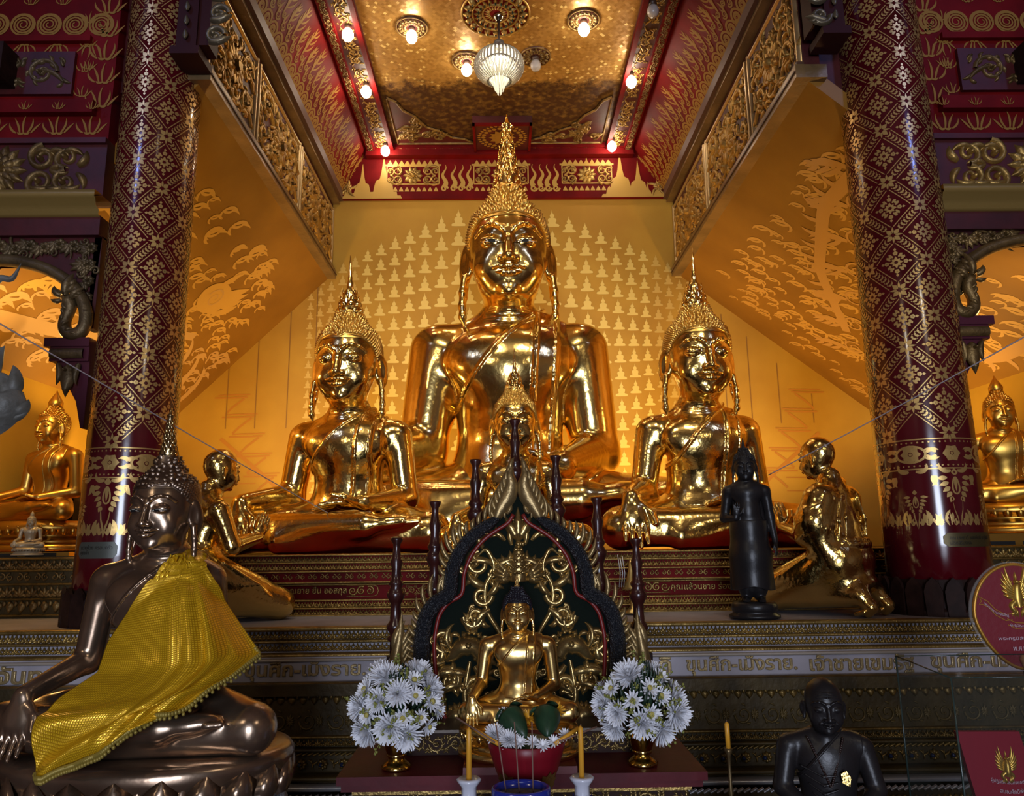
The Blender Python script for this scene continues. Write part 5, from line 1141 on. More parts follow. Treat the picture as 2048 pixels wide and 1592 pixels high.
# foreground statue with the yellow cloth
s, T, p, g = seated(sw=.235, chin=.668, hu=.30, kn=.42, arm_r=.84, headR=rotm(.06, 0, -.06), hand_x=-.335, sl=.165)
FL = dict(loc=(-1.155, 2.62, .985), rz=-.06, sc=.92)
fg = statue('buddha_statue', s, T, p, g, 1/280, .30/170, BRONZE2, mat('curl_bronze', (.30, .225, .17), .36, 1.), finial_at(finial_flame(), p, 1.09, .20), 0,
       'brown bronze seated Buddha statue draped in yellow cloth, large in the left foreground', 'statue', FL['loc'], FL['rz'], FL['sc'], None, 1500, .070, .34, eyes=True, spire_mat=TIN)
m = MB(); m.lathe([(.40, -.165), (.43, -.15), (.455, -.10), (.475, -.055), (.48, -.03), (.465, -.01), (.44, 0), (.1, .002)], 48, sx=1.06, sy=.72); lb = m.build('lotus_seat', BRONZE2, fg)
q = MB()
for k, (n, z, L, w) in enumerate(((22, -.155, .125, .075), (22, -.15, .10, .05))):
    for i in range(n): az = (i+.5*k)*2*PI/n; leaf3(q, ((.445+.014*(1-k))*1.06*math.cos(az), (.445+.014*(1-k))*.72*math.sin(az), z), az, .30, L, w, .5, .22, 9)
q.build('lotus_petals', BRONZE2, lb)
o = empty('statue_stand', (-1.155, 2.62, 0), FL['rz'], 1, 'silvered carved stand under the cloth-draped statue', 'statue base'); m = MB(); m.lathe([(.40, 0), (.40, .4), (.37, .62), (.38, .70), (.43, .76), (.45, .80), (.43, .832)], 40, sx=1.0, sy=.72); m.build('block', mat('silvered_stand', (.62, .62, .70), .34, .6, .3, 30.), o)
# the cloth: a sheet hung from the shoulder, pushed out of the body, with folds fanning from the knot
def make_cloth():
    S = Sdf(); S.P = [q for q in s.P if (max(q[1][2], q[2][2]) < .665 if q[0] == 'c' else q[1][2] < .63)]; na, nb = 84, 96
    top = [(.215, .02, .70), (.155, -.07, .695), (.075, -.10, .62)]           # along the shoulder edge (front)
    # control rows from the shoulder to the hem; each row runs from the viewer's left edge to the right edge
    rows = [ [(0.067, -0.07, 0.627), (0.08, -0.06, 0.634), (0.089, -0.04, 0.633), (0.108, 0.0, 0.62), (0.128, 0.02, 0.601)], [(-0.038, -0.13, 0.471), (0.043, -0.16, 0.498), (0.126, -0.17, 0.514), (0.199, -0.12, 0.528), (0.202, 0.0, 0.53)], [(-0.088, -0.17, 0.359), (0.032, -0.2, 0.37), (0.166, -0.23, 0.389), (0.27, -0.18, 0.407), (0.295, 0.0, 0.414)], [(-0.066, -0.25, 0.275), (0.051, -0.25, 0.274), (0.189, -0.26, 0.291), (0.311, -0.22, 0.308), (0.4, -0.04, 0.312)], [(-0.134, -0.33, 0.213), (0.003, -0.34, 0.207), (0.157, -0.33, 0.219), (0.285, -0.3, 0.256), (0.356, -0.16, 0.259)], [(-0.158, -0.4, 0.161), (-0.044, -0.42, 0.144), (0.081, -0.41, 0.163), (0.192, -0.39, 0.187), (0.281, -0.3, 0.198)], [(-0.138, -0.42, 0.024), (-0.092, -0.43, 0.005), (-0.011, -0.42, 0.049), (0.099, -0.42, 0.108), (0.194, -0.36, 0.163)],]
    R = np.array(rows, float); tr = np.linspace(0, 1, R.shape[0]); tc = np.linspace(0, 1, R.shape[1]); u = np.linspace(0, 1, na); v = np.linspace(0, 1, nb)
    A = np.stack([np.stack([np.interp(v, tc, R[i, :, k]) for k in range(3)], -1) for i in range(R.shape[0])])
    P = np.stack([np.stack([np.interp(u, tr, A[:, j, k]) for k in range(3)], -1) for j in range(nb)], 1)
    for _ in range(10): P[1:-1, 1:-1] = (P[:-2, 1:-1]+P[2:, 1:-1]+P[1:-1, :-2]+P[1:-1, 2:])/4
    uu, vv = np.meshgrid(u, v, indexing='ij')
    amp = .032*np.clip(uu*2.2, 0, 1)*np.clip((vv-.42)*3.5, 0, 1)*np.clip(1.35-uu, .35, 1)
    P[..., 1] -= amp*(np.abs(np.sin(vv*22+uu*1.5))**1.4); P[..., 2] += amp*.3*np.sin(vv*25)
    am2 = .016*np.clip((uu-.66)*5, 0, 1); P[..., 1] -= am2*np.sin(uu*30+vv*7+2*np.sin(vv*5)); P[..., 2] += am2*.6*np.sin(uu*24+vv*9)
    X = P.reshape(-1, 3).copy()
    for it in range(14):
        d = S.ev(X); bad = d < .026
        if not bad.any(): break
        Y = X[bad]; e = 2e-3; gr = np.stack([S.ev(Y+np.eye(3)[k]*e)-d[bad] for k in range(3)], 1)/e; gr /= np.maximum(1e-6, np.linalg.norm(gr, axis=1))[:, None]
        X[bad] += gr*np.minimum(.03, (.027-d[bad]))[:, None]
    P = X.reshape(na, nb, 3)
    for _ in range(1): P[1:-1, 1:-1] = P[1:-1, 1:-1]*.5+.125*(P[:-2, 1:-1]+P[2:, 1:-1]+P[1:-1, :-2]+P[1:-1, 2:])
    return P
CP = make_cloth()
def cloth_mat():
    m = bpy.data.materials.new('yellow_brocade'); m.use_nodes = True; N = m.node_tree.nodes; L = m.node_tree.links; b = N['Principled BSDF']
    tc = N.new('ShaderNodeTexCoord'); mp = N.new('ShaderNodeMapping'); mp.inputs['Scale'].default_value = (75, 95, 75); L.new(tc.outputs['UV'], mp.inputs[0])
    ck = N.new('ShaderNodeTexVoronoi'); ck.distance = 'CHEBYCHEV'; ck.inputs['Scale'].default_value = 1; ck.inputs['Randomness'].default_value = .05; L.new(mp.outputs[0], ck.inputs['Vector'])
    r = N.new('ShaderNodeValToRGB'); r.color_ramp.elements[0].position = .25; r.color_ramp.elements[0].color = (.90, .55, .02, 1); r.color_ramp.elements[1].position = .42; r.color_ramp.elements[1].color = (.50, .26, .006, 1)
    L.new(ck.outputs['Distance'], r.inputs[0]); L.new(r.outputs[0], b.inputs['Base Color']); b.inputs['Metallic'].default_value = .45; b.inputs['Roughness'].default_value = .30
    bp = N.new('ShaderNodeBump'); bp.inputs['Strength'].default_value = .5; bp.inputs['Distance'].default_value = .003; L.new(ck.outputs['Distance'], bp.inputs['Height']); L.new(bp.outputs[0], b.inputs['Normal']); return m
mb = MB(); mb.sheet(CP[:, ::-1]); cl = mb.build('draped_cloth', cloth_mat(), None, True, FL['loc'], FL['rz']); cl.scale = (FL['sc'],)*3
uv = cl.data.uv_layers.new(name='UVMap'); na, nb = CP.shape[:2]; vi = np.zeros(len(cl.data.loops), np.int32); cl.data.loops.foreach_get('vertex_index', vi)
uvs = np.stack([(vi % nb)/nb*.9, (vi//nb)/na], 1).astype(np.float32); uv.data.foreach_set('uv', uvs.ravel())
sm = cl.modifiers.new('thickness', 'SOLIDIFY'); sm.thickness = .004; sm.offset = 0
tag(cl, 'shiny yellow brocade cloth with lace edge, draped over the bronze statue at left', 'cloth')
lace = MB(); edge = [CP[-1, j] for j in range(nb)]+[CP[i, -1] for i in range(na-1, int(na*.45), -1)]; edge = np.array(edge)
for i in range(0, len(edge)-1, 1):
    q = edge[i]; lace.ball(q+np.array([0, -.003, -.008]), .0085, 6, 4)
    if i % 2: lace.ball(q+np.array([.004, -.004, -.019]), .0065, 6, 4)
lace.build('lace_edge', mat('olive_lace', (.30, .22, .04), .5, .3), cl)
# ------------------------------------------------------------------ front altar
TBX, TBY = .06, 3.12
ta = empty('altar_table', (TBX, TBY, 0), 0, 1, 'red topped altar table with carved gilt front, under the flower vases', 'table')
b = MB(); b.bx(-.68, .68, -.16, .42, .745, .775); b.bx(-.665, .665, -.145, .42, .72, .745); b.build('table_top', mat('altar_red', (.11, .006, .012), .5, 0, .05, 20., vary=.4, vscale=5, spec=.25), ta, smooth=False)
b = MB(); b.bx(-.62, .62, -.10, .40, .60, .72); b.bx(-.66, .66, -.15, .42, .0, .58); b.build('cabinet', DARKW, ta, smooth=False)
CG = mat('carved_gilt_panel', (.34, .23, .085), .36, .75, .2, 60., base2=(.17, .11, .04), vscale=9)
r = Rel(); r.scrollwork(-.62, .62, .605, .70, .018, 12, 4, 2); r2 = Rel(); r2.scrollwork(-.65, .65, .47, .575, .018, 12, 8, 2)
f = plane_map((0, -.10, 0), (1, 0, 0), (0, 0, 1), (0, -1, 0)); V, Q, T = r.arrays(); mb = MB().put((f(V), Q, T)); V, Q, T = r2.arrays(); V = f(V); V[:, 1] -= .05; mb.put((V, Q, T)); mb.build('carved_front', CG, ta)
m = MB(); line_y = -.155; m.bx(-.67, .67, -.165, -.14, .578, .598); m.bx(-.63, .63, -.115, -.09, .70, .72); m.build('moulding', FRG, ta, smooth=False)
# back riser of the altar: carved box and the red block under the statue
rs = empty('altar_riser', (TBX, 3.30, .775), 0, 1, 'carved gilt riser across the altar, behind the flower vases', 'riser'); b = MB(); b.bx(-.46, .46, -.06, .22, 0, .085); b.build('box', DARKW, rs, smooth=False)
r = Rel(); r.scrollwork(-.45, .45, .005, .08, .014, 12, 3, 2); V, Q, T = r.arrays(); MB().put((plane_map((0, -.06, 0), (1, 0, 0), (0, 0, 1), (0, -1, 0))(V), Q, T)).build('carved_front', CG, rs); b = MB(); b.bx(-.47, .47, -.07, .22, .085, .096); b.build('rim', mat('riser_rim', (.12, .08, .05), .4), rs, smooth=False)
rb = empty('red_block', (.052, 3.09, .775), 0, 1, 'plain red block under the black-curled Buddha, behind the offering bowl', 'plinth'); b = MB(); b.bx(-.21, .21, -.13, .135, 0, .026); b.bx(-.20, .20, -.12, .13, .0, .024); b.build('block', mat('block_red', (.13, .010, .012), .35, coat=.2), rb, smooth=False)
# ------------------------------------------------------------------ carved candle screen with two serpents and seven posts
SX, SY, SZ = .066, 3.47, .82
sc_ = empty('candle_screen', (SX, SY, .775), 0, 1, 'dark serpent-framed carved screen with seven candle posts, behind the small altar Buddha', 'candle screen')
OZ = SZ-.775
def out(t):                                             # right half outline of the serpent, (u,v), v from the foot
    P = [(.395, .0), (.445, .10), (.47, .25), (.478, .38), (.455, .50), (.40, .565), (.345, .575), (.335, .60), (.335, .68), (.30, .77), (.235, .845), (.16, .895), (.10, .925), (.085, .965)]
    P = np.array(P)*np.array([.905, .97]); d = np.r_[0, np.cumsum(np.linalg.norm(np.diff(P, axis=0), axis=1))]; d /= d[-1]; q = np.c_[np.interp(t, d, P[:, 0]), np.interp(t, d, P[:, 1])]
    for _ in range(4): q[1:-1] = (q[:-2]+2*q[1:-1]+q[2:])/4
    return q
t = np.linspace(0, 1, 70); H = out(t)
F3 = lambda P, y=0.: np.c_[P[:, 0], np.full(len(P), y), P[:, 1]+OZ]
SCALE = mat('black_serpent_scale', (.012, .014, .020), .38, 0, .9, 150., detail=1, spec=.6)
for q in (-1, 1):
    P = H*np.array([q, 1]); MB().tube(F3(P, -.03), .036*np.interp(t, [0, .3, .9, 1], [1, 1.05, .8, .25]), 12).build('serpent_body', SCALE, sc_)
    Pi = P-np.array([q*.055, .0])-np.array([[0, .03*max(0, a-.4)] for a in t]); MB().tube(F3(Pi, -.02), .010, 6).build('red_inner_edge', mat('screen_red', (.20, .012, .010), .4), sc_)
B = np.r_[H*np.array([1, 1]), [[0, 1.0]], (H*np.array([-1, 1]))[::-1]]
m = MB(); c = np.array([[0, .45]]); n = len(B); V = np.r_[F3(B, .0), F3(c, .0), F3(B, .03), F3(c, .03)]; j = np.arange(n); j2 = (j+1) % n
m.add(V, None, np.r_[np.stack([j2, j, np.full(n, n)], -1), np.stack([n+1+j, n+1+j2, np.full(n, 2*n+1)], -1)]); m.build('back_board', mat('dark_green_board', (.006, .010, .007), .85, 0, .3, 40., spec=.1), sc_, smooth=False)
# gilt flame crest along each serpent
CREST = mat('crest_gilt', (.33, .23, .10), .38, .7, .15, 60.)
for q in (-1, 1):
    r = Rel(); T_ = np.gradient(H, axis=0)
    for i in range(5, 66, 2):
        tn = nrm(T_[i]); nn = np.array([tn[1], -tn[0]]); a = math.atan2(nn[1], nn[0]); L = .085+.03*math.sin(i*.4)
        r.curve(H[i]+nn*.022, a+.45, L, .9, .011, .014, 9)
    V, Q, T = r.arrays(); V = np.c_[V[:, 0]*q, -V[:, 2]-.03+.0, V[:, 1]+OZ]; MB().put((V, Q, T), None, q < 0).build('flame_crest', CREST, sc_)
    r = Rel()                                            # serpent head and tail leaves at the peak and foot
    r.stroke([(.10, .90), (.075, .95), (.045, 1.0), (.03, 1.05), (.035, 1.10), (.02, 1.17)], [.02, .035, .04, .032, .02, .001], .03)
    for k in range(9): r.curve((.095-.008*k, .89+.028*k), PI/2-.75+.08*k, .10-.004*k, 1.0, .013, .034, 8); r.curve((.06-.004*k, .90+.026*k), PI/2-.1, .07, .8, .009, .040, 7); r.curve((.05, .92+.024*k), PI/2+.7, .055, -.9, .010, .036, 6)
    V, Q, T = r.arrays(); V = np.c_[V[:, 0]*q, -V[:, 2]-.02, V[:, 1]+OZ]; MB().put((V, Q, T), None, q < 0).build('peak_leaves', CREST, sc_)
    r = Rel(); r.stroke([(.40, .02), (.45, .10), (.50, .13), (.545, .20), (.54, .30), (.525, .40), (.52, .5)], [.05, .055, .05, .042, .03, .02, .001], .045)
    for k in range(7): r.curve((.50+.008*k, .12+.035*k), PI/2-.7+.12*k, .14, .8, .020, .04, 8); r.curve((.52, .16+.03*k), PI/2+.3, .10, .5, .015, .045, 7)
    r.dome((.49, .15), .018, .06); r.scroll((.45, .08), .035, 0, 1.3, 1, .014, .05)
    V, Q, T = r.arrays(); V = np.c_[V[:, 0]*q, -V[:, 2]-.03, V[:, 1]+OZ]; MB().put((V, Q, T), None, q < 0).build('serpent_head', CREST, sc_)
# carved gilt vines in the field, mirrored
CS = mat('screen_gilt', (.50, .36, .14), .28, .85, .12, 50., base2=(.32, .21, .08), vscale=10)
for q in (-1, 1):
    r = Rel()
    def S(p, a, L, c, w=.022, h=.035, n=12):
        r.curve(p, a, L, c, w*.82, h, n); e = (p[0]+math.cos(a+c*.3)*L*.45, p[1]+math.sin(a+c*.3)*L*.45); r.curve(e, a-c*.25, L*.5, -c*.8, w*.6, h*.9, 8); r.curve(e, a+c*.9, L*.42, c*1.2, w*.55, h*.9, 8); r.scroll((p[0]+math.cos(a+c*.6)*L, p[1]+math.sin(a+c*.6)*L), w*.9, a, 1.1, 1 if c > 0 else -1, w*.4, h, 12)
    r.stroke([(.05, .33), (.10, .42), (.145, .50), (.15, .60), (.11, .68), (.145, .76), (.19, .73)], [.008, .011, .012, .012, .011, .011, .003], .03)
    r.scroll((.18, .70), .055, PI/2, 1.25, -1, .018, .035); r.scroll((.165, .56), .045, PI, 1.3, 1, .016, .035); r.scroll((.20, .47), .05, 0, 1.3, -1, .018, .036)
    S((.10, .68), 2.4, .12, 1.2); S((.12, .70), .4, .13, -1.0); S((.15, .60), .2, .12, 1.4, .026); S((.14, .56), 2.6, .10, -1.3); S((.13, .50), -.4, .13, -1.6, .026); S((.03, .78), 1.3, .10, .6, .016); S((.06, .80), .9, .09, -.9, .016); S((.02, .66), .3, .10, -.6, .02); S((.02, .68), .7, .09, -.6, .02)
    S((.16, .77), .9, .1, 1.4); S((.24, .66), .9, .09, -1.6, .018)
    # peacock-like bird head with a fan crest
    c = (.235, .345); r.stroke([(.17, .30), (.20, .34), c, (.265, .335), (.30, .30), (.33, .28)], [.03, .04, .045, .04, .025, .004], .055); r.dome((.225, .352), .02, .075)
    for k in range(9): a = 1.0+k*.42; r.petal((c[0]-.02+.045*math.cos(a), c[1]+.045*math.sin(a)), a, .03, .014, .045)
    S((.21, .40), 1.9, .10, -.5, .022); S((.23, .41), 1.4, .09, .6, .018)
    S((.30, .33), .9, .13, 1.9, .022); r.scroll((.335, .37), .05, -PI/2, 1.3, 1, .018, .036); S((.33, .28), -.3, .12, 1.6, .024)
    r.stroke([(.34, .33), (.375, .28), (.375, .20), (.34, .14), (.33, .07), (.30, .02)], [.008, .014, .016, .015, .012, .003], .036)
    r.scroll((.31, .20), .06, 0, 1.3, 1, .020, .036); S((.37, .22), 2.6, .13, 1.5, .03); S((.35, .15), 2.4, .12, 1.3, .028); S((.36, .27), 2.2, .1, -1.4, .024); S((.33, .10), -.6, .10, -1.4, .026); S((.32, .06), 2.7, .11, 1.4, .026)
    r.stroke([(.22, .28), (.235, .20), (.24, .12), (.21, .05), (.235, -.0)], [.009, .014, .015, .014, .003], .034); S((.235, .22), .6, .10, -1.7, .026); S((.24, .14), 2.3, .10, 1.4, .026); S((.22, .07), .1, .12, -1.6, .03); r.scroll((.20, .17), .045, PI, 1.3, -1, .018, .034); r.scroll((.255, .05), .05, PI, 1.2, 1, .022, .036)
    S((.20, .26), -2.2, .12, -1.0, .024); S((.19, .28), 2.9, .1, 1.2, .022)
    c = (.275, .05); r.stroke([(.24, .0), (.26, .05), (.29, .06), (.33, .035)], [.02, .035, .032, .006], .05)
    for k in range(7): a = .9+k*.42; r.petal((c[0]+.035*math.cos(a), c[1]+.035*math.sin(a)), a, .028, .013, .04)
    V, Q, T = r.arrays(); V = np.c_[V[:, 0]*q, -V[:, 2]-.0, V[:, 1]+OZ]; MB().put((V, Q, T), None, q < 0).build('carved_vine', CS, sc_)
r = Rel()
for a in (-.5, 0, .5): r.petal((0, .80), PI/2+a, .15-.04*abs(a), .028, .03)
for k in range(6):
    for i in range(3): r.dome((.018*(i-1)*(1-.08*k)+(.009 if k % 2 else 0), .66+.025*k), .013, .05, 6)
r.stroke([(0, .62), (0, .70), (0, .80)], [.045, .042, .01], .03)
for q in (-1, 1):
    for k in range(4): r.petal((q*.03, .63), PI/2-q*(.7+.3*k), .13-.012*k, .022, .034)
V, Q, T = r.arrays(); MB().put((F3(np.c_[V[:, 0], V[:, 1]])+np.c_[np.zeros(len(V)), -V[:, 2], np.zeros(len(V))], Q, T)).build('centre_bud', CS, sc_)
m = MB(); m.bx(-.42, .42, -.05, .06, 0, .05); m.bx(-.45, .45, -.06, .06, -.0, .025); m.build('foot_rail', mat('screen_rail', (.06, .035, .025), .4), sc_, smooth=False)
BW = BROWNW
def post(u, ztop, r=.024):
    h = ztop-.775; pr = [(r*1.0, 0), (r*1.0, h-.46), (r*1.5, h-.455), (r*1.5, h-.445), (r*1.05, h-.435), (r*1.05, h-.425), (r*1.7, h-.405), (r*1.65, h-.39), (r*1.1, h-.37), (r*.95, h-.30), (r*1.25, h-.285), (r*1.75, h-.26), (r*1.65, h-.245), (r*1.05, h-.225), (r*1.4, h-.21), (r*1.4, h-.203), (r*1.05, h-.19), (r*.85, h-.15), (r*1.2, h-.11), (r*.9, h-.09), (r*.65, h-.05), (r*.7, h-.03), (r*1.15, h-.01), (r*1.15, h), (r*.6, h)]
    MB().lathe(pr, 16, (u, .08, 0)).build('candle_post', BW, sc_)
for u, z in ((-.008, 2.19), (-.196, 2.0), (.184, 2.015), (-.386, 1.805), (.372, 1.815), (-.562, 1.64), (.548, 1.625)): post(u, z)
m = MB(); m.bx(-.60, .60, .06, .10, .30, .34); m.build('cross_bar', DARKW, sc_, smooth=False)
# ------------------------------------------------------------------ vases with white chrysanthemums
VG = mat('vase_gold', (.62, .36, .06), .2, 1., .06, 40.)
PET = mat('white_petal', (.93, .93, .98), .55); PET2 = mat('cream_petal', (.78, .70, .62), .55); CEN = mat('flower_heart', (.50, .42, .10), .6); LEAFG = mat('dark_leaf', (.018, .045, .022), .45, vary=.4, vscale=20); SPRIG = mat('yellow_sprig', (.24, .25, .05), .55)
def bloom(rad, big, seed):
    """head of a chrysanthemum facing +z"""
    rn = random.Random(seed); m = MB(); rings = 7 if big else 3
    for k in range(rings):
        n = (24 if big else 13)-2*k; tilt = 1.62-.235*k if big else 1.35-.35*k; L = rad*((1-.085*k) if big else (1-.11*k))
        for i in range(n):
            az = (i+.5*(k % 2)+rn.uniform(-.3, .3))*2*PI/n; ti = tilt+rn.uniform(-.16, .16); w = rad*(.062 if big else .10); s = np.linspace(0, 1, 5); L2 = L*rn.uniform(.88, 1.08)
            rr = L2*s*math.sin(ti)+rad*.03; zz = L2*(s*math.cos(ti)+(.30 if big else .12)*s*s)+rad*.02*k; ww = w*np.array([.5, .9, 1.05, 1, .4]); ca, sa = math.cos(az), math.sin(az)
            c = np.c_[rr*ca, rr*sa, zz]; tv = np.array([-sa, ca, 0]); up = np.array([0, 0, w*.35]); m.sheet(np.stack([c-tv*ww[:, None]+up, c-up*.3, c+tv*ww[:, None]+up], 1))
    return m
blooms = {(b, k): bloom(.058 if b else .037, b, k).mesh('petals') for b in (0, 1) for k in range(2)}
hearts = MB().lathe([(.004, .014), (.010, .012), (.009, .018), (.001, .022)], 8, cap=False).mesh('heart')
for me, mm in [(v, PET) for v in blooms.values()]+[(hearts, CEN)]: me.materials.append(mm)
def bouquet(side, x, y, z, seed):
    rn = random.Random(seed); grp = 'white chrysanthemums in the %s gold vase' % side
    v = empty('flower_vase', (x, y, z), 0, 1, 'gold footed vase holding white chrysanthemums, at the %s end of the altar' % side, 'vase')
    MB().lathe([(.052, 0), (.055, .008), (.052, .016), (.042, .024), (.030, .034), (.034, .05), (.042, .07), (.047, .095), (.052, .12), (.050, .125), (.044, .10), (.02, .06)], 28, cap=True).build('body', VG, v)
    m = MB(); m.lathe([(.0565, .004), (.058, .008), (.0565, .012)], 28, cap=False); m.lathe([(.036, .045), (.038, .05), (.036, .055)], 28, cap=False); m.build('ring', mat('vase_ring', (.85, .6, .2), .15, 1.), v)
    C = np.array([x, y, z+.215]); D = [d for d in spread_points(44) if d[2] > -.62 and d[1] < .55]; k = 0
    spr = MB(); lv = MB(); stems = MB()
    for d in D:
        d = nrm(d+np.array([rn.uniform(-.12, .12) for _ in range(3)])); big = rn.random() < .45; R = .135+rn.uniform(-.012, .01); q = C+d*R*np.array([1.1, .9, 1.0])
        e = empty('chrysanthemum', q); dd = nrm(d+np.array([0, -.45, .1])); e.rotation_euler = Vector(dd).to_track_quat('Z', 'Y').to_euler(); s = rn.uniform(.85, 1.15); e.scale = (s,)*3
        o = bpy.data.objects.new('petals', blooms[(1 if big else 0, k % 2)]); COL.objects.link(o); o.parent = e
        if not big: h = bpy.data.objects.new('heart', hearts); COL.objects.link(h); h.parent = e
        tag(e, '', 'flower', grp); e['label'] = 'white chrysanthemum in the crowded bouquet of the %s gold vase' % side; k += 1
        stems.tube([C+np.array([0, 0, -.12]), C+d*.06, q-dd*.004], .0018, 4)
    for i in range(170):
        d = nrm(np.array([rn.gauss(0, 1), rn.gauss(0, 1)-.3, rn.gauss(0, 1)+.1])); 
        if d[2] < -.75: continue
        p0 = C+d*.075; p1 = C+d*rn.uniform(.145, .19)+np.array([rn.uniform(-.02, .02), 0, rn.uniform(-.01, .02)])
        if i % 2 == 0:
            for q in range(9): pp = p0+(p1-p0)*(.45+.07*q); spr.ball(pp+np.array([rn.uniform(-.008, .008) for _ in range(3)]), rn.uniform(.0036, .0062), 5, 4)
            spr.tube([p0, p1], .0012, 4)
        else: a = math.atan2(d[1], d[0]); leaf3(lv, p0, a, 1.2-d[2]*.9, .10, .016, .3, .1)
    for i in range(14): a = rn.uniform(0, 6.28); leaf3(lv, C+np.array([.04*math.cos(a), .04*math.sin(a), -.09]), a, 2.2, .09, .018, .2, .1)
    f = empty('greenery', (0, 0, 0), 0, 1, 'dark leaves and yellow sprigs filling the bouquet of the %s vase' % side, 'leaves'); f['kind'] = 'stuff'
    lv.build('leaf_mass', LEAFG, f)['kind'] = 'stuff'; spr.build('yellow_sprigs', SPRIG, f)['kind'] = 'stuff'; stems.build('stems', LEAFG, f)['kind'] = 'stuff'
bouquet('left', -.415, 3.06, .775, 3); bouquet('right', .52, 3.06, .775, 8)
# ------------------------------------------------------------------ offering table, bowl, candles, incense
OT = .655
o = empty('offering_table', (.06, 2.5, 0), 0, 1, 'low red offering table below the bowl and candlesticks', 'table'); b = MB(); b.bx(-.30, .36, -.24, .20, OT-.03, OT); b.build('table_top', mat('altar_red', (0, 0, 0)), o, smooth=False)
for sx in (-.27, .33):
    for sy in (-.21, .17): b = MB(); b.bx(sx-.02, sx+.02, sy-.02, sy+.02, 0, OT-.03); b.build('leg', mat('altar_red', (0, 0, 0)), o, smooth=False)
LAC = mat('red_lacquer_bowl', (.19, .006, .014), .38, 0, .02, 20., spec=.35)
bw = empty('offering_bowl', (.067, 2.60, OT), 0, 1, 'large red lacquer footed bowl full of offerings, in front of the altar Buddha', 'bowl')
MB().lathe([(.09, 0), (.092, .01), (.075, .03), (.055, .07), (.052, .11), (.06, .15), (.085, .20), (.105, .25), (.118, .29), (.128, .325), (.124, .328), (.11, .30), (.06, .25), (.01, .23)], 40).build('body', LAC, bw)
MB().lathe([(.120, .312), (.08, .326), (.002, .332)], 24, cap=False, lob=9, la=.04).build('leaf_lining', mat('banana_leaf', (.022, .065, .03), .42, vary=.35, vscale=30), bw)
r = Rel()
for a in (-.75, .75):
    for k in range(5): r.petal((a*.1, .20), PI/2+(k-2)*.55+(-.5 if a > 0 else .5), .05, .02, .003, True)
V, Q, T = r.arrays(); rad = np.interp(V[:, 1], [.15, .20, .25, .29], [.062, .087, .107, .12])+.002+V[:, 2]; aa = -PI/2+V[:, 0]/.1*.95; MB().add(np.c_[rad*np.cos(aa), rad*np.sin(aa), V[:, 1]], Q, T).build('gold_motif', mat('bowl_gilt', (.22, .11, .03), .4, .5), bw)
BAN = mat('banana_leaf', (.022, .065, .03), .42, vary=.35, vscale=30)
def cone(loc, rx, ry, rz, L, R, lab):
    o = empty('leaf_cone', loc, 0, 1, lab, 'leaf cone', 'banana leaf cones in the bowl'); o.rotation_euler = (rx, ry, rz); m = MB(); m.lathe([(R, 0), (R*1.02, L*.1), (R*.8, L*.45), (R*.42, L*.8), (.003, L)], 18); m.build('wrapped_leaf', BAN, o)
    q = MB(); 
    for i in range(3): leaf3(q, (R*.4*math.cos(i*2+1), R*.4*math.sin(i*2+1), -.01), i*2+1, 2.1, .06, .02, .2, .1)
    q.build('leaf_tail', BAN, o)
cone((.015, 2.60, OT+.395), 2.0, 0, .55, .105, .044, 'dark green leaf cone lying left in the red bowl'); cone((.135, 2.60, OT+.398), 2.0, 0, -.05, .10, .044, 'dark green leaf cone lying right in the red bowl')
def sbloom(x, y, z, b, lab, mm=None, tilt=(0, -.7, .7), s=.62):
    e = empty('offering_flower', (x, y, z), 0, s, lab, 'flower'); e.rotation_euler = Vector(tilt).to_track_quat('Z', 'Y').to_euler(); me = blooms[(b, 0)]
    if mm: me = me.copy(); me.materials.clear(); me.materials.append(mm)
    o = bpy.data.objects.new('petals', me); COL.objects.link(o); o.parent = e
ORG = mat('marigold_petal', (.75, .36, .02), .5)
sbloom(-.035, 2.55, OT+.352, 1, 'white flower at the left rim of the red bowl'); sbloom(-.005, 2.60, OT+.405, 0, 'white flower above the left leaf cone'); sbloom(.085, 2.52, OT+.335, 0, 'small white flower between the leaf cones'); sbloom(.115, 2.49, OT+.332, 0, 'small white flower at the front rim of the bowl'); sbloom(.19, 2.56, OT+.345, 0, 'white flower at the right rim of the bowl')
sbloom(.045, 2.505, OT+.338, 0, 'small white flower below the left leaf cone'); sbloom(.15, 2.51, OT+.338, 0, 'small white flower below the right leaf cone'); sbloom(.01, 2.52, OT+.342, 1, 'white flower at the rim below the left leaf cone')
sbloom(.075, 2.62, OT+.385, 0, 'orange marigold between the leaf cones', ORG, s=.8); sbloom(.165, 2.62, OT+.405, 0, 'orange marigold above the right leaf cone', ORG, s=.9)
WAX = mat('yellow_wax', (.72, .34, .03), .4, spec=.4); INC = mat('incense_stick', (.20, .11, .08), .7)
def stick(name, a, b, r, mm, lab, cat, grp=None, n=8):
    o = empty(name, a, 0, 1, lab, cat, grp); d = np.array(b)-np.array(a); MB().tube([(0, 0, 0), d*.5, d], r, n).build('shaft', mm, o); return o
for sg, lab in ((-1, 'left'), (1, 'right')):
    o = stick('laid_candle', (.067+sg*.085, 2.50, OT+.335), (.067+sg*.165, 2.54, OT+.372), .0065, WAX, 'orange candle laid across the %s rim of the bowl' % lab, 'candle')
    stick('laid_incense', (.067+sg*.10, 2.50, OT+.342), (.067+sg*.225, 2.56, OT+.405 if sg < 0 else OT+.37), .003, INC, 'bundled incense sticking out over the %s rim of the bowl' % lab, 'incense')
PORC = mat('white_porcelain', (.62, .64, .74), .2, coat=.4); BLUE = mat('cobalt_glaze', (.015, .03, .30), .2, coat=.4)
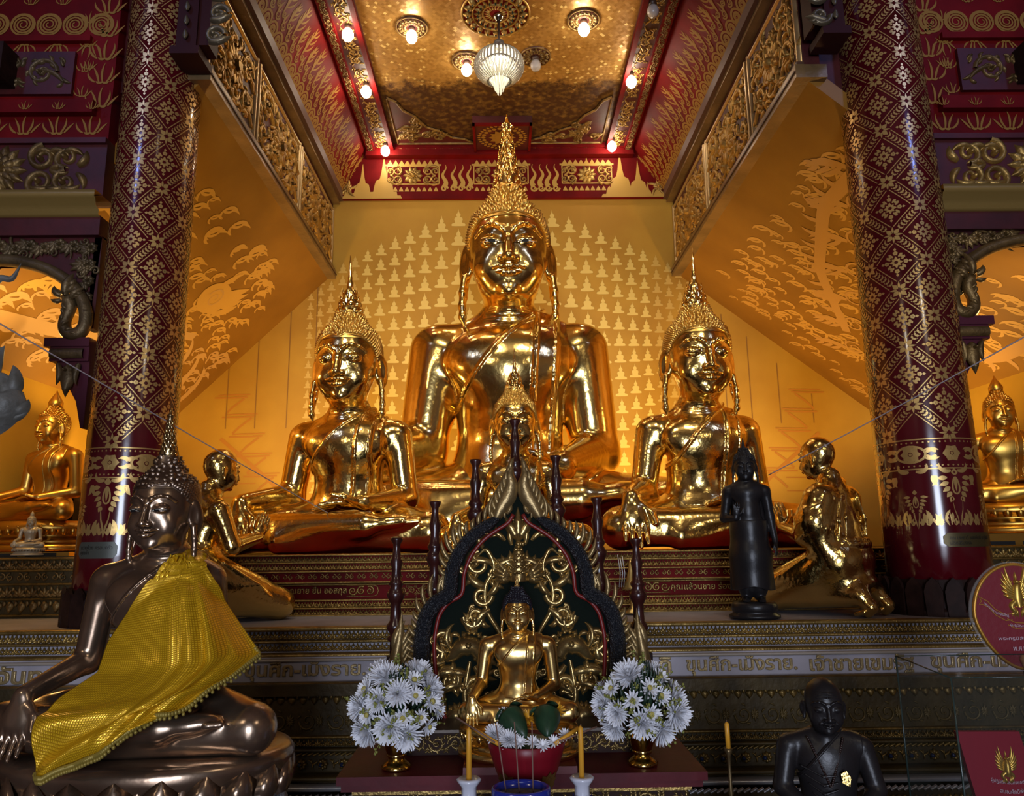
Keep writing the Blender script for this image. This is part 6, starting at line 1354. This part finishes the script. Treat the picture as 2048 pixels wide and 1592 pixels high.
def candlestick(x, y, ztop, lab):
    o = empty('candlestick', (x, y, OT), 0, 1, 'blue and white porcelain candlestick holding the %s yellow candle' % lab, 'candlestick'); h = ztop-OT
    MB().lathe([(.05, 0), (.05, .012), (.03, .03), (.022, .08), (.026, h-.11), (.021, h-.10), (.024, h-.075), (.0215, h-.045), (.022, h-.025), (.034, h-.01), (.036, h-.004), (.031, h), (.011, h-.004)], 24, lob=8, la=.03).build('body', PORC, o)
    r = Rel(); rn = random.Random(5)
    for v in (h-.06, h-.09, h-.13, h-.17):
        for i in range(6): u = i*.024; r.rosette((u, v), .012, 5, .0015, 1, True); r.curve((u+.012, v), rn.uniform(0, 6), .022, 2, .003, .0015, 6, True)
    V, Q, T = r.arrays(); rad = .0265+V[:, 2]; aa = V[:, 0]/.024; MB().add(np.c_[rad*np.cos(aa), rad*np.sin(aa), V[:, 1]], Q, T).build('blue_pattern', BLUE, o)
    c = empty('candle', (x, y, ztop-.012), 0, 1, 'thin yellow candle standing in the %s porcelain candlestick' % lab, 'candle'); MB().lathe([(.0085, 0), (.008, .11), (.0075, .145), (.002, .152)], 12).build('wax', WAX, c); MB().tube([(0, 0, .15), (.001, 0, .157)], .001, 5).build('wick', INC, c)
candlestick(-.110, 2.40, .925, 'left'); candlestick(.225, 2.40, .925, 'right')
pot = empty('incense_pot', (.043, 2.36, OT), 0, .93, 'blue glazed incense pot full of ash, in front of the red bowl', 'pot'); MB().lathe([(.06, 0), (.08, .02), (.092, .09), (.094, .17), (.09, .235), (.093, .255), (.092, .272), (.084, .276), (.079, .268), (.078, .25), (.01, .248)], 36, cap=True, sy=.85).build('body', BLUE, pot)
m = MB(); m.lathe([(.0925, .20), (.0935, .205), (.0925, .228)], 36, cap=False, sy=.85); m.build('white_band', PORC, pot); MB().lathe([(.079, .252), (.04, .256), (.002, .258)], 24, cap=False, sy=.85).build('ash', mat('ash', (.10, .09, .085), .9, bump=.5), pot)
for (x, dx, z, lab) in ((.000, -.028, .17, 'leftmost, leaning'), (.038, -.012, .178, 'middle'), (.078, .0, .178, 'rightmost, upright')):
    stick('incense_stick', (x, 2.355, OT+.24), (x+dx, 2.36, OT+.254+z), .0022, INC, 'thin burnt incense stick, the %s of three in the blue pot' % lab, 'incense', None, 6)
o = empty('candle_stand', (.722, 2.6, 0), 0, 1, 'slender brass candle stand before the plinth, right of the altar', 'candle stand'); MB().lathe([(.10, 0), (.10, .015), (.02, .03), (.007, .06), (.006, .80), (.009, .81), (.006, .83), (.006, .92), (.012, .935), (.012, .945), (.004, .945)], 14).build('rod', mat('stand_brass', (.16, .11, .05), .4, .8), o)
c = empty('candle', (.722, 2.6, .945), 0, 1, 'yellow candle on the slender brass stand, right of the altar', 'candle'); MB().lathe([(.008, 0), (.008, .075), (.002, .08)], 12).build('wax', WAX, c); MB().tube([(0, 0, .078), (0, 0, .086)], .001, 5).build('wick', INC, c)
# ------------------------------------------------------------------ right foreground: ceremonial fans and the glass case
FRED = mat('fan_red', (.19, .008, .018), .5, 0, .05, 60.); FGOLD = mat('fan_gold_braid', (.50, .25, .035), .4, .6); PINK = mat('pink_white_thread', (.62, .45, .52), .6)
def garuda(r, c, s):
    for q in (-1, 1):
        for k in range(6): r.curve((c[0]+q*.10*s, c[1]+.10*s-.05*s*k), PI/2-q*(.42+.2*k), (.74-.08*k)*s, q*.45, .06*s, .008, 8)
        r.stroke([(c[0]+q*.08*s, c[1]-.25*s), (c[0]+q*.22*s, c[1]-.38*s), (c[0]+q*.15*s, c[1]-.55*s), (c[0]+q*.25*s, c[1]-.62*s)], [.09*s, .08*s, .06*s, .02*s], .010); r.scroll((c[0]+q*.17*s, c[1]+.32*s), .08*s, -PI/2, 1.1, q, .03*s, .008)
        for k in range(3): r.petal((c[0]+q*.1*s, c[1]-.45*s), -PI/2+q*.35*(k-.5), .28*s, .05*s, .009)
    r.stroke([(c[0], c[1]-.42*s), (c[0], c[1]-.15*s), (c[0], c[1]+.12*s), (c[0], c[1]+.26*s)], [.10*s, .17*s, .13*s, .07*s], .014); r.dome((c[0], c[1]+.33*s), .085*s, .016); r.petal((c[0], c[1]+.38*s), PI/2, .26*s, .05*s, .012)
FANPOS = (2.045, 3.07, 1.30)
def fan_outline(w, h, n=48):
    a = np.linspace(0, 2*PI, n, endpoint=False)-PI/2; x = np.cos(a); y = np.sin(a); k = 1-.20*np.clip(-y, 0, 1)**1.1; return np.c_[x*w*k, y*h]
fan = empty('ceremonial_fan', FANPOS, -.05, 1.045, 'large round red ceremonial fan with gold emblem, at the right edge', 'fan'); O = fan_outline(.165, .19)
m = MB(); m.prism(O, -.006, .006); V, Q, T = m.arrays(); R = lambda V: np.c_[V[:, 0], -V[:, 2], V[:, 1]]; MB().add(R(V), Q, T).build('panel', FRED, fan, smooth=False); E2 = np.r_[O, O[:1]]; m = MB(); m.tube(np.c_[E2[:, 0], np.full(len(E2), 0), E2[:, 1]], .0075, 8, False); m.build('gold_edge', FGOLD, fan)
m = MB(); O2 = fan_outline(.182, .202); m.prism(O2, -.009, -.004); V, Q, T = m.arrays(); MB().add(R(V), Q, T).build('clear_sleeve', mat('clear_sleeve', (.8, .75, .7), .2, alpha=.10), fan, smooth=False)
r = Rel(); garuda(r, (-.0, .085), .125); V, Q, T = r.arrays(); V[:, 2] += .006; MB().add(R(V), Q, T).build('gold_emblem', mat('emblem_gold', (.60, .38, .08), .35, .8), fan)
r = Rel()
for off in (.011, -.011): r.stroke([(-.135, .055+off), (-.115, .045+off), (-.09, .015+off), (-.055, -.005+off), (-.03, -.002+off)], .0014, .008, True); r.stroke([(-.05, -.02+off), (-.02, -.035+off), (.03, -.037+off), (.06, -.02+off)], .0014, .008, True)
r.stroke([(-.135, .066), (-.145, .075), (-.138, .055), (-.148, .045), (-.133, .044)], .0014, .008, True); V, Q, T = r.arrays(); MB().add(R(V), Q, T).build('ribbon_outline', FGOLD, fan)
def flat_text(root, txt, u, v, w, h, curve=None, mm=PINK, name='lettering', y=.0085):
    V, Q, T = text_arrays(txt, .02, .0003, 0, w)
    if not len(V): return
    V[:, 0] -= V[:, 0].min()+w/2; V[:, 1] -= V[:, 1].mean(); V[:, 1] *= h/np.ptp(V[:, 1]); U = V[:, 0]+u; Z = V[:, 1]+v+(curve(U) if curve else 0); MB().add(np.c_[U, -y-V[:, 2], Z], Q, T).build(name, mm, root, smooth=False)
flat_text(fan, 'พระราชทานสมณศักดิ์', -.085, .020, .085, .013, lambda u: np.interp(u, [-.13, -.09, -.04], [.032, -.006, -.02])); flat_text(fan, 'ผู้ปฏิบัติศาสนกิจ', -.0, -.033, .085, .012, lambda u: .12*np.abs(u)-.004)
flat_text(fan, 'พระครูนิสักษ์สุนิคุณ', -.0, -.082, .185, .016); flat_text(fan, 'พ.ศ.๒๕๔๘', .0, -.118, .085, .015)
m = MB(); m.lathe([(.012, -.22), (.014, -.19), (.022, -.17), (.026, -.155), (.02, -.14), (.004, -.135)], 16, c=(0, -.014, 0)); m.build('wooden_knob', mat('pale_wood', (.50, .28, .12), .4), fan); m = MB(); m.tube([(0, .0, -.2), (0, .0, -1.30)], .011, 10); m.build('pole', DARKW, fan)
GLS = mat('case_glass', (.05, .06, .055), .02, alpha=.10, spec=.5); EDGE = mat('glass_edge', (.03, .05, .045), .2)
gc = empty('glass_case', (1.72, 2.72, 0), 0, 1, 'clear glass display case holding a red folded fan, in the right foreground', 'display case')
A = [(-.29, -.20), (.35, -.20), (.35, .28), (-.22, .28)]; zt, z0 = 1.165, .50
for i in range(4):
    a, c = A[i], A[(i+1) % 4]; m = MB(); dx, dy = c[0]-a[0], c[1]-a[1]; L = math.hypot(dx, dy); R3 = rotm(0, 0, math.atan2(dy, dx)); m.box(((a[0]+c[0])/2, (a[1]+c[1])/2, (zt+z0)/2), (L, .005, zt-z0), R3); m.build('glass_pane', GLS, gc, smooth=False)
    m = MB(); m.tube([(a[0], a[1], z0), (a[0], a[1], zt)], .0035, 6); m.tube([(a[0], a[1], zt), (c[0], c[1], zt)], .0022, 6); m.build('edge_strip', EDGE, gc)
m = MB(); P = np.array([[(*A[0], zt), (*A[1], zt)], [(*A[3], zt), (*A[2], zt)]]); m.sheet(P); m.build('glass_top', GLS, gc, smooth=False); m = MB(); m.bx(-.30, .36, -.22, .30, .44, z0); m.bx(-.26, .32, -.18, .26, 0, .44); m.build('wooden_base', DARKW, gc, smooth=False)
f2 = empty('folded_fan', (1.63, 2.62, .50), -.06, 1, 'red plastic-sleeved fan with small gold emblem, standing inside the glass case', 'fan'); pl = [(-.055, 0), (.145, 0), (.055, .48), (-.145, .48)]
m = MB(); m.prism([(p[0], p[1]) for p in pl], -.01, .01); V, Q, T = m.arrays(); MB().add(R(V), Q, T).build('panel', mat('fan_red_bright', (.26, .008, .025), .45, spec=.3), f2, smooth=False)
r = Rel(); garuda(r, (.0, .375), .075); V, Q, T = r.arrays(); V[:, 2] += .011; MB().add(R(V), Q, T).build('gold_emblem', mat('emblem_gold', (0, 0, 0)), f2); flat_text(f2, 'ผู้ปฏิบัติศาสนกิจยอดเยี่ยม', .01, .325, .13, .016, lambda u: 2.2*(u-.01)**2, PINK, 'lettering', .0125); flat_text(f2, 'สมณศักดิ์พัดยศ', .02, .298, .10, .014, lambda u: 2.2*(u-.01)**2, PINK, 'lettering', .0125)
# ------------------------------------------------------------------ left edge: carved grey finials
cf = empty('carved_finial', (-2.48, 3.6, -.20), 0, 1, 'weathered grey carved scroll finial with two horns, at the left edge', 'finial')
r = Rel(); r.stroke([(-.3, 2.46), (-.16, 2.43), (0, 2.45), (.09, 2.50), (.12, 2.57)], [.10, .13, .12, .09, .03], .09); r.scroll((-.02, 2.53), .13, -PI/2, 1.5, 1, .05, .10, 30); r.scroll((-.21, 2.50), .12, 0, 1.4, -1, .045, .09, 28)
for p, a, L, c, w in (((.10, 2.53), 1.3, .17, .9, .035), ((.0, 2.62), 1.7, .18, -.8, .035), ((-.1, 2.60), 1.9, .16, .8, .04), ((-.2, 2.62), 1.5, .14, -.9, .03), ((.12, 2.45), .4, .1, 1.2, .03)): r.curve(p, a, L, c, w, .08)
for i in range(8): r.curve((-.2+.04*i, 2.43), -.8+.1*i, .12, 1.2, .02, .11)
V, Q, T = r.arrays(); mb = MB(); mb.add(np.c_[V[:, 0], -V[:, 2], V[:, 1]], Q, T); mb.add(np.c_[V[:, 0], V[:, 2]*.7, V[:, 1]], Q[:, ::-1], T[:, ::-1]); mb.build('scroll_head', GREYW, cf)
m = MB(); m.bx(-.32, .0, -.06, .06, 2.28, 2.36); P = [(-.34, 2.0), (-.2, 2.05), (-.08, 2.2), (.0, 2.3), (.02, 2.36), (-.34, 2.36)]; q = MB().prism(P, -.05, .05); V, Q, T = q.arrays(); m.add(np.c_[V[:, 0], -V[:, 2], V[:, 1]], Q, T); m.bx(-.50, -.30, -.08, .08, .2, 2.75); m.build('bracket_post', DARKW, cf, smooth=False)
cf2 = empty('carved_finial', (-2.55, 3.6, -.04), 0, 1, 'pierced bluish-lit grey carved crest with a pale horn, above the scroll finial at the left edge', 'finial')
r = Rel(); r.stroke([(-.12, 3.02), (-.07, 2.86), (-.02, 2.90), (.04, 2.98), (.10, 2.98), (.135, 3.06)], [.018, .022, .018, .018, .014, .002], .04)
V, Q, T = r.arrays(); MB().add(np.c_[V[:, 0], -V[:, 2], V[:, 1]], Q, T).add(np.c_[V[:, 0], V[:, 2]*.6, V[:, 1]], Q[:, ::-1], T[:, ::-1]).build('horn', GREYW, cf2)
m = MB(); rn = random.Random(2); r = Rel()
for k in range(9): r.scroll((-.20+.055*math.sin(k*1.7), 2.72+.04*k), .055, k, 1.2, 1 if k % 2 else -1, .03, .04)
for k in range(12): r.flame((-.14, 2.66+.03*k), .2+.1*math.sin(k), .10, .022, .035)
r.stroke([(-.3, 2.66), (-.28, 2.85), (-.25, 3.05)], [.10, .12, .08], .03); V, Q, T = r.arrays(); MB().add(np.c_[V[:, 0], -V[:, 2], V[:, 1]], Q, T).add(np.c_[V[:, 0], V[:, 2]*.6, V[:, 1]], Q[:, ::-1], T[:, ::-1]).build('pierced_crest', mat('blue_lit_grey', (.15, .13, .20), .5, base2=(.10, .06, .05), vscale=7), cf2)  # purple-blue light on the crest is put into its colour
m = MB(); m.bx(-.36, -.02, -.04, .04, 2.60, 2.66); m.bx(-.46, -.30, -.06, .06, 2.55, 3.2); m.build('bracket', DARKW, cf2, smooth=False)
# small shrine roof, white figurine and other things on the left side altar
o = empty('small_shrine', (-3.84, 6.6, 1.56), 0, 1, 'little dark shrine with a tiered roof, beside the left satin statue', 'shrine'); m = MB(); m.bx(-.2, .2, -.15, .15, 0, .60); m.build('box', DARKW, o, smooth=False); m = MB(); m.box((0, 0, .66), (.44, .4, .1), None, .55); m.box((0, 0, .75), (.34, .28, .08), None, .4); m.lathe([(.06, .78), (.03, .83), (.045, .85), (.01, .93)], 12); m.build('roof', mat('shrine_roof', (.12, .08, .04), .5), o, smooth=False)
wf = copy_tree(c1); wf.location = (-3.43, 5.56, 1.625); wf.scale = (.23,)*3; wf.rotation_euler = (0, 0, .3); wf['label'] = 'tiny pale seated figurine at the foot of the left satin statue'; wf.name = 'figurine'; wf['category'] = 'figurine'
PALE = mat('pale_gilt', (.55, .45, .30), .4, .3)
for ch in wf.children_recursive: ch.data = ch.data.copy(); ch.data.materials.clear(); ch.data.materials.append(PALE)
# ------------------------------------------------------------------ sacred cords
CORD_L = [(-2.092, 2.850, 2.549), (-1.300, 5.750, 1.840)]; CORD_R = [(2.321, 3.000, 2.500), (1.667, 4.700, 2.013)]
def cord(pts, lab):
    P = np.array(pts, float); t = np.linspace(0, 1, len(P)); tt = np.linspace(0, 1, 40); Q = np.c_[np.interp(tt, t, P[:, 0]), np.interp(tt, t, P[:, 1]), np.interp(tt, t, P[:, 2])]; Q[:, 2] -= .008*np.sin(PI*tt)
    o = MB().tube(Q, .003, 6).build('sacred_cord', mat('white_cord', (.55, .48, .52), .7), None); tag(o, lab, 'cord', None); return o
cord(CORD_L, 'white cord from the left edge across the left column to the left golden statue'); cord(CORD_R, 'white cord from the right edge across the right column to the standing black figure')
# ------------------------------------------------------------------ ceiling lamps
BULB = mat('lit_bulb', (1, .95, .85), .3, emit=(1.0, .84, .62), estr=55.); DEAD = mat('unlit_bulb', (.45, .40, .38), .25); SOCK = mat('lamp_socket', (.06, .03, .02), .4)
def lamp(x, y, z, lit, lab, rose=0., grp=None, cat='lamp'):
    o = empty('ceiling_lamp', (x, y, z), 0, 1, lab, cat, grp)
    MB().lathe([(.035, 0), (.035, -.03), (.028, -.05), (.0, -.05)], 16, cap=False).build('socket', SOCK, o)
    MB().lathe([(.022, -.05), (.04, -.065), (.056, -.10), (.054, -.135), (.036, -.165), (.004, -.178)], 16, cap=False).build('bulb', BULB if lit else DEAD, o)
    if rose:
        r = Rel(); a = np.linspace(0, 2*PI, 40)
        for k in range(16): q = k*2*PI/16; r.petal((rose*.66*math.cos(q), rose*.66*math.sin(q)), q, rose*.32, rose*.11, .02); r.petal((rose*.34*math.cos(q+.2), rose*.34*math.sin(q+.2)), q+.2, rose*.32, rose*.085, .03)
        for rr in (1., .64): r.stroke([(rose*rr*math.cos(t), rose*rr*math.sin(t)) for t in a], rose*.05, .025)
        V, Q, T = r.arrays(); b = MB().put((plane_map((0, 0, -.012), (1, 0, 0), (0, -1, 0), (0, 0, -1))(V), Q, T)); b.build('carved_rose', CARVED, o); MB().lathe([(rose*1.02, 0), (rose, -.012), (.001, -.012)], 40, cap=False).build('rose_board', REDD, o)
    return o
zz = ZC-.05
L1 = 'lit bulb on the left ceiling border, '; R1 = 'lit bulb on the right ceiling border, '
lamp(-1.475, 6.52, zz, True, L1+'nearest the viewer of its row'); lamp(-1.465, 7.46, zz, True, L1+'in the middle of its row'); lamp(-1.45, 8.72, zz, True, L1+'nearest the back wall'); lamp(1.43, 7.30, zz, True, R1+'beside the middle of the mosaic'); lamp(1.41, 8.64, zz, True, R1+'nearest the back wall'); lamp(1.45, 6.20, zz, False, 'dark unlit bulb on the right ceiling border near the top edge')
lamp(-.865, 6.62, ZC, True, 'lit lamp in a carved rose, left of the chandelier medallion', .155); lamp(.835, 6.52, ZC, True, 'lit lamp in a carved rose, right of the chandelier medallion', .155); lamp(-.345, 7.15, ZC, True, 'lit lamp in a carved rose, just behind the chandelier on its left', .155); lamp(.385, 7.08, ZC, False, 'unlit lamp in a carved rose, just behind the chandelier on its right', .155)
# medallion and chandelier
md = empty('ceiling_medallion', (-.03, 6.42, ZC), 0, 1, 'large carved round medallion with pointed petals above the chandelier', 'medallion'); r = Rel(); Rm = .33; a = np.linspace(0, 2*PI, 60); g = Rel()
for k in range(20):
    q = k*2*PI/20; r.petal((Rm*.70*math.cos(q), Rm*.70*math.sin(q)), q, Rm*.29, Rm*.10, .035); g.dome((Rm*.82*math.cos(q), Rm*.82*math.sin(q)), .014, .05, 8, 1.)
    r.petal((Rm*.40*math.cos(q), Rm*.40*math.sin(q)), q, Rm*.26, Rm*.06, .04); g.dome((Rm*.52*math.cos(q), Rm*.52*math.sin(q)), .010, .055, 8); r.petal((Rm*.16*math.cos(q), Rm*.16*math.sin(q)), q, Rm*.2, Rm*.03, .04)
for rr in (.99, .68, .38): r.stroke([(Rm*rr*math.cos(t), Rm*rr*math.sin(t)) for t in a], .012, .03)
fd = plane_map((0, 0, -.012), (1, 0, 0), (0, -1, 0), (0, 0, -1)); V, Q, T = r.arrays(); MB().put((fd(V), Q, T)).build('carved_petals', CARVE, md); V, Q, T = g.arrays(); MB().put((fd(V), Q, T)).build('green_glass_dots', mat('dark_green_glass', (.02, .04, .02), .15), md); MB().lathe([(Rm*1.03, 0), (Rm*1.0, -.012), (.001, -.012)], 60, cap=False).build('board', RED, md)
ch = empty('chandelier', (0.0, 6.45, 6.10), 0, 1, 'crystal chandelier with ribbed glass bowl and hanging prisms, under the mosaic ceiling', 'chandelier')
CRY = mat('crystal', (.92, .90, .82), .06, trans=.75, spec=.8); CRYW = mat('glowing_crystal', (.95, .92, .80), .15, trans=.35, emit=(1, .9, .66), estr=.35)  # faint emission in the prisms stands in for bulb light
MB().tube([(0, 0, .57), (0, 0, .18)], .012, 8).build('stem', SOCK, ch); MB().lathe([(.05, .57), (.055, .54), (.035, .52), (.02, .50)], 20, cap=False).build('ceiling_cup', mat('chrome_cup', (.4, .36, .3), .15, 1.), ch)
for i in range(40):
    az = i*2*PI/40; c, s = math.cos(az), math.sin(az); pr = [(.04, .27), (.05, .20), (.07, .17), (.14, .15), (.20, .11), (.235, .05), (.235, -.02), (.20, -.08), (.15, -.12), (.10, -.15)]; tt = np.linspace(0, 1, 18); t0 = np.linspace(0, 1, len(pr)); rr = np.interp(tt, t0, [q[0] for q in pr]); z_ = np.interp(tt, t0, [q[1] for q in pr])
    MB().tube(np.c_[rr*c, rr*s, z_], .0095, 5).build('crystal_rib', CRY, ch)
for k, (rr, z1, L) in enumerate(((.155, .03, .13), (.115, .02, .20), (.07, .01, .26), (.03, .0, .29))):
    for i in range(max(6, int(rr*160))): az = i*2*PI/max(6, int(rr*160)); MB().tube([(rr*math.cos(az), rr*math.sin(az), z1), (rr*.97*math.cos(az), rr*.97*math.sin(az), z1-L*.55), (rr*.55*math.cos(az), rr*.55*math.sin(az), z1-L)], [.007, .009, .003], 4).build('prism', CRYW, ch, False)
MB().lathe([(.15, .03), (.16, .04), (.15, .05)], 32, cap=False).build('prism_ring', mat('chrome_cup', (0, 0, 0)), ch)
MB().ball((0, 0, .045), .075, 14, 8, (1.4, 1.4, .55)).build('bulb', mat('chandelier_bulb', (1, .95, .85), .3, emit=(1.0, .90, .70), estr=40.), ch)
# a small gilt cone on a foot beside the right candle posts
hb = empty('gilt_cone', (.845, 5.12, 1.15), 0, 1, 'small gilt cone ornament with silver ribbons, just right of the candle screen', 'ornament'); MB().lathe([(.06, 0), (.06, .012), (.012, .03), (.012, .15), (.060, .155), (.056, .17), (.035, .21), (.018, .28), (.010, .34), (.002, .345)], 20).build('body', mat('cone_gilt', (.42, .29, .10), .35, .8), hb)
m = MB()
for k, (u, w) in enumerate(((-.07, .012), (-.055, .009), (-.085, .008))): m.tube([(u, -.02, .17), (u+.01, -.03, .26), (u-.004, -.03, .36+.01*k)], w, 6, True, .3)
m.build('ribbon', mat('silver_ribbon', (.55, .55, .58), .4, .3), hb)
